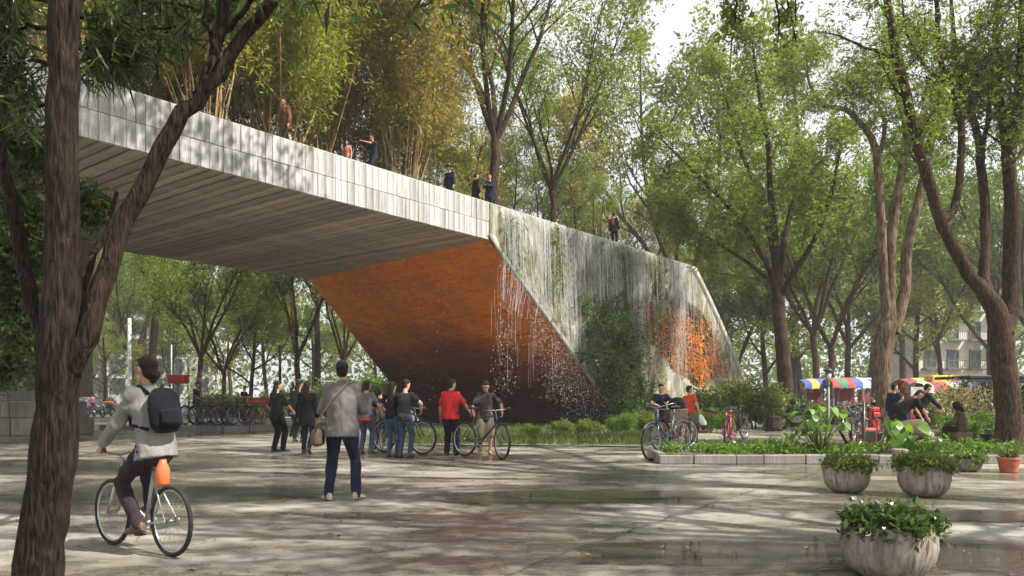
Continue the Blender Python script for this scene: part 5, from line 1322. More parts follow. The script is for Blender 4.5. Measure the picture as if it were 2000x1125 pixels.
# dry variegated bush beside the brown-jacketed person
L_DRY = leafmat('dry pinkish leaves', [(.26, .20, .12), (.34, .25, .17), (.16, .17, .06), (.40, .33, .24)], .35)
dry = make_shrub(98, 16, 1.0, .7, 1.7, L_DRY, .085, .5, per=2); p = G(1925, 862)
o = thing('dry_bush', 'dry pinkish straggly bush left of the large right-hand trunk', 'shrub', (p.x, p.y+1.0, 0), 0, 'shrubs of the park', 1.0); link('stems', dry[0], o); link('foliage', dry[1], o)

# ---------- planting on the bridge wall
a = Wood(101); g = a.r
CV = cfg(seg=[5, 4, 3], n=[6, 4], start=[.2, .1], ang=[45, 48], len=[.55, .5], leaf=1, anch=[0, 4, 5], wander=[.15, .2, .2], up=[0, -.05, -.1], sides=[5, 4, 3], rad=[.6, .6], notube=2)
for k in range(270):
    z = g.random()**1.1*5.8; w_ = z/5.6; s0 = 8.0+(1-w_)*2.6+g.normal(0, 1)*(1.45-.6*w_)
    s0 = max(leg_l(z)+.5, s0); a.branch(tuple(BW(s0, .1, max(.1, z-.3))), tuple(-BY*.9+BX*g.normal(0, .45)+V3(0, 0, g.uniform(-.1, .7))), g.uniform(.6, 1.5), .02, 0, CV)
o = thing('wall_shrub', 'dense green shrub spilling down the middle of the bridge wall', 'shrub', (0, 0, 0)); link('stems', a.mesh('stems', M_BARK), o)
L_WALLS = leafmat('cool green shrub leaves', [(.05, .105, .04), (.085, .155, .05), (.13, .21, .065), (.18, .26, .08)], .35)
link('foliage', leaves('foliage', a.anch, a.and_, 4, .13, .13, .42, L_WALLS, 102, .2, 0, maxn=30000), o)
# mosses and small hanging plants over the wall face
n = 4200; s_ = g.uniform(0.8, 16, n); z_ = 8.7-np.abs(g.normal(0, 2.0, n)); A_ = []
for s0, z0 in zip(s_, z_):
    if z0 < .3 or s0 < leg_l(z0)+.6 or s0 > leg_r(z0)-.5 or mnoise.noise(Vector((s0*.55, z0*.35, 5))) < .02: continue
    A_.append(tuple(BW(s0, -.02-abs(g.normal(0, .07)), z0)))
L_MOSS = leafmat('wall moss and hanging weeds', [(.10, .14, .03), (.18, .21, .05), (.26, .25, .08), (.07, .13, .03), (.30, .26, .12)], .35)
o = link('hanging_weeds', leaves('hanging_weeds', np.array(A_), np.tile([0, 0, -1.], (len(A_), 1)), 6, .15, .22, .20, L_MOSS, 103, 1.2)); tag(o, 'mosses and small weeds hanging from the top of the bridge wall', 'weeds', kind='stuff')
# pale dry roots trailing down the wall
b = MB()
for k in range(420):
    s0 = random.uniform(.5, 19.5); z0 = random.uniform(5.5, 8.95) if random.random() < .6 else random.uniform(3, 8)
    if s0 < leg_l(z0)+.5 or (s0 > 12.5 and z0 < 7.2): continue
    L = random.uniform(.4, 2.6); zl = max(.3, z0-L)
    if s0 < leg_l(zl)+.35: zl = max(zl, ZS-(s0-.35)/10.35*ZS)
    if z0-zl < .2: continue
    m = 5; b.tube([BW(s0+random.gauss(0, .035)*i, -.04-.03*i/m-random.random()*.05, z0+(zl-z0)*i/m) for i in range(m+1)], [.012*(1-.13*i) for i in range(m+1)], 3, cap=False)
M_ROOT = simple('dry trailing roots', (.30, .26, .20), .9, var=.5, sc=2)
tag(b.obj('trailing_roots', M_ROOT), 'pale dry roots trailing down the bridge wall', 'roots', kind='stuff')
# orange flowering vine in the dark recess
a = Wood(105); g = a.r; CO_ = cfg(seg=[7, 4], n=[7], start=[.15], ang=[40], len=[.35], leaf=0, anch=[7, 5], wander=[.12, .2], up=[-.25, -.15], sides=[4, 3], rad=[.6], notube=2)
for k in range(190):
    z0 = g.uniform(3.2, 6.9); sc_ = 17.9+(4.4-z0)*1.0; s0 = sc_+g.normal(.9, 2.9)
    if s0 > leg_r(z0)-.8 or s0 < 11.8: continue
    a.branch(tuple(BW(s0, .25+g.random()*.3, z0)), tuple(-BY*.6+V3(0, 0, -.5)), g.uniform(.5, 1.9), .012, 0, CO_)
L_FLOW = leafmat('orange blossom', [(.75, .20, .02), (.85, .30, .03), (.70, .33, .05), (.55, .13, .02)], .35)
o = thing('flowering_vine', 'orange flowering vine hanging in the dark recess of the bridge wall', 'vine', (0, 0, 0)); link('stems', a.mesh('stems', M_BARK_D), o)
link('blossom', leaves('blossom', a.anch, a.and_, 2, .11, .11, .8, L_FLOW, 106, .1, 0, maxn=6000), o)
link('foliage', leaves('foliage', a.anch, a.and_, 1, .15, .11, .5, L_WALLS, 107, .2, 0, maxn=1500), o)

# grass below the wall and under the bridge edge
L_GRASS = leafmat('grass blades', [(.05, .09, .02), (.08, .13, .03), (.12, .16, .04), (.15, .15, .06)], .4)
pts = []
poly = [(790, 868), (1000, 868), (1255, 872), (1300, 852), (1270, 832), (1120, 836), (960, 836), (800, 838)]
for k in range(15000):
    px = random.uniform(790, 1330); py = 833+random.random()**.75*38
    if px > 1260 and py > 862: continue
    q = G(px, py); 
    if mnoise.noise(Vector((q.x*.5, q.y*.3, 3)))+.45-max(0, (py-866)/12) < 0: continue
    loc_ = q-A0; s0 = loc_.dot(BX); o0 = loc_.dot(BY)
    if s0 > 10.2 and o0 > -.1: continue
    pts.append((q.x, q.y, 0.0))
o = link('grass', leaves('grass', np.array(pts), np.tile([0, 0, 3.], (len(pts), 1)), 2, .05, .17, .09, L_GRASS, 110, -1.3)); tag(o, 'rough grass strip growing along the foot of the bridge leg', 'grass', kind='stuff')
b = MB(); qs = [G(785, 872), G(1000, 871), G(1255, 874), G(1330, 852), G(1345, 828), G(1215, 826), G(1000, 828), G(800, 832)]; b.add([(q.x, q.y, .03) for q in qs], [tuple(range(8))]); struct(b.obj('soil_strip', M_EARTH))
for lab, px, py, k, r, sc in (('weedy tuft beside the grass strip below the wall shrub', 1215, 850, 2, 0, .5), ('weedy clump left of the wall shrub in the grass', 1150, 852, 0, 1, .4), ('leafy weed clump at the right end of the grass strip', 1255, 846, 0, 2, .55), ('small weed clump behind the polo-shirted man', 1035, 858, 2, 3, .32), ('weed clump in the grass in front of the leg foot', 1095, 850, 0, 4.4, .38), ('leafy weed at the foot of the wall behind the man in red', 1385, 845, 2, 5.3, .6)):
    shrub(lab, px, py, k, r, sc, 'weeds in the grass strip')

# ================================================================== PLANTERS AND BEDS
# kerb stones round the planting bed
bed = thing('planting_bed', 'long low planting bed with a chipped concrete kerb right of the plaza', 'planting bed', (0, 0, 0))
x = G(1287, 906).x; D0 = G(1287, 906).y
while x < 11.2:
    w = random.uniform(.5, .85); h = .185+random.uniform(-.012, .012)
    if not (5.95 < x < 6.1): 
        b = MB(); b.box((0, 0, 0), (w-.012, .16, h), bev=.014); o = b.obj('kerb_stone', M_KERB, bed, loc=(x+w/2, D0+random.uniform(-.01, .01), h/2)); o.rotation_euler = (random.uniform(-.02, .02), 0, random.uniform(-.015, .015))
    x += w
b = MB(); b.box((7.1, D0+.68, .09), (8.2, 1.2, .18), bev=.02); b.obj('soil', M_DECK, bed)
for i in range(2): b = MB(); b.box((3.04, D0+.45+i*.62, .11), (.16, .58, .22), bev=.014); b.obj('kerb_stone', M_KERB, bed)
for i in range(13): b = MB(); b.box((3.3+i*.63, D0+1.32, .10), (.60, .13, .20), bev=.014); b.obj('kerb_stone', M_KERB, bed)
g = np.random.default_rng(120); n = 1500
X = g.uniform(3.2, 10.8, n); Y = D0+.12+g.random(n)*1.05; keep = np.array([mnoise.noise(Vector((x_*1.1, y_*1.1, 0))) > -.28 for x_, y_ in zip(X, Y)])
hh = .20+.16*np.array([max(0, .6+mnoise.noise(Vector((x_*1.4, y_*1.4, 4)))) for x_, y_ in zip(X, Y)])*g.random(n)
o = link('ground_cover', leaves('ground_cover', np.stack([X, Y, hh], 1)[keep], np.tile([0, 0, 1.], (keep.sum(), 1)), 6, .055, .075, .5, L_FERN, 121, -.1)); tag(o, 'leafy green ground cover filling the kerbed planting bed', 'ground cover', kind='stuff')

# large-leaved plants, every leaf a part
M_BIGLEAF = NT('large heart leaf'); t = M_BIGLEAF
cc = t.ramp(t.rnd(), [(0, (.05, .13, .02)), (.5, (.10, .24, .025)), (1, (.20, .36, .04))]); cc = t.mix(t.ramp(t.noise(6, 4), [(.4, 0.0), (.6, .4)]), cc, (.05, .11, .02))
t.set('Base Color', cc).set('Roughness', .4); tr = t.n.new('ShaderNodeBsdfTranslucent'); mx = t.n.new('ShaderNodeMixShader'); mx.inputs[0].default_value = .4; t.l.new(t.mix(1.0, cc, (1.6, 1.5, .7), 'MULTIPLY'), tr.inputs['Color']); t.l.new(t.b.outputs[0], mx.inputs[1]); t.l.new(tr.outputs[0], mx.inputs[2]); t.l.new(mx.outputs[0], t.out.inputs['Surface']); M_BIGLEAF = t.m
def heart():
    b = MB(); out_ = [(0, -.02), (.14, -.16), (.30, -.14), (.38, .05), (.34, .30), (.20, .58), (0, .85)]; V = []; F = []
    mid_ = [(0, y, .0) for y in (-.02, .1, .25, .42, .60, .74, .85)]
    for (x_, y), m_ in zip(out_, mid_): V += [m_, (x_, y, .10*x_-.06*(y*y)+.02*math.sin(9*y)), (-x_, y, .10*x_-.06*(y*y)+.02*math.sin(9*y))]
    for i in range(6): F += [(3*i, 3*i+1, 3*i+4, 3*i+3), (3*i, 3*i+3, 3*i+5, 3*i+2)]
    V = [(v[0], v[1], v[2]-.10*v[1]**2) for v in V]; return b.add(V, F, 0, True).mesh('leaf', M_BIGLEAF)
HEART = heart()
M_STALK = simple('leaf stalk', (.12, .17, .04), .6)
def bigleaf(label, loc, n, H, size, seed, spread=.5):
    g = np.random.default_rng(seed); t = thing('broad_leaf_plant', label, 'plant', loc, 0, 'broad-leaved plants in the bed'); b = MB()
    for i in range(n):
        a = g.random()*6.28; r = spread*math.sqrt(g.random()); z = H*(.35+.65*g.random()); tip = V3(r*math.cos(a), r*math.sin(a), z)
        b.tube([V3(.1*math.cos(a)*g.random(), .1*math.sin(a)*g.random(), 0), tip*.55+V3(0, 0, .1*z), tip], [.012, .009, .006], 5)
        l = link('leaf', HEART, t, tip, None, size*g.uniform(.6, 1.25)); l.rotation_euler = (-g.uniform(.3, 1.2), g.normal(0, .3), a-1.57+g.normal(0, .5))
    b.obj('stalks', M_STALK, t); return t
q = G(1552, 892); bigleaf('tall bright heart-leaved plant in the kerbed bed', (q.x, D0+.55, .17), 46, 1.02, .22, 131, .56)
q = G(1700, 892); bigleaf('heart-leaved plant in front of the mechanic\'s bicycle', (q.x, D0+.5, .17), 26, .68, .26, 132, .42)
q = G(1480, 892); bigleaf('small lime-leaved plant in the bed below the red-framed bicycle', (q.x, D0+.5, .17), 14, .42, .16, 133, .22)
q = G(1735, 892); bigleaf('low yellow-green leaf cluster behind the two round planters', (q.x, D0+.35, .17), 18, .42, .17, 134, .4)
# ribbed concrete bowls
t = NT('weathered ribbed concrete')
c = t.ramp(t.noise(3, 6, .65), [(.3, (.22, .19, .155)), (.7, (.40, .365, .32))]); rn = t.noise(2.2, 6, .7, t.mapv((6, 6, .5)))
c = t.mix(t.ramp(rn, [(.44, 0.0), (.62, .9)]), c, (.12, .085, .055)); c = t.mix(t.ramp(t.noise(4.5, 5, .7), [(.60, 0.0), (.68, .8)]), c, (.07, .052, .038))
t.set('Base Color', c).set('Roughness', .85); t.bump(t.mix(.5, rn, t.noise(60, 3)), .5, .012); M_BOWL = t.m
def bowl(label, px, py, w, h, seed, fol, flutes=44, vine=False, leaf=.055, lm=None, per=5, fh=.24):
    p = G(px, py); t = thing('planter_bowl', label, 'planter', (p.x, p.y, 0), seed, 'round ribbed planters'); R = w/2
    prof = [(.50, 0), (.62, .02), (.80, .14), (.93, .33), (1.0, .58), (.985, .80), (.93, .97), (.925, 1.0), (.86, 1.0), (.85, .90)]
    def rf(a, z): u = z/h; return 1+(.007*math.cos(a*flutes) if .08 < u < .93 else 0)+.004*math.sin(a*3+seed)
    b = MB(); b.lathe([(R*r, h*z) for r, z in prof], n=flutes*4, rfun=rf); b.obj('bowl', M_BOWL, t)
    b = MB(); b.lathe([(0.01, h*.93), (R*.60, h*.94), (R*.87, h*.92)], n=24, capb=False); b.obj('soil', M_DECK, t)
    g = np.random.default_rng(int(seed*100)); wd = Wood(int(seed*77)+5)
    C = cfg(seg=[4, 3], n=[5], start=[.25], ang=[45], len=[.6], leaf=0, anch=[5, 4], wander=[.25, .3], up=[-.04, -.08], sides=[4, 3], rad=[.6])
    for k in range(fol):
        a = g.random()*6.28; q = R*.75*math.sqrt(g.random()); out_ = q/R
        wd.branch((q*math.cos(a), q*math.sin(a), h*.92), (math.cos(a)*(.2+out_*1.2), math.sin(a)*(.2+out_*1.2), 1.0), fh*g.uniform(.6, 1.2), .006, 0, C)
    if vine:
        for k in range(4): wd.branch((R*.7, -.05+.04*k, h*.95), (1, -.15+.12*k, .45), .42+.08*k, .006, 0, cfg(seg=[7, 3], n=[4], start=[.4], ang=[40], len=[.25], leaf=0, anch=[5, 3], wander=[.12, .2], up=[-.20, -.1], sides=[4, 3], rad=[.6]))
    link('stems', wd.mesh('stems', M_STALK), t); link('foliage', leaves('foliage', wd.anch, wd.and_, per, .035, leaf, .5, lm or L_DARK, int(seed*9)+1, .1), t); return t
bowl('nearest ribbed concrete bowl planter with dark trailing leaves', 1735, 1124, .66, .385, .7, 75, vine=True, leaf=.05, lm=L_NARROW, per=3, fh=.12)
bowl('ribbed concrete bowl planter left of the pair behind the nearest one', 1653, 960, .62, .37, 1.9, 55, leaf=.055, lm=L_MID, per=4, fh=.13)
bowl('ribbed concrete bowl planter right of the pair behind the nearest one', 1805, 968, .655, .40, 3.1, 80, leaf=.04, lm=L_MID, per=5, fh=.17)
bowl('small shallow concrete bowl planter beside the terracotta pot', 1892, 920, .43, .22, 4.4, 30, leaf=.05, lm=L_MID, per=4, fh=.11, flutes=30)
# terracotta pot with grassy plant
M_TERRA = simple('terracotta', (.42, .115, .055), .8, var=.25, sc=5, bump=.3); p = G(1970, 923)
t = thing('terracotta_pot', 'red terracotta pot with spiky grass at the right edge', 'flower pot', (p.x, p.y, 0))
b = MB(); b.lathe([(.125, 0), (.135, .02)]+[(.135+.04*i/8+(.004 if i % 2 else 0), .03+.024*i) for i in range(9)]+[(.185, .235), (.187, .275), (.165, .275), (.16, .24)], n=32); b.obj('pot', M_TERRA, t)
b = MB(); b.lathe([(.01, .245), (.165, .243)], n=20, capb=False); b.obj('soil', M_DECK, t)
w = Wood(141); 
for k in range(120):
    an = w.r.random()*6.28; lo = w.r.uniform(.2, 1.2); w.branch((.05*math.cos(an), .05*math.sin(an), .24), (math.cos(an)*lo, math.sin(an)*lo, 1), w.r.uniform(.25, .48), .006, 0, cfg(seg=[6], wander=[.05], up=[-.16], sides=[3], end=[.1], n=[], leaf=9, anch=[0]))
link('grass_blades', w.mesh('grass_blades', leafmat('spider grass', [(.12, .17, .05), (.20, .24, .08)], .3)), t)
# round pedestal
p = G(1757, 911); t = thing('pedestal', 'short round concrete pedestal between the heart-leaved plant and a round planter', 'pedestal', (p.x, p.y, 0)); b = MB(); b.lathe([(.13, 0), (.13, .22), (.155, .225), (.155, .33), (.14, .34), (.01, .34)], n=24); b.obj('column', M_BOWL, t)

# ================================================================== STALLS, LAMPS, STREET THINGS
def cl_(nm, c): return simple('canvas '+nm, tuple(.82*x+.06*sum(c)/3+.02 for x in c), .8, var=.35, sc=2.2, bump=.2)
K = dict(red=cl_('red', (.50, .05, .05)), green=cl_('green', (.03, .28, .16)), blue=cl_('blue', (.06, .10, .42)), yellow=cl_('yellow', (.75, .52, .04)), white=cl_('white', (.62, .62, .60)), pink=cl_('pink', (.55, .12, .18)), purple=cl_('purple', (.12, .07, .18)), maroon=cl_('maroon', (.30, .03, .05)))
M_POST = simple('grey post', (.22, .21, .20), .6); M_WOOD = simple('stall board', (.20, .14, .09), .8, var=.4, sc=4)
def stall(label, px, D, w, zt, cols, depth=1.6, counter=None, rot=0.0):
    t = thing('market_stall', label, 'market stall', ((px-1000)/FPX*D, D, 0), rot, 'striped stalls under the trees'); n = len(cols)
    for i, c in enumerate(cols):
        x0 = -w/2+w*i/n; x1 = -w/2+w*(i+1)/n; b = MB(); V = []; prof = [(-depth/2-.12, -.34), (-depth/2-.08, -.05), (-depth/2+.25, .12), (0, .24), (depth/2-.25, .12), (depth/2+.08, -.05), (depth/2+.12, -.30)]
        for x_ in (x0, (x0+x1)/2, x1):
            e = 1-.35*(abs(x_)/(w/2))**3
            for y, z in prof: V.append((x_, y, zt+(z if z > 0 else z-.0)*(e if z > 0 else 1)+(-.05 if x_ in (x0, x1) and z < -.2 else 0)))
        m = len(prof); F = [(a*m+k, a*m+k+1, (a+1)*m+k+1, (a+1)*m+k) for a in (0, 1) for k in range(m-1)]; b.add(V, F, 0, True); b.obj('canopy_panel', K[c], t)
    for sx in (-1, 1):
        for sy in (-1, 1): b = MB(); b.box((sx*(w/2-.12), sy*(depth/2-.1), zt/2-.03), (.09, .09, zt-.1), bev=.008); b.obj('post', M_POST, t)
    b = MB(); b.box((0, -.2, .90), (w-.5, depth*.6, .06), bev=.01); b.obj('counter_top', M_WOOD, t); b = MB(); b.box((0, -.2, .47), (w-.6, depth*.5, .78), bev=.01); b.obj('counter', K[counter] if counter else M_WOOD, t)
    b = MB(); b.box((0, depth/2-.15, 1.3), (w*.5, .05, 1.2)); b.obj('back_panel', K['maroon'], t)
    g = random.Random(int(px)); ks = list(K.values())
    for i in range(int(w*3)):
        x_ = -w/2+.35+(w-.7)*i/max(1, int(w*3)-1)
        q = MB()
        if g.random() < .5: q.box((x_, -.35+g.random()*.3, .93+.09), (.16, .14, .18), bev=.01)
        else: q.lathe([(.05, .93), (.055, 1.08), (.02, 1.14), (.02, 1.19), (.01, 1.19)], (x_, -.35+g.random()*.3, 0), 10)
        q.obj('goods', g.choice(ks), t)
    for i in range(3):
        x_ = -w/2+.4+i*(w-.8)/2+g.uniform(-.1, .1); q = MB(); q.tube([(x_, -depth/2+.1, zt-.12), (x_, -depth/2+.1, zt-.35)], .006, 4); q.box((x_, -depth/2+.1, zt-.46), (.14, .06, .22), bev=.02); q.obj('hanging_goods', g.choice(ks), t)
    q = MB(); q.tube([(-w/2+.1, -depth/2+.12, zt-.13), (0, -depth/2+.12, zt-.17), (w/2-.1, -depth/2+.12, zt-.13)], .008, 4); q.obj('rope', M_POST, t)
    return t
stall('market stall with blue, yellow and pink striped canopy left of the pair', 1596, 44, 2.1, 2.25, ['blue', 'yellow', 'blue', 'blue', 'pink'])
stall('market stall with red, green and blue striped canopy in the middle', 1657, 43, 2.5, 2.28, ['red', 'green', 'red', 'blue', 'white', 'blue'])
stall('small stall with faded yellow and maroon canopy left of the tan tree', 1697, 46, 1.5, 2.35, ['yellow', 'white', 'maroon'])
stall('stall with maroon and yellow canopy behind the bending men', 1790, 38, 1.7, 2.12, ['maroon', 'yellow', 'yellow'])
st = stall('stall with crimson, white and purple canopy below the yellow box', 1836, 36, 2.3, 1.95, ['white', 'maroon', 'red', 'white', 'purple', 'blue'], counter='maroon')
b = MB(); b.box((0, 0, 0), (.95, .75, .55), bev=.03); p = P(1832, 745, 36); tag(b.obj('yellow_box', K['yellow'], loc=p), 'bright yellow box on top of the crimson striped stall', 'box')
b = MB(); b.box((0, 0, 0), (.42, .5, .36), bev=.03); tag(b.obj('red_box', K['red'], loc=P(1860, 741, 36.4)), 'small red box right of the yellow box on the stall roof', 'box')
b = MB(); b.box((0, 0, -.20), (.62, .05, 1.0), 0); b.box((0, -.001, .50), (.62, .05, .40), 1); p = G(1726, 833); tag(b.obj('banner', [K['red'], K['white']], loc=(p.x+.15, 34, 1.15)), 'red and white banner beside the tan three-stemmed trunk', 'banner')
# black pergola
t = thing('pergola', 'black flat-roofed pergola at the right behind the dry bush', 'pergola', P(1975, 780, 27)*1, 0); t.location.z = 0
b = MB(); b.box((0, 0, 2.06), (4.2, 2.2, .09), bev=.01); b.obj('roof', M_BLK, t)
b = MB(); b.box((0, -1.06, 1.93), (4.3, .07, .10)); b.obj('beam', M_BLK, t)
for x_ in (-1.55, 1.9):
    b = MB(); b.box((x_, -.95, .97), (.12, .12, 1.9)); b.obj('post', M_BLK, t)
# street lamp
M_LAMP = simple('lamp black paint', (.02, .02, .022), .4)
p = G(1525, 829); t = thing('street_lamp', 'slim black street lamp with an arm reaching left beside the fan-shaped tree', 'street lamp', (p.x, 39, 0))
b = MB(); b.lathe([(.11, 0), (.10, .3), (.055, .35), (.045, 3.9)], n=12, capt=True); b.obj('pole', M_LAMP, t); b = MB(); b.tube([(0, 0, 3.75), (-.5, 0, 4.0), (-1.25, 0, 4.25)], .03, 8); b.obj('arm', M_LAMP, t)
b = MB(); b.loft(rings([V3(-1.2, 0, 4.24), V3(-1.35, 0, 4.29), V3(-1.62, 0, 4.33)], [(.06, .03), (.10, .045), (.06, .02)], V3(0, 1, 0), V3(0, 0, 1), 10)); b.obj('lamp_head', M_LAMP, t)
p = G(1618, 822); t = thing('lantern_post', 'short post with a glass lantern left of the middle striped stall', 'lantern', (p.x*.8, 34*1.0, 0)); t.location = ((1618-1000)/FPX*36, 36, 0)
b = MB(); b.lathe([(.09, 0), (.07, .2), (.055, 1.95)], n=10, capt=True); b.obj('post', M_POST, t); b = MB(); b.lathe([(.10, 1.95), (.16, 2.6)], n=8, capt=True); b.obj('glass', M_ALU, t); b = MB(); b.lathe([(.24, 2.6), (.20, 2.68), (.02, 2.8)], n=8); b.obj('cap', M_LAMP, t)
def pole(label, px, D, r, h, m):
    b = MB(); b.lathe([(r*1.5, 0), (r*1.4, .3), (r, .35), (r*.8, h)], n=10, capt=True); tag(b.obj('pole', m, loc=((px-1000)/FPX*D, D, 0)), label, 'pole', 'poles behind the bridge')
M_PWHITE = simple('weathered white paint', (.55, .54, .51), .7)
pole('pale wooden pole rising left of the cyclist', 253, 52, .14, 6.8, M_PWHITE); pole('white pole beside the leaning slim tree', 441, 55, .13, 4.3, M_PWHITE); pole('thin white pole just right of the broad tree under the bridge', 427, 70, .07, 5.5, M_PWHITE)
pole('slim dark pole left of the thick-trunked tree', 547, 44, .09, 4.4, M_BARK_D); pole('dark post right of the tan three-stemmed trunk', 1732, 40, .07, 4.6, M_LAMP); pole('grey sign post behind the hatted man', 597, 50, .06, 3.2, M_POST); pole('thin white pole beyond the broad tree', 335, 80, .07, 7, M_PWHITE)

# ---------- vehicles in the far street
def car(label, px, D, col, rot, z=0.02):
    t = thing('parked_car', label, 'car', ((px-1000)/FPX*D, D, z), rot, 'cars in the far street'); m = simple('car paint '+label[:12], col, .25)
    sec = [(-2.1, .55, .72, .30), (-2.0, .82, .85, .28), (-1.2, .86, .95, .25), (1.0, .86, .95, .25), (1.9, .82, .82, .28), (2.12, .6, .65, .32)]
    b = MB(); b.loft([[(-w, y, z0), (-w, y, z0+(z1-z0)*.6), (-w*.92, y, z1), (w*.92, y, z1), (w, y, z0+(z1-z0)*.6), (w, y, z0)] for y, w, z1, z0 in sec], smooth=False); b.obj('body', m, t)
    b = MB(); b.loft([[(-w, y, .93), (-w*.95, y, z1), (w*.95, y, z1), (w, y, .93)] for y, w, z1 in ((-1.55, .76, .95), (-1.0, .74, 1.42), (.3, .74, 1.46), (1.05, .76, .96))], smooth=False); b.obj('cabin', M_GLASS, t)
    b = MB(); b.loft([[(-w, y, z1-.02), (-w*.9, y, z1+.03), (w*.9, y, z1+.03), (w, y, z1-.02)] for y, w, z1 in ((-1.05, .72, 1.42), (.32, .72, 1.46))], smooth=False); b.obj('roof', m, t)
    for sx in (-1, 1):
        for y in (-1.3, 1.35):
            w = MB(); w.tube([(sx*.70, y, .31), (sx*.88, y, .31)], .31, 16); wo = w.obj('wheel', M_TYRE, t); w = MB(); w.tube([(sx*.885, y, .31), (sx*.89, y, .31)], .19, 12); w.obj('rim', M_ALU, wo)
        b = MB(); b.box((sx*.62, -2.08, .66), (.30, .08, .13), bev=.02); b.obj('headlight', M_WHITE, t)
    return t
car('white car parked farthest in the left street', 182, 84, (.72, .72, .72), .1); car('silver car behind the pink-jacketed rider', 186, 73, (.42, .44, .46), .05); car('dark grey car right of the pink-jacketed rider', 201, 70, (.10, .11, .13), .05)
car('pale car beyond the trunks right of the broad tree', 466, 96, (.60, .62, .66), 1.4); car('blue-grey car beyond the parked bicycles', 405, 98, (.25, .30, .38), 1.5)
def moto(label, px, D, col, rot):
    t = thing('motorcycle', label, 'motorcycle', ((px-1000)/FPX*D, D, .02), rot, 'motorcycles in the far street'); m = simple('moto '+str(col), col, .3)
    for y in (-.62, .62):
        w = torus(.27, .055, 20, 6, c=(0, y, .32)); wo = w.obj('wheel', M_TYRE, t); w = MB(); w.tube([(-.04, y, .32), (.04, y, .32)], .16, 10); w.obj('rim', M_ALU, wo)
    b = MB(); b.loft(rings([V3(0, -.75, .72), V3(0, -.4, .70), V3(0, .0, .72), V3(0, .25, .82), V3(0, .45, .78)], [(.06, .05), (.13, .10), (.12, .14), (.15, .13), (.05, .06)], V3(1, 0, 0), V3(0, 0, 1), 12)); b.obj('body', m, t)
    b = MB(); b.loft(rings([V3(0, -.70, .82), V3(0, -.3, .84), V3(0, .08, .84)], [(.08, .03), (.15, .05), (.09, .04)], V3(1, 0, 0), V3(0, 0, 1), 10)); b.obj('seat', M_SADDLE, t)
    b = MB(); b.box((0, .0, .45), (.26, .42, .34), bev=.05); b.tube([(.16, .1, .35), (.18, -.7, .38)], [.035, .05], 8); b.obj('engine', M_STEEL, t)
    b = MB()
    for q in (-1, 1): b.tube([(q*.09, .62, .32), (q*.09, .42, .98)], .025, 6)
    b.obj('fork', M_STEEL, t); b = MB(); b.tube([(-.36, .30, 1.06), (-.12, .42, 1.0), (.12, .42, 1.0), (.36, .30, 1.06)], .016, 6); b.obj('handlebar', M_BLK, t); b = MB(); b.sphere((0, .56, .88), (.09, .06, .09), 10, 8); b.obj('headlight', M_WHITE, t); return t
mm_ = moto('black motorcycle parked by the hedge left of the stalls', 1556, 33, (.02, .02, .022), 1.3); mm_.location.z = 0
moto('dark motorcycle at the far left of the street', 160, 58, (.05, .05, .055), 3.0); moto('red motorcycle under the pink-jacketed rider', 178, 56, (.30, .03, .03), 3.3); moto('motorcycle with an orange sheet over its seat', 210, 55, (.06, .06, .06), 3.1)
b = MB(); b.loft(rings([V3(-.42, 0, .98), V3(-.2, 0, 1.04), V3(.2, 0, 1.04), V3(.45, 0, .97)], [(.10, .05), (.26, .12), (.26, .12), (.10, .05)], V3(0, 1, 0), V3(0, 0, 1), 12)); p = P(210, 790, 55); tag(b.obj('orange_sheet', cl_('orange', (.80, .16, .02)), loc=(p.x, 55.1, .02)), 'orange sheet bundled on the motorcycle in the left street', 'sheet')
# ================================================================== BICYCLES IN PLACE
c_silver = paint('silver', (.46, .46, .45)); c_black = paint('black', (.02, .02, .022)); c_slate = paint('slate', (.06, .075, .095)); c_red = paint('red', (.35, .03, .025)); c_graph = paint('graphite', (.05, .05, .05)); c_blue = paint('blue', (.06, .10, .22)); c_green = paint('sea green', (.10, .26, .25)); c_orange = paint('orange', (.62, .13, .03))
CB_MID = Vector((-3.19, 6.60, 0)); CB_H = math.atan2(.82, .57)
bk = bicycle('silver city bicycle ridden by the woman with the backpack', CB_MID, CB_H, scale=.87, color=c_silver, style='city', bars='swept', hi=True, rack=False, kick=False)
bike1 = bicycle('black bicycle held between the man in the red polo and the man in shorts', G(912, 892), front=G(978, 897), scale=1.17, color=c_graph, bars='flat', steer=-.35, rack=False)
bicycle('mountain bicycle with its front wheel right of the couple', G(752, 884), front=G(822, 888), scale=1.2, color=c_black, bars='flat', steer=.1)
bicycle('black bicycle behind the person in the grey T-shirt and red hem', G(715, 873), front=G(772, 890), scale=1.12, color=c_graph, bars='flat', basket=True, rack=True, steer=.2)
bicycle('slate step-through bicycle with mudguards at the left end of the planting bed', G(1341, 893), front=G(1262, 902), scale=1.2, color=c_slate, style='step', bars='swept', fender=True, rack=True)
bicycle('loaded bicycle with red frame behind the slate step-through one', G(1346, 876), front=G(1288, 880), scale=1.15, color=c_red, style='diamond', bars='flat', fender=True, rack=True)
bicycle('black and red bicycle with drop handlebars standing behind the bed', G(1441, 873), front=G(1404, 885), scale=1.15, color=c_red, bars='drop', fender=True, steer=.15)
bicycle('dark bicycle with a rear load right of the drop-handlebar one', G(1458, 858), front=G(1420, 862), scale=1.15, color=c_black, bars='flat', rack=True, basket=True)
bicycle('black bicycle with white saddle left of the mechanic', G(1662, 874), front=G(1722, 868), scale=1.2, color=c_black, bars='flat', steer=-.2)
bicycle('black bicycle half hidden behind the white-saddled one', G(1645, 868), front=G(1702, 858), scale=1.15, color=c_graph, bars='flat', rack=True)
bicycle('dark bicycle parked left of the middle stall', G(1634, 829), front=G(1600, 831), scale=1.3, color=c_graph, bars='flat', hi=False, rack=True)
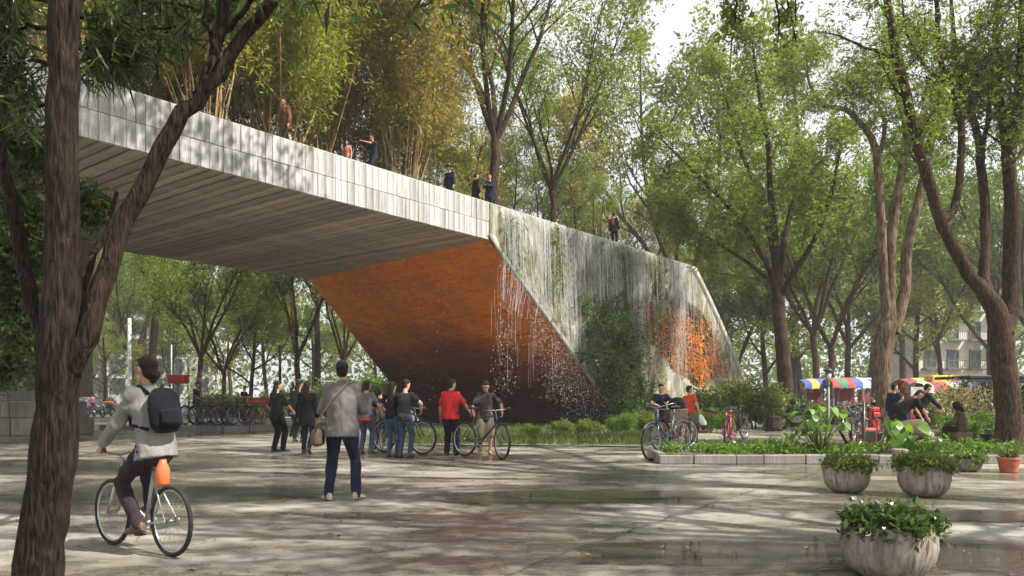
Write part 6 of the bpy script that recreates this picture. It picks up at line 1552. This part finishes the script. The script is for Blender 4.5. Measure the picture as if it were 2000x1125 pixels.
bicycle('bicycle with red trim parked in front of the middle stall', G(1657, 829), front=G(1640, 833), scale=1.3, color=c_red, bars='flat', hi=False, basket=True)
bicycle('black bicycle with big mudguards leaning at the right edge behind the terracotta pot', G(2008, 868), front=G(1935, 866), scale=1.3, color=c_black, style='step', bars='swept', fender=True, rack=True)
bicycle('leftmost bicycle in front of the stalls', G(1590, 828), front=G(1568, 831), scale=1.25, color=c_slate, bars='swept', hi=False, rack=True, basket=True)
bicycle('bicycle leaning between the middle stall and the tan tree', G(1690, 832), front=G(1672, 836), scale=1.25, color=c_black, bars='flat', hi=False, rack=True)
bicycle('bicycle just left of the tan three-stemmed trunk', G(1712, 836), front=G(1694, 840), scale=1.25, color=c_blue, bars='swept', hi=False, fender=True)
# parked row on the raised pavement
rowl = ['leftmost bicycle of the parked row on the pavement', 'second bicycle of the parked row from the left', 'third bicycle of the parked row from the left', 'fourth bicycle of the parked row from the left', 'fifth bicycle of the parked row, with a rear child seat', 'sixth bicycle of the parked row', 'seventh bicycle of the parked row', 'eighth bicycle of the parked row, tilted', 'rightmost bicycle of the parked row']
cols_ = [c_black, c_blue, c_slate, c_black, c_red, c_black, c_graph, c_slate, c_black]
for i, (px, dx, D) in enumerate(((383, 10, 33.6), (397, 9, 33.9), (409, 9, 33.6), (421, 10, 34.0), (433, 12, 33.7), (453, 10, 33.5), (463, 10, 33.7), (472, 10, 33.9), (481, 10, 33.6))):
    X = (px-1000)/FPX*D; hd_ = 2.75+.25*math.sin(i*2.1)
    bicycle(rowl[i], (X, D, .205), hd_, scale=1.22, color=cols_[i], bars=('flat', 'swept')[i % 2], hi=False, fender=i % 3 == 0, rack=i % 2 == 0, basket=i in (1, 5), group='bicycles parked on the raised pavement', z=.205, steer=(.15, -.2)[i % 2], lean=.04*math.sin(i*1.7))
bicycle('orange cargo bicycle right of the parked row', ((505-1000)/FPX*34.5, 34.5, .2), 2.9, scale=1.25, color=c_orange, style='step', bars='swept', hi=False, rack=True, fender=True, group='bicycles parked on the raised pavement')
b = MB(); b.box((0, 0, 0), (.75, .55, .22), bev=.04); b.box((0, 0, .13), (.80, .6, .05), bev=.02); tag(b.obj('red_crate', K['red'], loc=((509-1000)/FPX*34.3, 34.0, 1.22)), 'flat red delivery crate on the orange cargo bicycle', 'crate')
M_BIN = simple('red plastic tub', (.55, .04, .04), .4); b = MB(); b.box((0, 0, 0), (.70, .5, .34), bev=.03, taper=1.12); b.box((0, 0, .17), (.84, .62, .05), bev=.01); q = P(348, 741, 33); 
tag(b.obj('red_tub', M_BIN, loc=q), 'red plastic tub carried high behind the man with the yellow scarf', 'tub')
b = MB(); b.box((0, 0, q.z/2), (.10, .10, q.z-.30)); b.box((0, 0, q.z-.19), (.6, .45, .03)); tag(b.obj('tub_stand', M_POST, loc=(q.x, q.y, .02)), 'post stand under the red plastic tub', 'stand')

# ================================================================== PEOPLE IN PLACE
black = C_('black', (.008, .008, .009)); navy = C_('navy', (.012, .016, .032)); dark = C_('charcoal', (.024, .024, .027)); grey = C_('grey', (.155, .143, .14), var=.10); lgrey = C_('pale grey', (.25, .24, .225), var=.10); red = C_('red', (.52, .028, .028)); orange = C_('orange red', (.62, .075, .035))
jeans = C_('jeans', (.045, .075, .125)); djeans = C_('dark jeans', (.016, .021, .042)); khaki = C_('khaki', (.33, .27, .19)); brown = C_('brown', (.10, .065, .04)); yellow = C_('yellow', (.70, .50, .03)); pink = C_('pink', (.42, .13, .20)); plum = C_('plum', (.035, .024, .03)); tanc = C_('rust brown', (.16, .075, .04)); blue = C_('blue', (.05, .09, .20)); maroon = C_('maroon', (.14, .03, .035)); olive = C_('dusty tee', (.12, .11, .115))
S_BEIGE = simple('beige shoe', (.42, .34, .25), .8); S_TAN = simple('tan sandal', (.32, .14, .06), .7); S_BRN = simple('brown shoe', (.10, .055, .035), .6); M_CANVAS = simple('brown canvas', (.12, .085, .055), .8)

# the cyclist
k = .92
cy_ = person('woman in a pale grey shirt riding the silver bicycle away from the viewer', CB_MID, -math.degrees(CB_H), 1.68, .0115, hip=(0, -.24, .93), lean=13, head=(-4, 2), hands=((-.25, .19, .94), (.25, .19, .94)), elb=((-.5, -.6, -.6), (.5, -.6, -.6)),
             feet=((-.13, -.19, .18, -4, 10), (.13, .06, .31, 4, 0)), grip=(.9, .9), shirt=lgrey, sleeve=1.93, hem=-.10, fit=1.08, pants=plum, plen=2, shoes=S_BRN, hair='bun', hmat=H_BRN, sk='tan', pfit=.98, fold=.017, collar=True)
backpack(cy_, 'dark navy backpack on the cyclist', C_('pack navy', (.009, .010, .015)), vox=.012, size=1.0, strapm=black)
bo = MB(); bo.lathe([(.045, 0), (.062, .02), (.058, .14), (.036, .19), (.03, .22), (.01, .22)], n=18); pp_ = Matrix.Rotation(CB_H, 3, 'Z') @ Vector((.0, -.33, .58)); tag(bo.obj('orange_flask', simple('orange flask', (.62, .16, .06), .35), loc=CB_MID+pp_), 'orange flask strapped under the saddle of the silver bicycle', 'flask')
# man in the foreground
gm = person('man in a grey pullover and dark jeans standing with his back to the viewer', G(668, 977), -4, 1.80, .0115, lean=1, head=(-4, 0), hands=((-.13, .26, 1.12), (.13, .26, 1.14)), feet=((-.165, -.02, 0, -28), (.175, .03, 0, 24)), shirt=grey, sleeve=1.95, hem=-.13, fit=1.17, belly=.03, pants=djeans, plen=2, shoes=S_BEIGE, hair='short', sk='light', pfit=1.06, fold=.017, collar=True)
bgt_ = thing('shoulder_bag', 'brown canvas shoulder bag at the hip of the man in the grey pullover', 'bag', gm['root'].location, gm['root'].rotation_euler.z, None, gm['k'])
b = MB(); b.loft(rings([V3(-.30, .02, .68), V3(-.30, .02, .71), V3(-.30, .02, .86), V3(-.29, .02, .90)], [(.05, .12), (.085, .19), (.08, .19), (.04, .15)], V3(1, 0, 0), V3(0, 1, 0), 16)); link('bag', remesh(b, 'bag', M_CANVAS, .014, 3, .004), bgt_)
b = MB(); b.tube([V3(-.30, -.16, .86), V3(-.27, -.17, 1.0), V3(-.10, -.19, 1.25), V3(.06, -.13, 1.44), V3(.11, -.02, 1.51), V3(.06, .10, 1.46)], .013, 6); b.obj('strap', M_CANVAS, bgt_)

p3 = person('long-haired person in black holding a white bar, leftmost of the group', G(540, 882), 35, 1.76, .023, lean=2, head=(20, -3), hands=(None, (.22, .34, .98)), elb=(None, (.6, -.8, 0)), feet=((-.10, 0, 0), (.12, .10, 0, 25)), shirt=black, sleeve=.85, hem=-.16, fit=1.15, pants=black, plen=2, pfit=1.2, hair='long')
w = p3['w']; b = MB(); a0 = w(p3['wr'][1]+p3['hd'][1]*.07); b.tube([a0-V3(.12, 0, .0), a0+V3(.28, -.03, .03)], .020, 8); b.tube([a0+V3(.28, -.03, .03), a0+V3(.34, -.03, .06)], .02, 8); tag(b.obj('white_bar', M_PWHITE), 'white bar held by the leftmost long-haired person', 'bar')
person('long-haired woman in a loose black jacket walking away beside the man in grey', G(599, 886), 8, 1.74, .023, lean=3, head=(5, -2), feet=((-.10, .05, 0), (.12, -.18, 0, 10, 25)), shirt=black, sleeve=1.9, hem=-.26, fit=1.2, pants=djeans, plen=2, hair='long', hmat=H_BRN, shoes=S_BRN)
ht = person('man in a dark grey coat and black cap behind the long-haired pair', G(582, 863), 15, 1.86, .024, head=(15, 0), shirt=dark, sleeve=1.95, hem=-.22, fit=1.15, pants=black, plen=2, hair='long')
def cap_(mb): 
    c = ht['HC']+ht['hu']*.085; X, Y, Z = ht['hr'], ht['hf'], ht['hu']
    mb.loft(rings([c-Z*.02, c+Z*.03, c+Z*.085, c+Z*.09], [(.098, .112), (.10, .115), (.125, .135), (.06, .07)], X, Y, 18)); mb.loft(rings([c-Z*.025, c-Z*.010], [(.105, .15), (.105, .15)], X, Y, 18))
worn(ht, cap_, 'peaked_cap', 'black peaked cap on the man in the dark grey coat', 'cap', M_BLK)
person('man behind the group raising one arm high', G(570, 852), 60, 1.72, .027, head=(30, 8), hands=((-.22, .12, 1.98), None), elb=((-.8, .2, 0), None), shirt=navy, sleeve=1.9, pants=dark, plen=2)
person('person in a grey T-shirt with a red hem and jeans beside the man in grey', G(714, 886), 15, 1.76, .023, lean=3, head=(35, -8), hands=(None, (.30, .26, .94)), elb=(None, (.7, -.7, 0)), shirt=olive, sleeve=.6, hem=-.10, pants=jeans, plen=2, hair='bob', hmat=H_BRN, shoes=S_BRN)
b = MB(); tb = bpy.data.objects[-1] if False else None
q = G(714, 886); hem = thing('under_shirt', 'red under-shirt hem showing below the grey T-shirt', 'shirt', (q.x, q.y, 0), -math.radians(15), None, 1.76/1.75); b.loft(rings([V3(0, .0, .775), V3(0, 0, .86)], [(.183, .142), (.176, .134)], V3(1, 0, 0), V3(0, 1, 0), 18)); link('hem', remesh(b, 'hem', C_('crimson', (.42, .035, .06)), .020, 2), hem)
person('woman with very long dark hair and a black top in the couple', G(765, 893), 20, 1.70, .023, lean=2, head=(15, -4), hands=((-.30, .30, 1.05), None), shirt=black, sleeve=.5, hem=-.06, fit=.92, pants=jeans, plen=2, pfit=.92, hair='long', hmat=H_BRN, feet=((-.09, 0, 0), (.09, .05, 0)))
person('young man in a charcoal T-shirt with hands on hips in the couple', G(790, 894), 18, 1.75, .023, head=(30, -6), hands=((-.36, .12, 1.06), (.30, .22, 1.02)), elb=((-1, -.4, .1), (1, -.5, .1)), grip=(.8, .8), shirt=dark, sleeve=.6, hem=-.12, fit=.98, pants=jeans, plen=2, pfit=.98, hair='short', sk='light')
person('man in a black T-shirt standing behind the group\'s bicycles', G(742, 872), 5, 1.62, .024, shirt=black, sleeve=.6, pants=dark, plen=2, sk='tan')
person('stout man in a red polo shirt and dark trousers holding the black bicycle', G(880, 890), 12, 1.76, .0215, lean=2, head=(40, -6), hands=(None, (.40, .24, .98)), elb=(None, (.6, -.9, -.2)), grip=(.3, .9), shirt=red, sleeve=.72, hem=-.10, fit=1.16, belly=.05, pants=djeans, plen=2, pfit=1.18, feet=((-.09, 0, 0), (.11, .05, 0, 15)), sk='tan', collar=True, fold=.009)
person('man in a dark patterned shirt and khaki shorts looking down at the bicycle', G(948, 888), 168, 1.74, .014, lean=5, head=(10, -22), hands=((-.36, .22, .98), (.30, .18, .92)), elb=((-.8, -.4, 0), (.8, -.5, 0)), grip=(.9, .8), shirt=C_('dark pattern', (.05, .04, .045), var=.7), sleeve=.75, hem=-.14, fit=1.04, belly=.02, pants=khaki, plen=.98, pfit=1.08, shoes=S_TAN, sk='tan', faceparts=True, collar=True, feet=((-.10, .02, 0), (.12, -.06, 0)))
person('man in a navy T-shirt facing the viewer beside the waterfall wall', G(1291, 864), 178, 1.76, .0215, head=(4, -4), hands=((-.10, .32, 1.18), (.14, .30, 1.10)), elb=((-1, -.3, -.2), (1, -.3, -.2)), grip=(.7, .7), shirt=navy, sleeve=.6, hem=-.14, fit=1.04, pants=jeans, plen=2, sk='light', faceparts=True)
rl = person('man in an orange-red T-shirt leaning over the loaded bicycle', G(1347, 864), 48, 1.74, .0215, lean=14, side=-12, head=(42, 2), hands=((-.34, .34, 1.02), (.36, -.02, .92)), elb=((-.8, -.4, 0), (.6, -.9, 0)), shirt=orange, sleeve=.62, hem=-.08, fit=1.06, pants=grey, plen=2, hair='short', sk='tan')
b = MB(); b.loft(rings([V3(0, 0, 0), V3(.03, 0, -.05), V3(.08, 0, -.22), V3(.12, 0, -.34)], [(.02, .02), (.06, .05), (.12, .08), (.09, .06)], V3(1, 0, 0), V3(0, 1, 0), 12)); tag(link('white_bag', remesh(b, 'white_bag', simple('white plastic bag', (.72, .72, .70), .4), .015, 3, .012), None, rl['w'](rl['wr'][1]+rl['hd'][1]*.09)), 'white plastic bag held by the man in the orange-red T-shirt', 'bag')
# right-hand group
person('mechanic in black bending forward over the basket', G(1772, 878), 88, 1.78, .0215, hip=(0, -.15, .90), lean=48, head=(15, -26), hands=((-.10, .62, .52), (.14, .60, .55)), elb=((-.5, -.2, .8), (.5, -.2, .8)), shirt=black, sleeve=.7, hem=-.08, fit=1.06, pants=djeans, plen=2, sk='tan', faceparts=True, feet=((-.12, .05, 0), (.14, -.15, 0)))
p17 = person('man with a black backpack pointing down at the scooter behind the mechanic', G(1797, 868), 80, 1.80, .018, hip=(0, 0, .93), lean=20, head=(12, -20), hands=((-.2, .3, .95), (.20, .66, .86)), elb=((-.5, -.6, 0), (.5, -.3, -.5)), shirt=navy, sleeve=1.8, fit=1.12, pants=black, plen=2, sk='tan', faceparts=True)
backpack(p17, 'black backpack on the pointing man', black, vox=.018)
person('tall man in a navy jacket standing by the tan trunk looking right', G(1745, 858), 60, 1.82, .024, head=(35, 0), shirt=navy, sleeve=1.9, hem=-.2, fit=1.12, pants=dark, plen=2, sk='tan')
p19 = person('boy with a black backpack left of the bending mechanic', G(1757, 866), 75, 1.46, .024, head=(20, -5), shirt=dark, sleeve=.7, fit=1.08, pants=dark, plen=2); backpack(p19, 'black backpack on the boy', black, vox=.02, size=1.1)
person('dark-haired boy standing behind the red jerrycan', G(1708, 862), -70, 1.46, .024, head=(-20, -8), hands=((-.15, .35, .9), (.15, .35, .9)), shirt=black, sleeve=1.5, pants=dark, plen=2, sk='light')
hd_p = person('seated person in a brown jacket and black headscarf beside the dry bush', G(1878, 872), -60, 1.66, .018, hip=(0, 0, .50), lean=10, head=(-5, -12), hands=((-.12, .42, .62), (.14, .40, .60)), feet=((-.13, .42, 0), (.13, .42, 0)), shirt=brown, sleeve=1.9, hem=-.1, fit=1.25, pants=black, plen=2, hair='long')
def scarf(mb): ell(mb, hd_p['HC']-hd_p['hf']*.02, (.11, .12, .135), hd_p['hr'], hd_p['hf'], hd_p['hu']); mb.loft(rings([hd_p['HC']-hd_p['hu']*.05-hd_p['hf']*.03, hd_p['HC']-hd_p['hu']*.22-hd_p['hf']*.06], [(.10, .10), (.15, .10)], hd_p['hr'], hd_p['hf'], 14))
worn(hd_p, scarf, 'headscarf', 'black headscarf of the seated person in brown', 'scarf', black)
b = MB(); b.box((0, 0, .20), (.42, .42, .40), bev=.03); q = G(1878, 872); tag(b.obj('stool_box', M_WOOD, loc=(q.x, q.y, 0)), 'low wooden box under the seated person in brown', 'box')
person('figure in black standing behind the seated person in brown', G(1888, 856), 200, 1.80, .027, head=(0, -20), shirt=black, sleeve=1.9, hem=-.25, fit=1.15, pants=black, plen=2, hair='long')
person('person in blue sitting in front of the middle striped stall', ((1655-1000)/FPX*40, 40, 0), 120, 1.62, .026, hip=(0, 0, .5), feet=((-.12, .42, 0), (.12, .42, 0)), hands=((-.1, .4, .7), (.1, .4, .7)), shirt=blue, sleeve=1.6, pants=djeans, plen=2)
# on the bridge
def onb(s, o): p = BW(s, o, ZT+.03); return p
person('brown-clad figure striding along the bridge among the bamboo', onb(-8.4, 1.3), 218, 1.78, .027, lean=8, shirt=tanc, sleeve=1.7, hem=-.2, fit=1.2, pants=dark, plen=2, feet=((-.1, .25, 0), (.1, -.25, 0, 0, 30)), hair='long', hmat=H_BRN)
person('child in pink near the middle of the bridge', onb(-5.7, 1.6), 200, 1.22, .027, shirt=C_('salmon', (.55, .22, .17)), sleeve=.6, pants=blue, plen=2, hair='bob', hmat=H_BRN, sk='light')
person('man in a navy T-shirt on the bridge stretching out one arm', onb(-4.5, 1.6), 235, 1.76, .024, lean=6, head=(-10, -10), hands=((-.15, .5, 1.38), (.22, .35, 1.3)), elb=((-.6, -.3, -.3), (.8, -.3, -.2)), shirt=navy, sleeve=.65, pants=djeans, plen=2, feet=((-.1, .2, 0), (.12, -.2, 0, 0, 25)))
hm_ = person('man in a black shirt and brimmed hat on the bridge', onb(-.2, 1.9), 215, 1.74, .024, shirt=navy, sleeve=1.7, hem=-.2, fit=1.1, pants=black, plen=2)
def hat_(mb): c = hm_['HC']+hm_['hu']*.07; X, Y, Z = hm_['hr'], hm_['hf'], hm_['hu']; mb.loft(rings([c-Z*.012, c+Z*.0, c+Z*.012], [(.15, .16), (.16, .17), (.10, .11)], X, Y, 18)); mb.loft(rings([c, c+Z*.06, c+Z*.085], [(.095, .108), (.088, .10), (.05, .06)], X, Y, 16))
worn(hm_, hat_, 'brimmed_hat', 'dark brimmed hat on the man on the bridge', 'hat', M_BLK)
person('left figure of the dark-clad couple on the bridge', onb(1.25, 1.8), 60, 1.74, .024, head=(10, 0), shirt=black, sleeve=1.9, hem=-.25, fit=1.15, pants=black, plen=2)
person('right figure of the dark-clad couple on the bridge, arms folded', onb(1.85, 1.5), 200, 1.78, .024, hands=((.06, .26, 1.24), (-.06, .28, 1.20)), elb=((-1, -.2, -.2), (1, -.2, -.2)), shirt=navy, sleeve=1.9, hem=-.2, fit=1.2, pants=navy, plen=2)
p30 = person('lone walker in black with a maroon backpack on the bridge', onb(10.7, .75), 35, 1.74, .024, shirt=black, sleeve=1.9, hem=-.15, fit=1.1, pants=black, plen=2); backpack(p30, 'maroon backpack on the lone walker on the bridge', maroon, vox=.02)
# in the distance on the left
ys_ = person('man in a navy T-shirt with a yellow scarf by the parked bicycles', ((372-1000)/FPX*33, 33.6, .2), 100, 1.86, .027, head=(15, -8), hands=(None, (.2, .35, 1.0)), shirt=navy, sleeve=.7, pants=dark, plen=2)
def yel(mb): sp, rt, fw = ys_['sp'], ys_['rt'], ys_['fw']; mb.loft(rings([sp(.10)-fw*.05-rt*.16, sp(.30)-fw*.06-rt*.17, sp(.45)-fw*.04-rt*.10, sp(.535)+fw*.0], [(.05, .14), (.06, .15), (.10, .13), (.085, .09)], rt, fw, 12))
worn(ys_, yel, 'yellow_scarf', 'yellow scarf over the shoulder of the man by the parked bicycles', 'scarf', yellow)
person('man in a black shirt and khaki trousers behind the parked bicycles', ((476-1000)/FPX*40, 40, .2), 110, 1.80, .027, head=(5, -15), hands=((-.1, .3, 1.2), (.12, .3, 1.2)), shirt=black, sleeve=.7, pants=khaki, plen=2, sk='light')
person('rider in a pink jacket on the red motorcycle in the left street', ((178-1000)/FPX*56.2, 56.2, .02), 190, 1.74, .028, hip=(0, -.15, .92), lean=8, hands=((-.3, .30, 1.08), (.3, .30, 1.08)), feet=((-.2, .1, .3), (.2, .1, .3)), shirt=pink, sleeve=1.9, pants=djeans, plen=2)

# ================================================================== SMALL THINGS
# basket turned over on a black case, near the mechanic
t = NT('woven bark'); f = t.noise(3, 5, .6, t.mapv((1.5, 1.5, 22))); t.set('Base Color', t.ramp(f, [(.3, (.035, .022, .015)), (.7, (.15, .10, .07))])).set('Roughness', .85); t.bump(f, .8, .02); M_BASK = t.m
q = G(1769, 892); t = thing('bark_basket', 'brown bark basket turned upside down and tilted on the black case', 'basket', (q.x, D0+1.6, .42)); t.rotation_euler = (.05, -.28, .3)
b = MB(); b.lathe([(.40, 0), (.42, .02), (.42, .06), (.38, .06)], n=28, capb=True); b.obj('rim', M_WOOD, t); b = MB(); b.lathe([(.375, .05), (.36, .20), (.33, .31), (.27, .38), (.14, .41), (.01, .42)], n=28); b.obj('basket_body', M_BASK, t)
b = MB(); b.box((0, 0, .20), (.85, .5, .40), bev=.03); b.box((0, -.26, .30), (.12, .03, .06), bev=.005); tag(b.obj('black_case', M_BLK, loc=(q.x+.22, D0+1.75, 0)), 'black tool case under the bark basket', 'case')
# red jerrycan and red generator
M_RED = simple('red plastic', (.55, .03, .025), .4)
q = G(1690, 872); t = thing('generator', 'small red framed generator beside the black bicycle', 'generator', (q.x+.15, q.y+.2, 0)); b = MB(); b.box((0, 0, .28), (.42, .36, .46), bev=.05); b.obj('housing', M_RED, t); b = MB(); b.box((0, -.185, .28), (.30, .03, .30), bev=.01); b.obj('grille', M_BLK, t)
for x_ in (-.22, .22): b = MB(); b.tube([(x_, -.17, .04), (x_, -.17, .56), (x_, .17, .56), (x_, .17, .04)], .019, 6); b.obj('frame_bar', M_BLK, t)
q = G(1708, 866); t = thing('jerrycan', 'tall red jerrycan with a looped pale hose behind the bicycle handlebar', 'jerrycan', (q.x, q.y, 0)); b = MB(); b.box((0, 0, .62), (.30, .18, .62), bev=.04); b.box((0, 0, 1.0), (.26, .15, .14), bev=.03); b.obj('can', M_RED, t); b = MB(); b.box((0, 0, .16), (.36, .3, .3), bev=.02); b.obj('crate', M_BLK, t); b = MB(); b.tube([(-.1, 0, 1.05), (-.2, 0, 1.12), (-.32, 0, 1.05), (-.35, 0, .85), (-.22, -.05, .70)], .018, 6); b.obj('hose', M_PWHITE, t)
b = MB(); b.lathe([(.06, 0), (.055, .05), (.035, 1.25)], n=10, capt=True); q = G(1687, 876); tag(b.obj('bollard', M_LAMP, loc=(q.x, q.y, 0)), 'slim black bollard in front of the red jerrycan', 'bollard')
# scooter being repaired
q = G(1838, 872); t = thing('scooter', 'black folding scooter being repaired right of the mechanic', 'scooter', (q.x, q.y, 0), 1.3)
for y in (-.42, .42): w = torus(.085, .03, 18, 6, c=(0, y, .115)); w.obj('wheel', M_TYRE, t)
b = MB(); b.box((0, -.05, .17), (.18, .78, .07), bev=.02); b.obj('footboard', M_BLK, t); b = MB(); b.tube([(0, .42, .12), (0, .36, .55), (0, .28, .95)], [.03, .03, .022], 8); b.box((0, .36, .62), (.16, .12, .36), bev=.04); b.obj('stem', M_BLK, t); b = MB(); b.tube([(-.25, .25, .97), (.25, .25, .97)], .018, 8); b.obj('handlebar', M_BLK, t)
for px, lab in ((1812, 'black plastic tray on the ground left of the scooter'), (1832, 'lower black tray right in front of the scooter')):
    q = G(px, 880); b = MB(); b.box((0, 0, .13), (.55, .36, .24), bev=.03, taper=1.1); b.box((0, 0, .26), (.66, .46, .03), bev=.01); tag(b.obj('tray', M_BLK, loc=(q.x, q.y+.3, 0), rotz=.1), lab, 'tray')
t = thing('bucket', 'black bucket right of the seated person in brown', 'bucket', G(1928, 872)); b = MB(); b.lathe([(.15, 0), (.19, .34), (.20, .36), (.18, .36), (.15, .06)], n=20); b.obj('pail', M_BLK, t); b = MB(); b.tube([(-.19, 0, .33), (-.1, 0, .48), (.1, 0, .48), (.19, 0, .33)], .006, 5); b.obj('handle', M_STEEL, t)
# pack and basket on the loaded bicycle
q = (G(1346, 876)+G(1288, 880))/2; dirv = (G(1288, 880)-G(1346, 876)).normalized(); rr = G(1321, 880)
t = thing('wicker_pannier', 'brown wicker pannier box on the loaded bicycle', 'pannier', (rr.x, rr.y, .70), .1); b = MB(); b.box((0, 0, .17), (.46, .34, .34), bev=.03, taper=1.08); b.obj('box', M_BASK, t); b = MB(); b.tube([(-.24, -.18, .34), (.24, -.18, .34), (.24, .18, .34), (-.24, .18, .34)], .015, 6, closed=True); b.obj('rim', M_WOOD, t)
b = MB(); b.loft(rings([V3(0, 0, 0), V3(0, 0, .05), V3(.02, 0, .18), V3(.03, 0, .28), V3(.03, 0, .31)], [(.18, .12), (.24, .16), (.22, .15), (.14, .10), (.05, .04)], V3(1, 0, 0), V3(0, 1, 0), 14)); tag(link('rucksack', remesh(b, 'rucksack', black, .015, 3, .008), None, (rr.x, rr.y, 1.05)), 'black rucksack lying on the wicker pannier', 'rucksack')
# rusty curved cart frame between the bicycles
M_RUST = simple('rusty red frame', (.36, .09, .04), .6, var=.35); q = G(1370, 862); t = thing('cart_frame', 'rusty red curved cart frame between the two bicycle groups', 'cart', (q.x, q.y, 0))
b = MB(); b.tube([(-.45, 0, .25), (-.30, 0, .30), (-.12, 0, .34), (.05, 0, .30), (.35, 0, .36)], .035, 8); b.tube([(-.10, .0, .34), (-.06, 0, .62), (.10, 0, .84), (.45, 0, .88)], .035, 8); b.obj('frame_tube', M_RUST, t); b = MB(); b.loft(rings([V3(.05, 0, .93), V3(.2, 0, .96), V3(.42, 0, .90)], [(.05, .02), (.14, .045), (.04, .02)], V3(0, 1, 0), V3(0, 0, 1), 12)); b.obj('saddle', M_SADDLE, t)
w = torus(.20, .025, 22, 6, c=(-.45, 0, .225)); w.obj('wheel', M_TYRE, t)
# tree stump and helmet by the hedge
q = G(1512, 842); b = MB(); b.lathe([(.36, 0), (.31, .2), (.29, .55), (.28, .62), (.02, .64)], n=22, rfun=lambda a, z: 1+.07*math.sin(a*5)+.04*math.sin(a*11+z*3)); tag(b.obj('stump', M_BARK, loc=(q.x, q.y, 0)), 'broad cut tree stump in front of the hedge', 'stump')
b = MB(); b.sphere((0, 0, .11), (.14, .17, .14), 16, 10); b.box((0, .13, .03), (.2, .1, .05), bev=.02); tag(b.obj('helmet', simple('gloss black', (.015, .015, .016), .12), loc=((1549-1000)/FPX*33, 33.0, 1.08)), 'glossy black helmet resting on the handlebar of the black motorcycle', 'helmet')
b = MB(); b.tube([V3(0, 0, 0), V3(-.10, 0, .16), V3(-.22, 0, .38), V3(-.30, .02, .52)], [.05, .045, .035, .02], 7); b.tube([V3(-.12, 0, .2), V3(-.02, 0, .30)], [.02, .008], 5); q = G(1625, 893); tag(b.obj('driftwood', M_BARK, loc=(q.x, D0+.7, .15)), 'broken reddish branch stuck in the bed right of the tall plant', 'branch')

# fallen leaves on the paving
g = np.random.default_rng(150); n = 420; py = 880+g.random(n)**.8*260; px = g.uniform(-50, 2050, n); D_ = CAM_H*FPX/(py-HORIZ)
L_LIT = leafmat('dry fallen leaves', [(.12, .06, .025), (.22, .13, .05), (.07, .045, .025)], .1, .8)
tag(link('fallen_leaves', leaves('fallen_leaves', np.stack([(px-1000)/FPX*D_, D_, np.full(n, .022)], 1), np.tile([1., 0, 0], (n, 1)), 1, .0, .05, .45, L_LIT, 151, 0, 0, .97)), 'scattered dry leaves lying on the wet paving', 'leaves', kind='stuff')
# tall shade tree standing behind the viewer: its crown dapples the plaza and the bridge
a = Auth(161); t = thing('shade_tree', 'tall spreading tree just outside the view whose crown dapples the plaza', 'tree', (11.0, 7.6, 0), 0, 'trees of the park')
a.limb([np.array((0, 0, -.1)), np.array((.1, .1, 4)), np.array((-.1, .5, 8)), np.array((-.3, 1.2, 11.5))], [.5, .36, .32, .26], 0, None, n=12)
CT2 = cfg(keep=.6, seg=[8, 6, 4, 3], n=[8, 6, 5, 3], start=[.3, .2, .15, .1], ang=[42, 45, 48, 50], len=[.48, .5, .5, .45], leaf=2, anch=[0, 0, 2, 3], wander=[.08, .14, .2, .22], up=[.02, .02, 0, 0], sides=[7, 5, 4, 3])
for an, el, L in ((1.2, .55, 11), (1.75, .5, 12), (2.3, .6, 11), (.6, .7, 9), (3.1, .7, 9), (1.5, .9, 10), (4.5, .9, 7), (5.6, .9, 7), (2.0, 1.1, 9)):
    a.branch(np.array((-.3, 1.0, 11.0)), (math.cos(an)*math.cos(el), math.sin(an)*math.cos(el), math.sin(el)), L, .17, 0, CT2)
a.part('trunk', M_BARK, t); link('crown', leaves('crown', a.anch, a.and_, 3, .22, .26, .5, L_MID, 162, .1, maxn=4200), t)

# the damp air of the park
hz = MB(); hz.box((0, 70, 21.5), (330, 220, 46)); h = hz.obj('haze', [])
t = bpy.data.materials.new('haze air'); t.use_nodes = True; nn = t.node_tree.nodes; nn.clear(); o_ = nn.new('ShaderNodeOutputMaterial'); pv = nn.new('ShaderNodeVolumePrincipled')
pv.inputs['Color'].default_value = (.96, .97, 1, 1); pv.inputs['Density'].default_value = .0007; pv.inputs['Anisotropy'].default_value = .2; t.node_tree.links.new(pv.outputs[0], o_.inputs['Volume'])
h.data.materials.clear(); h.data.materials.append(t); tag(h, 'thin damp haze hanging in the park air', 'haze', kind='stuff')
bpy.data.scenes.remove(TMP)
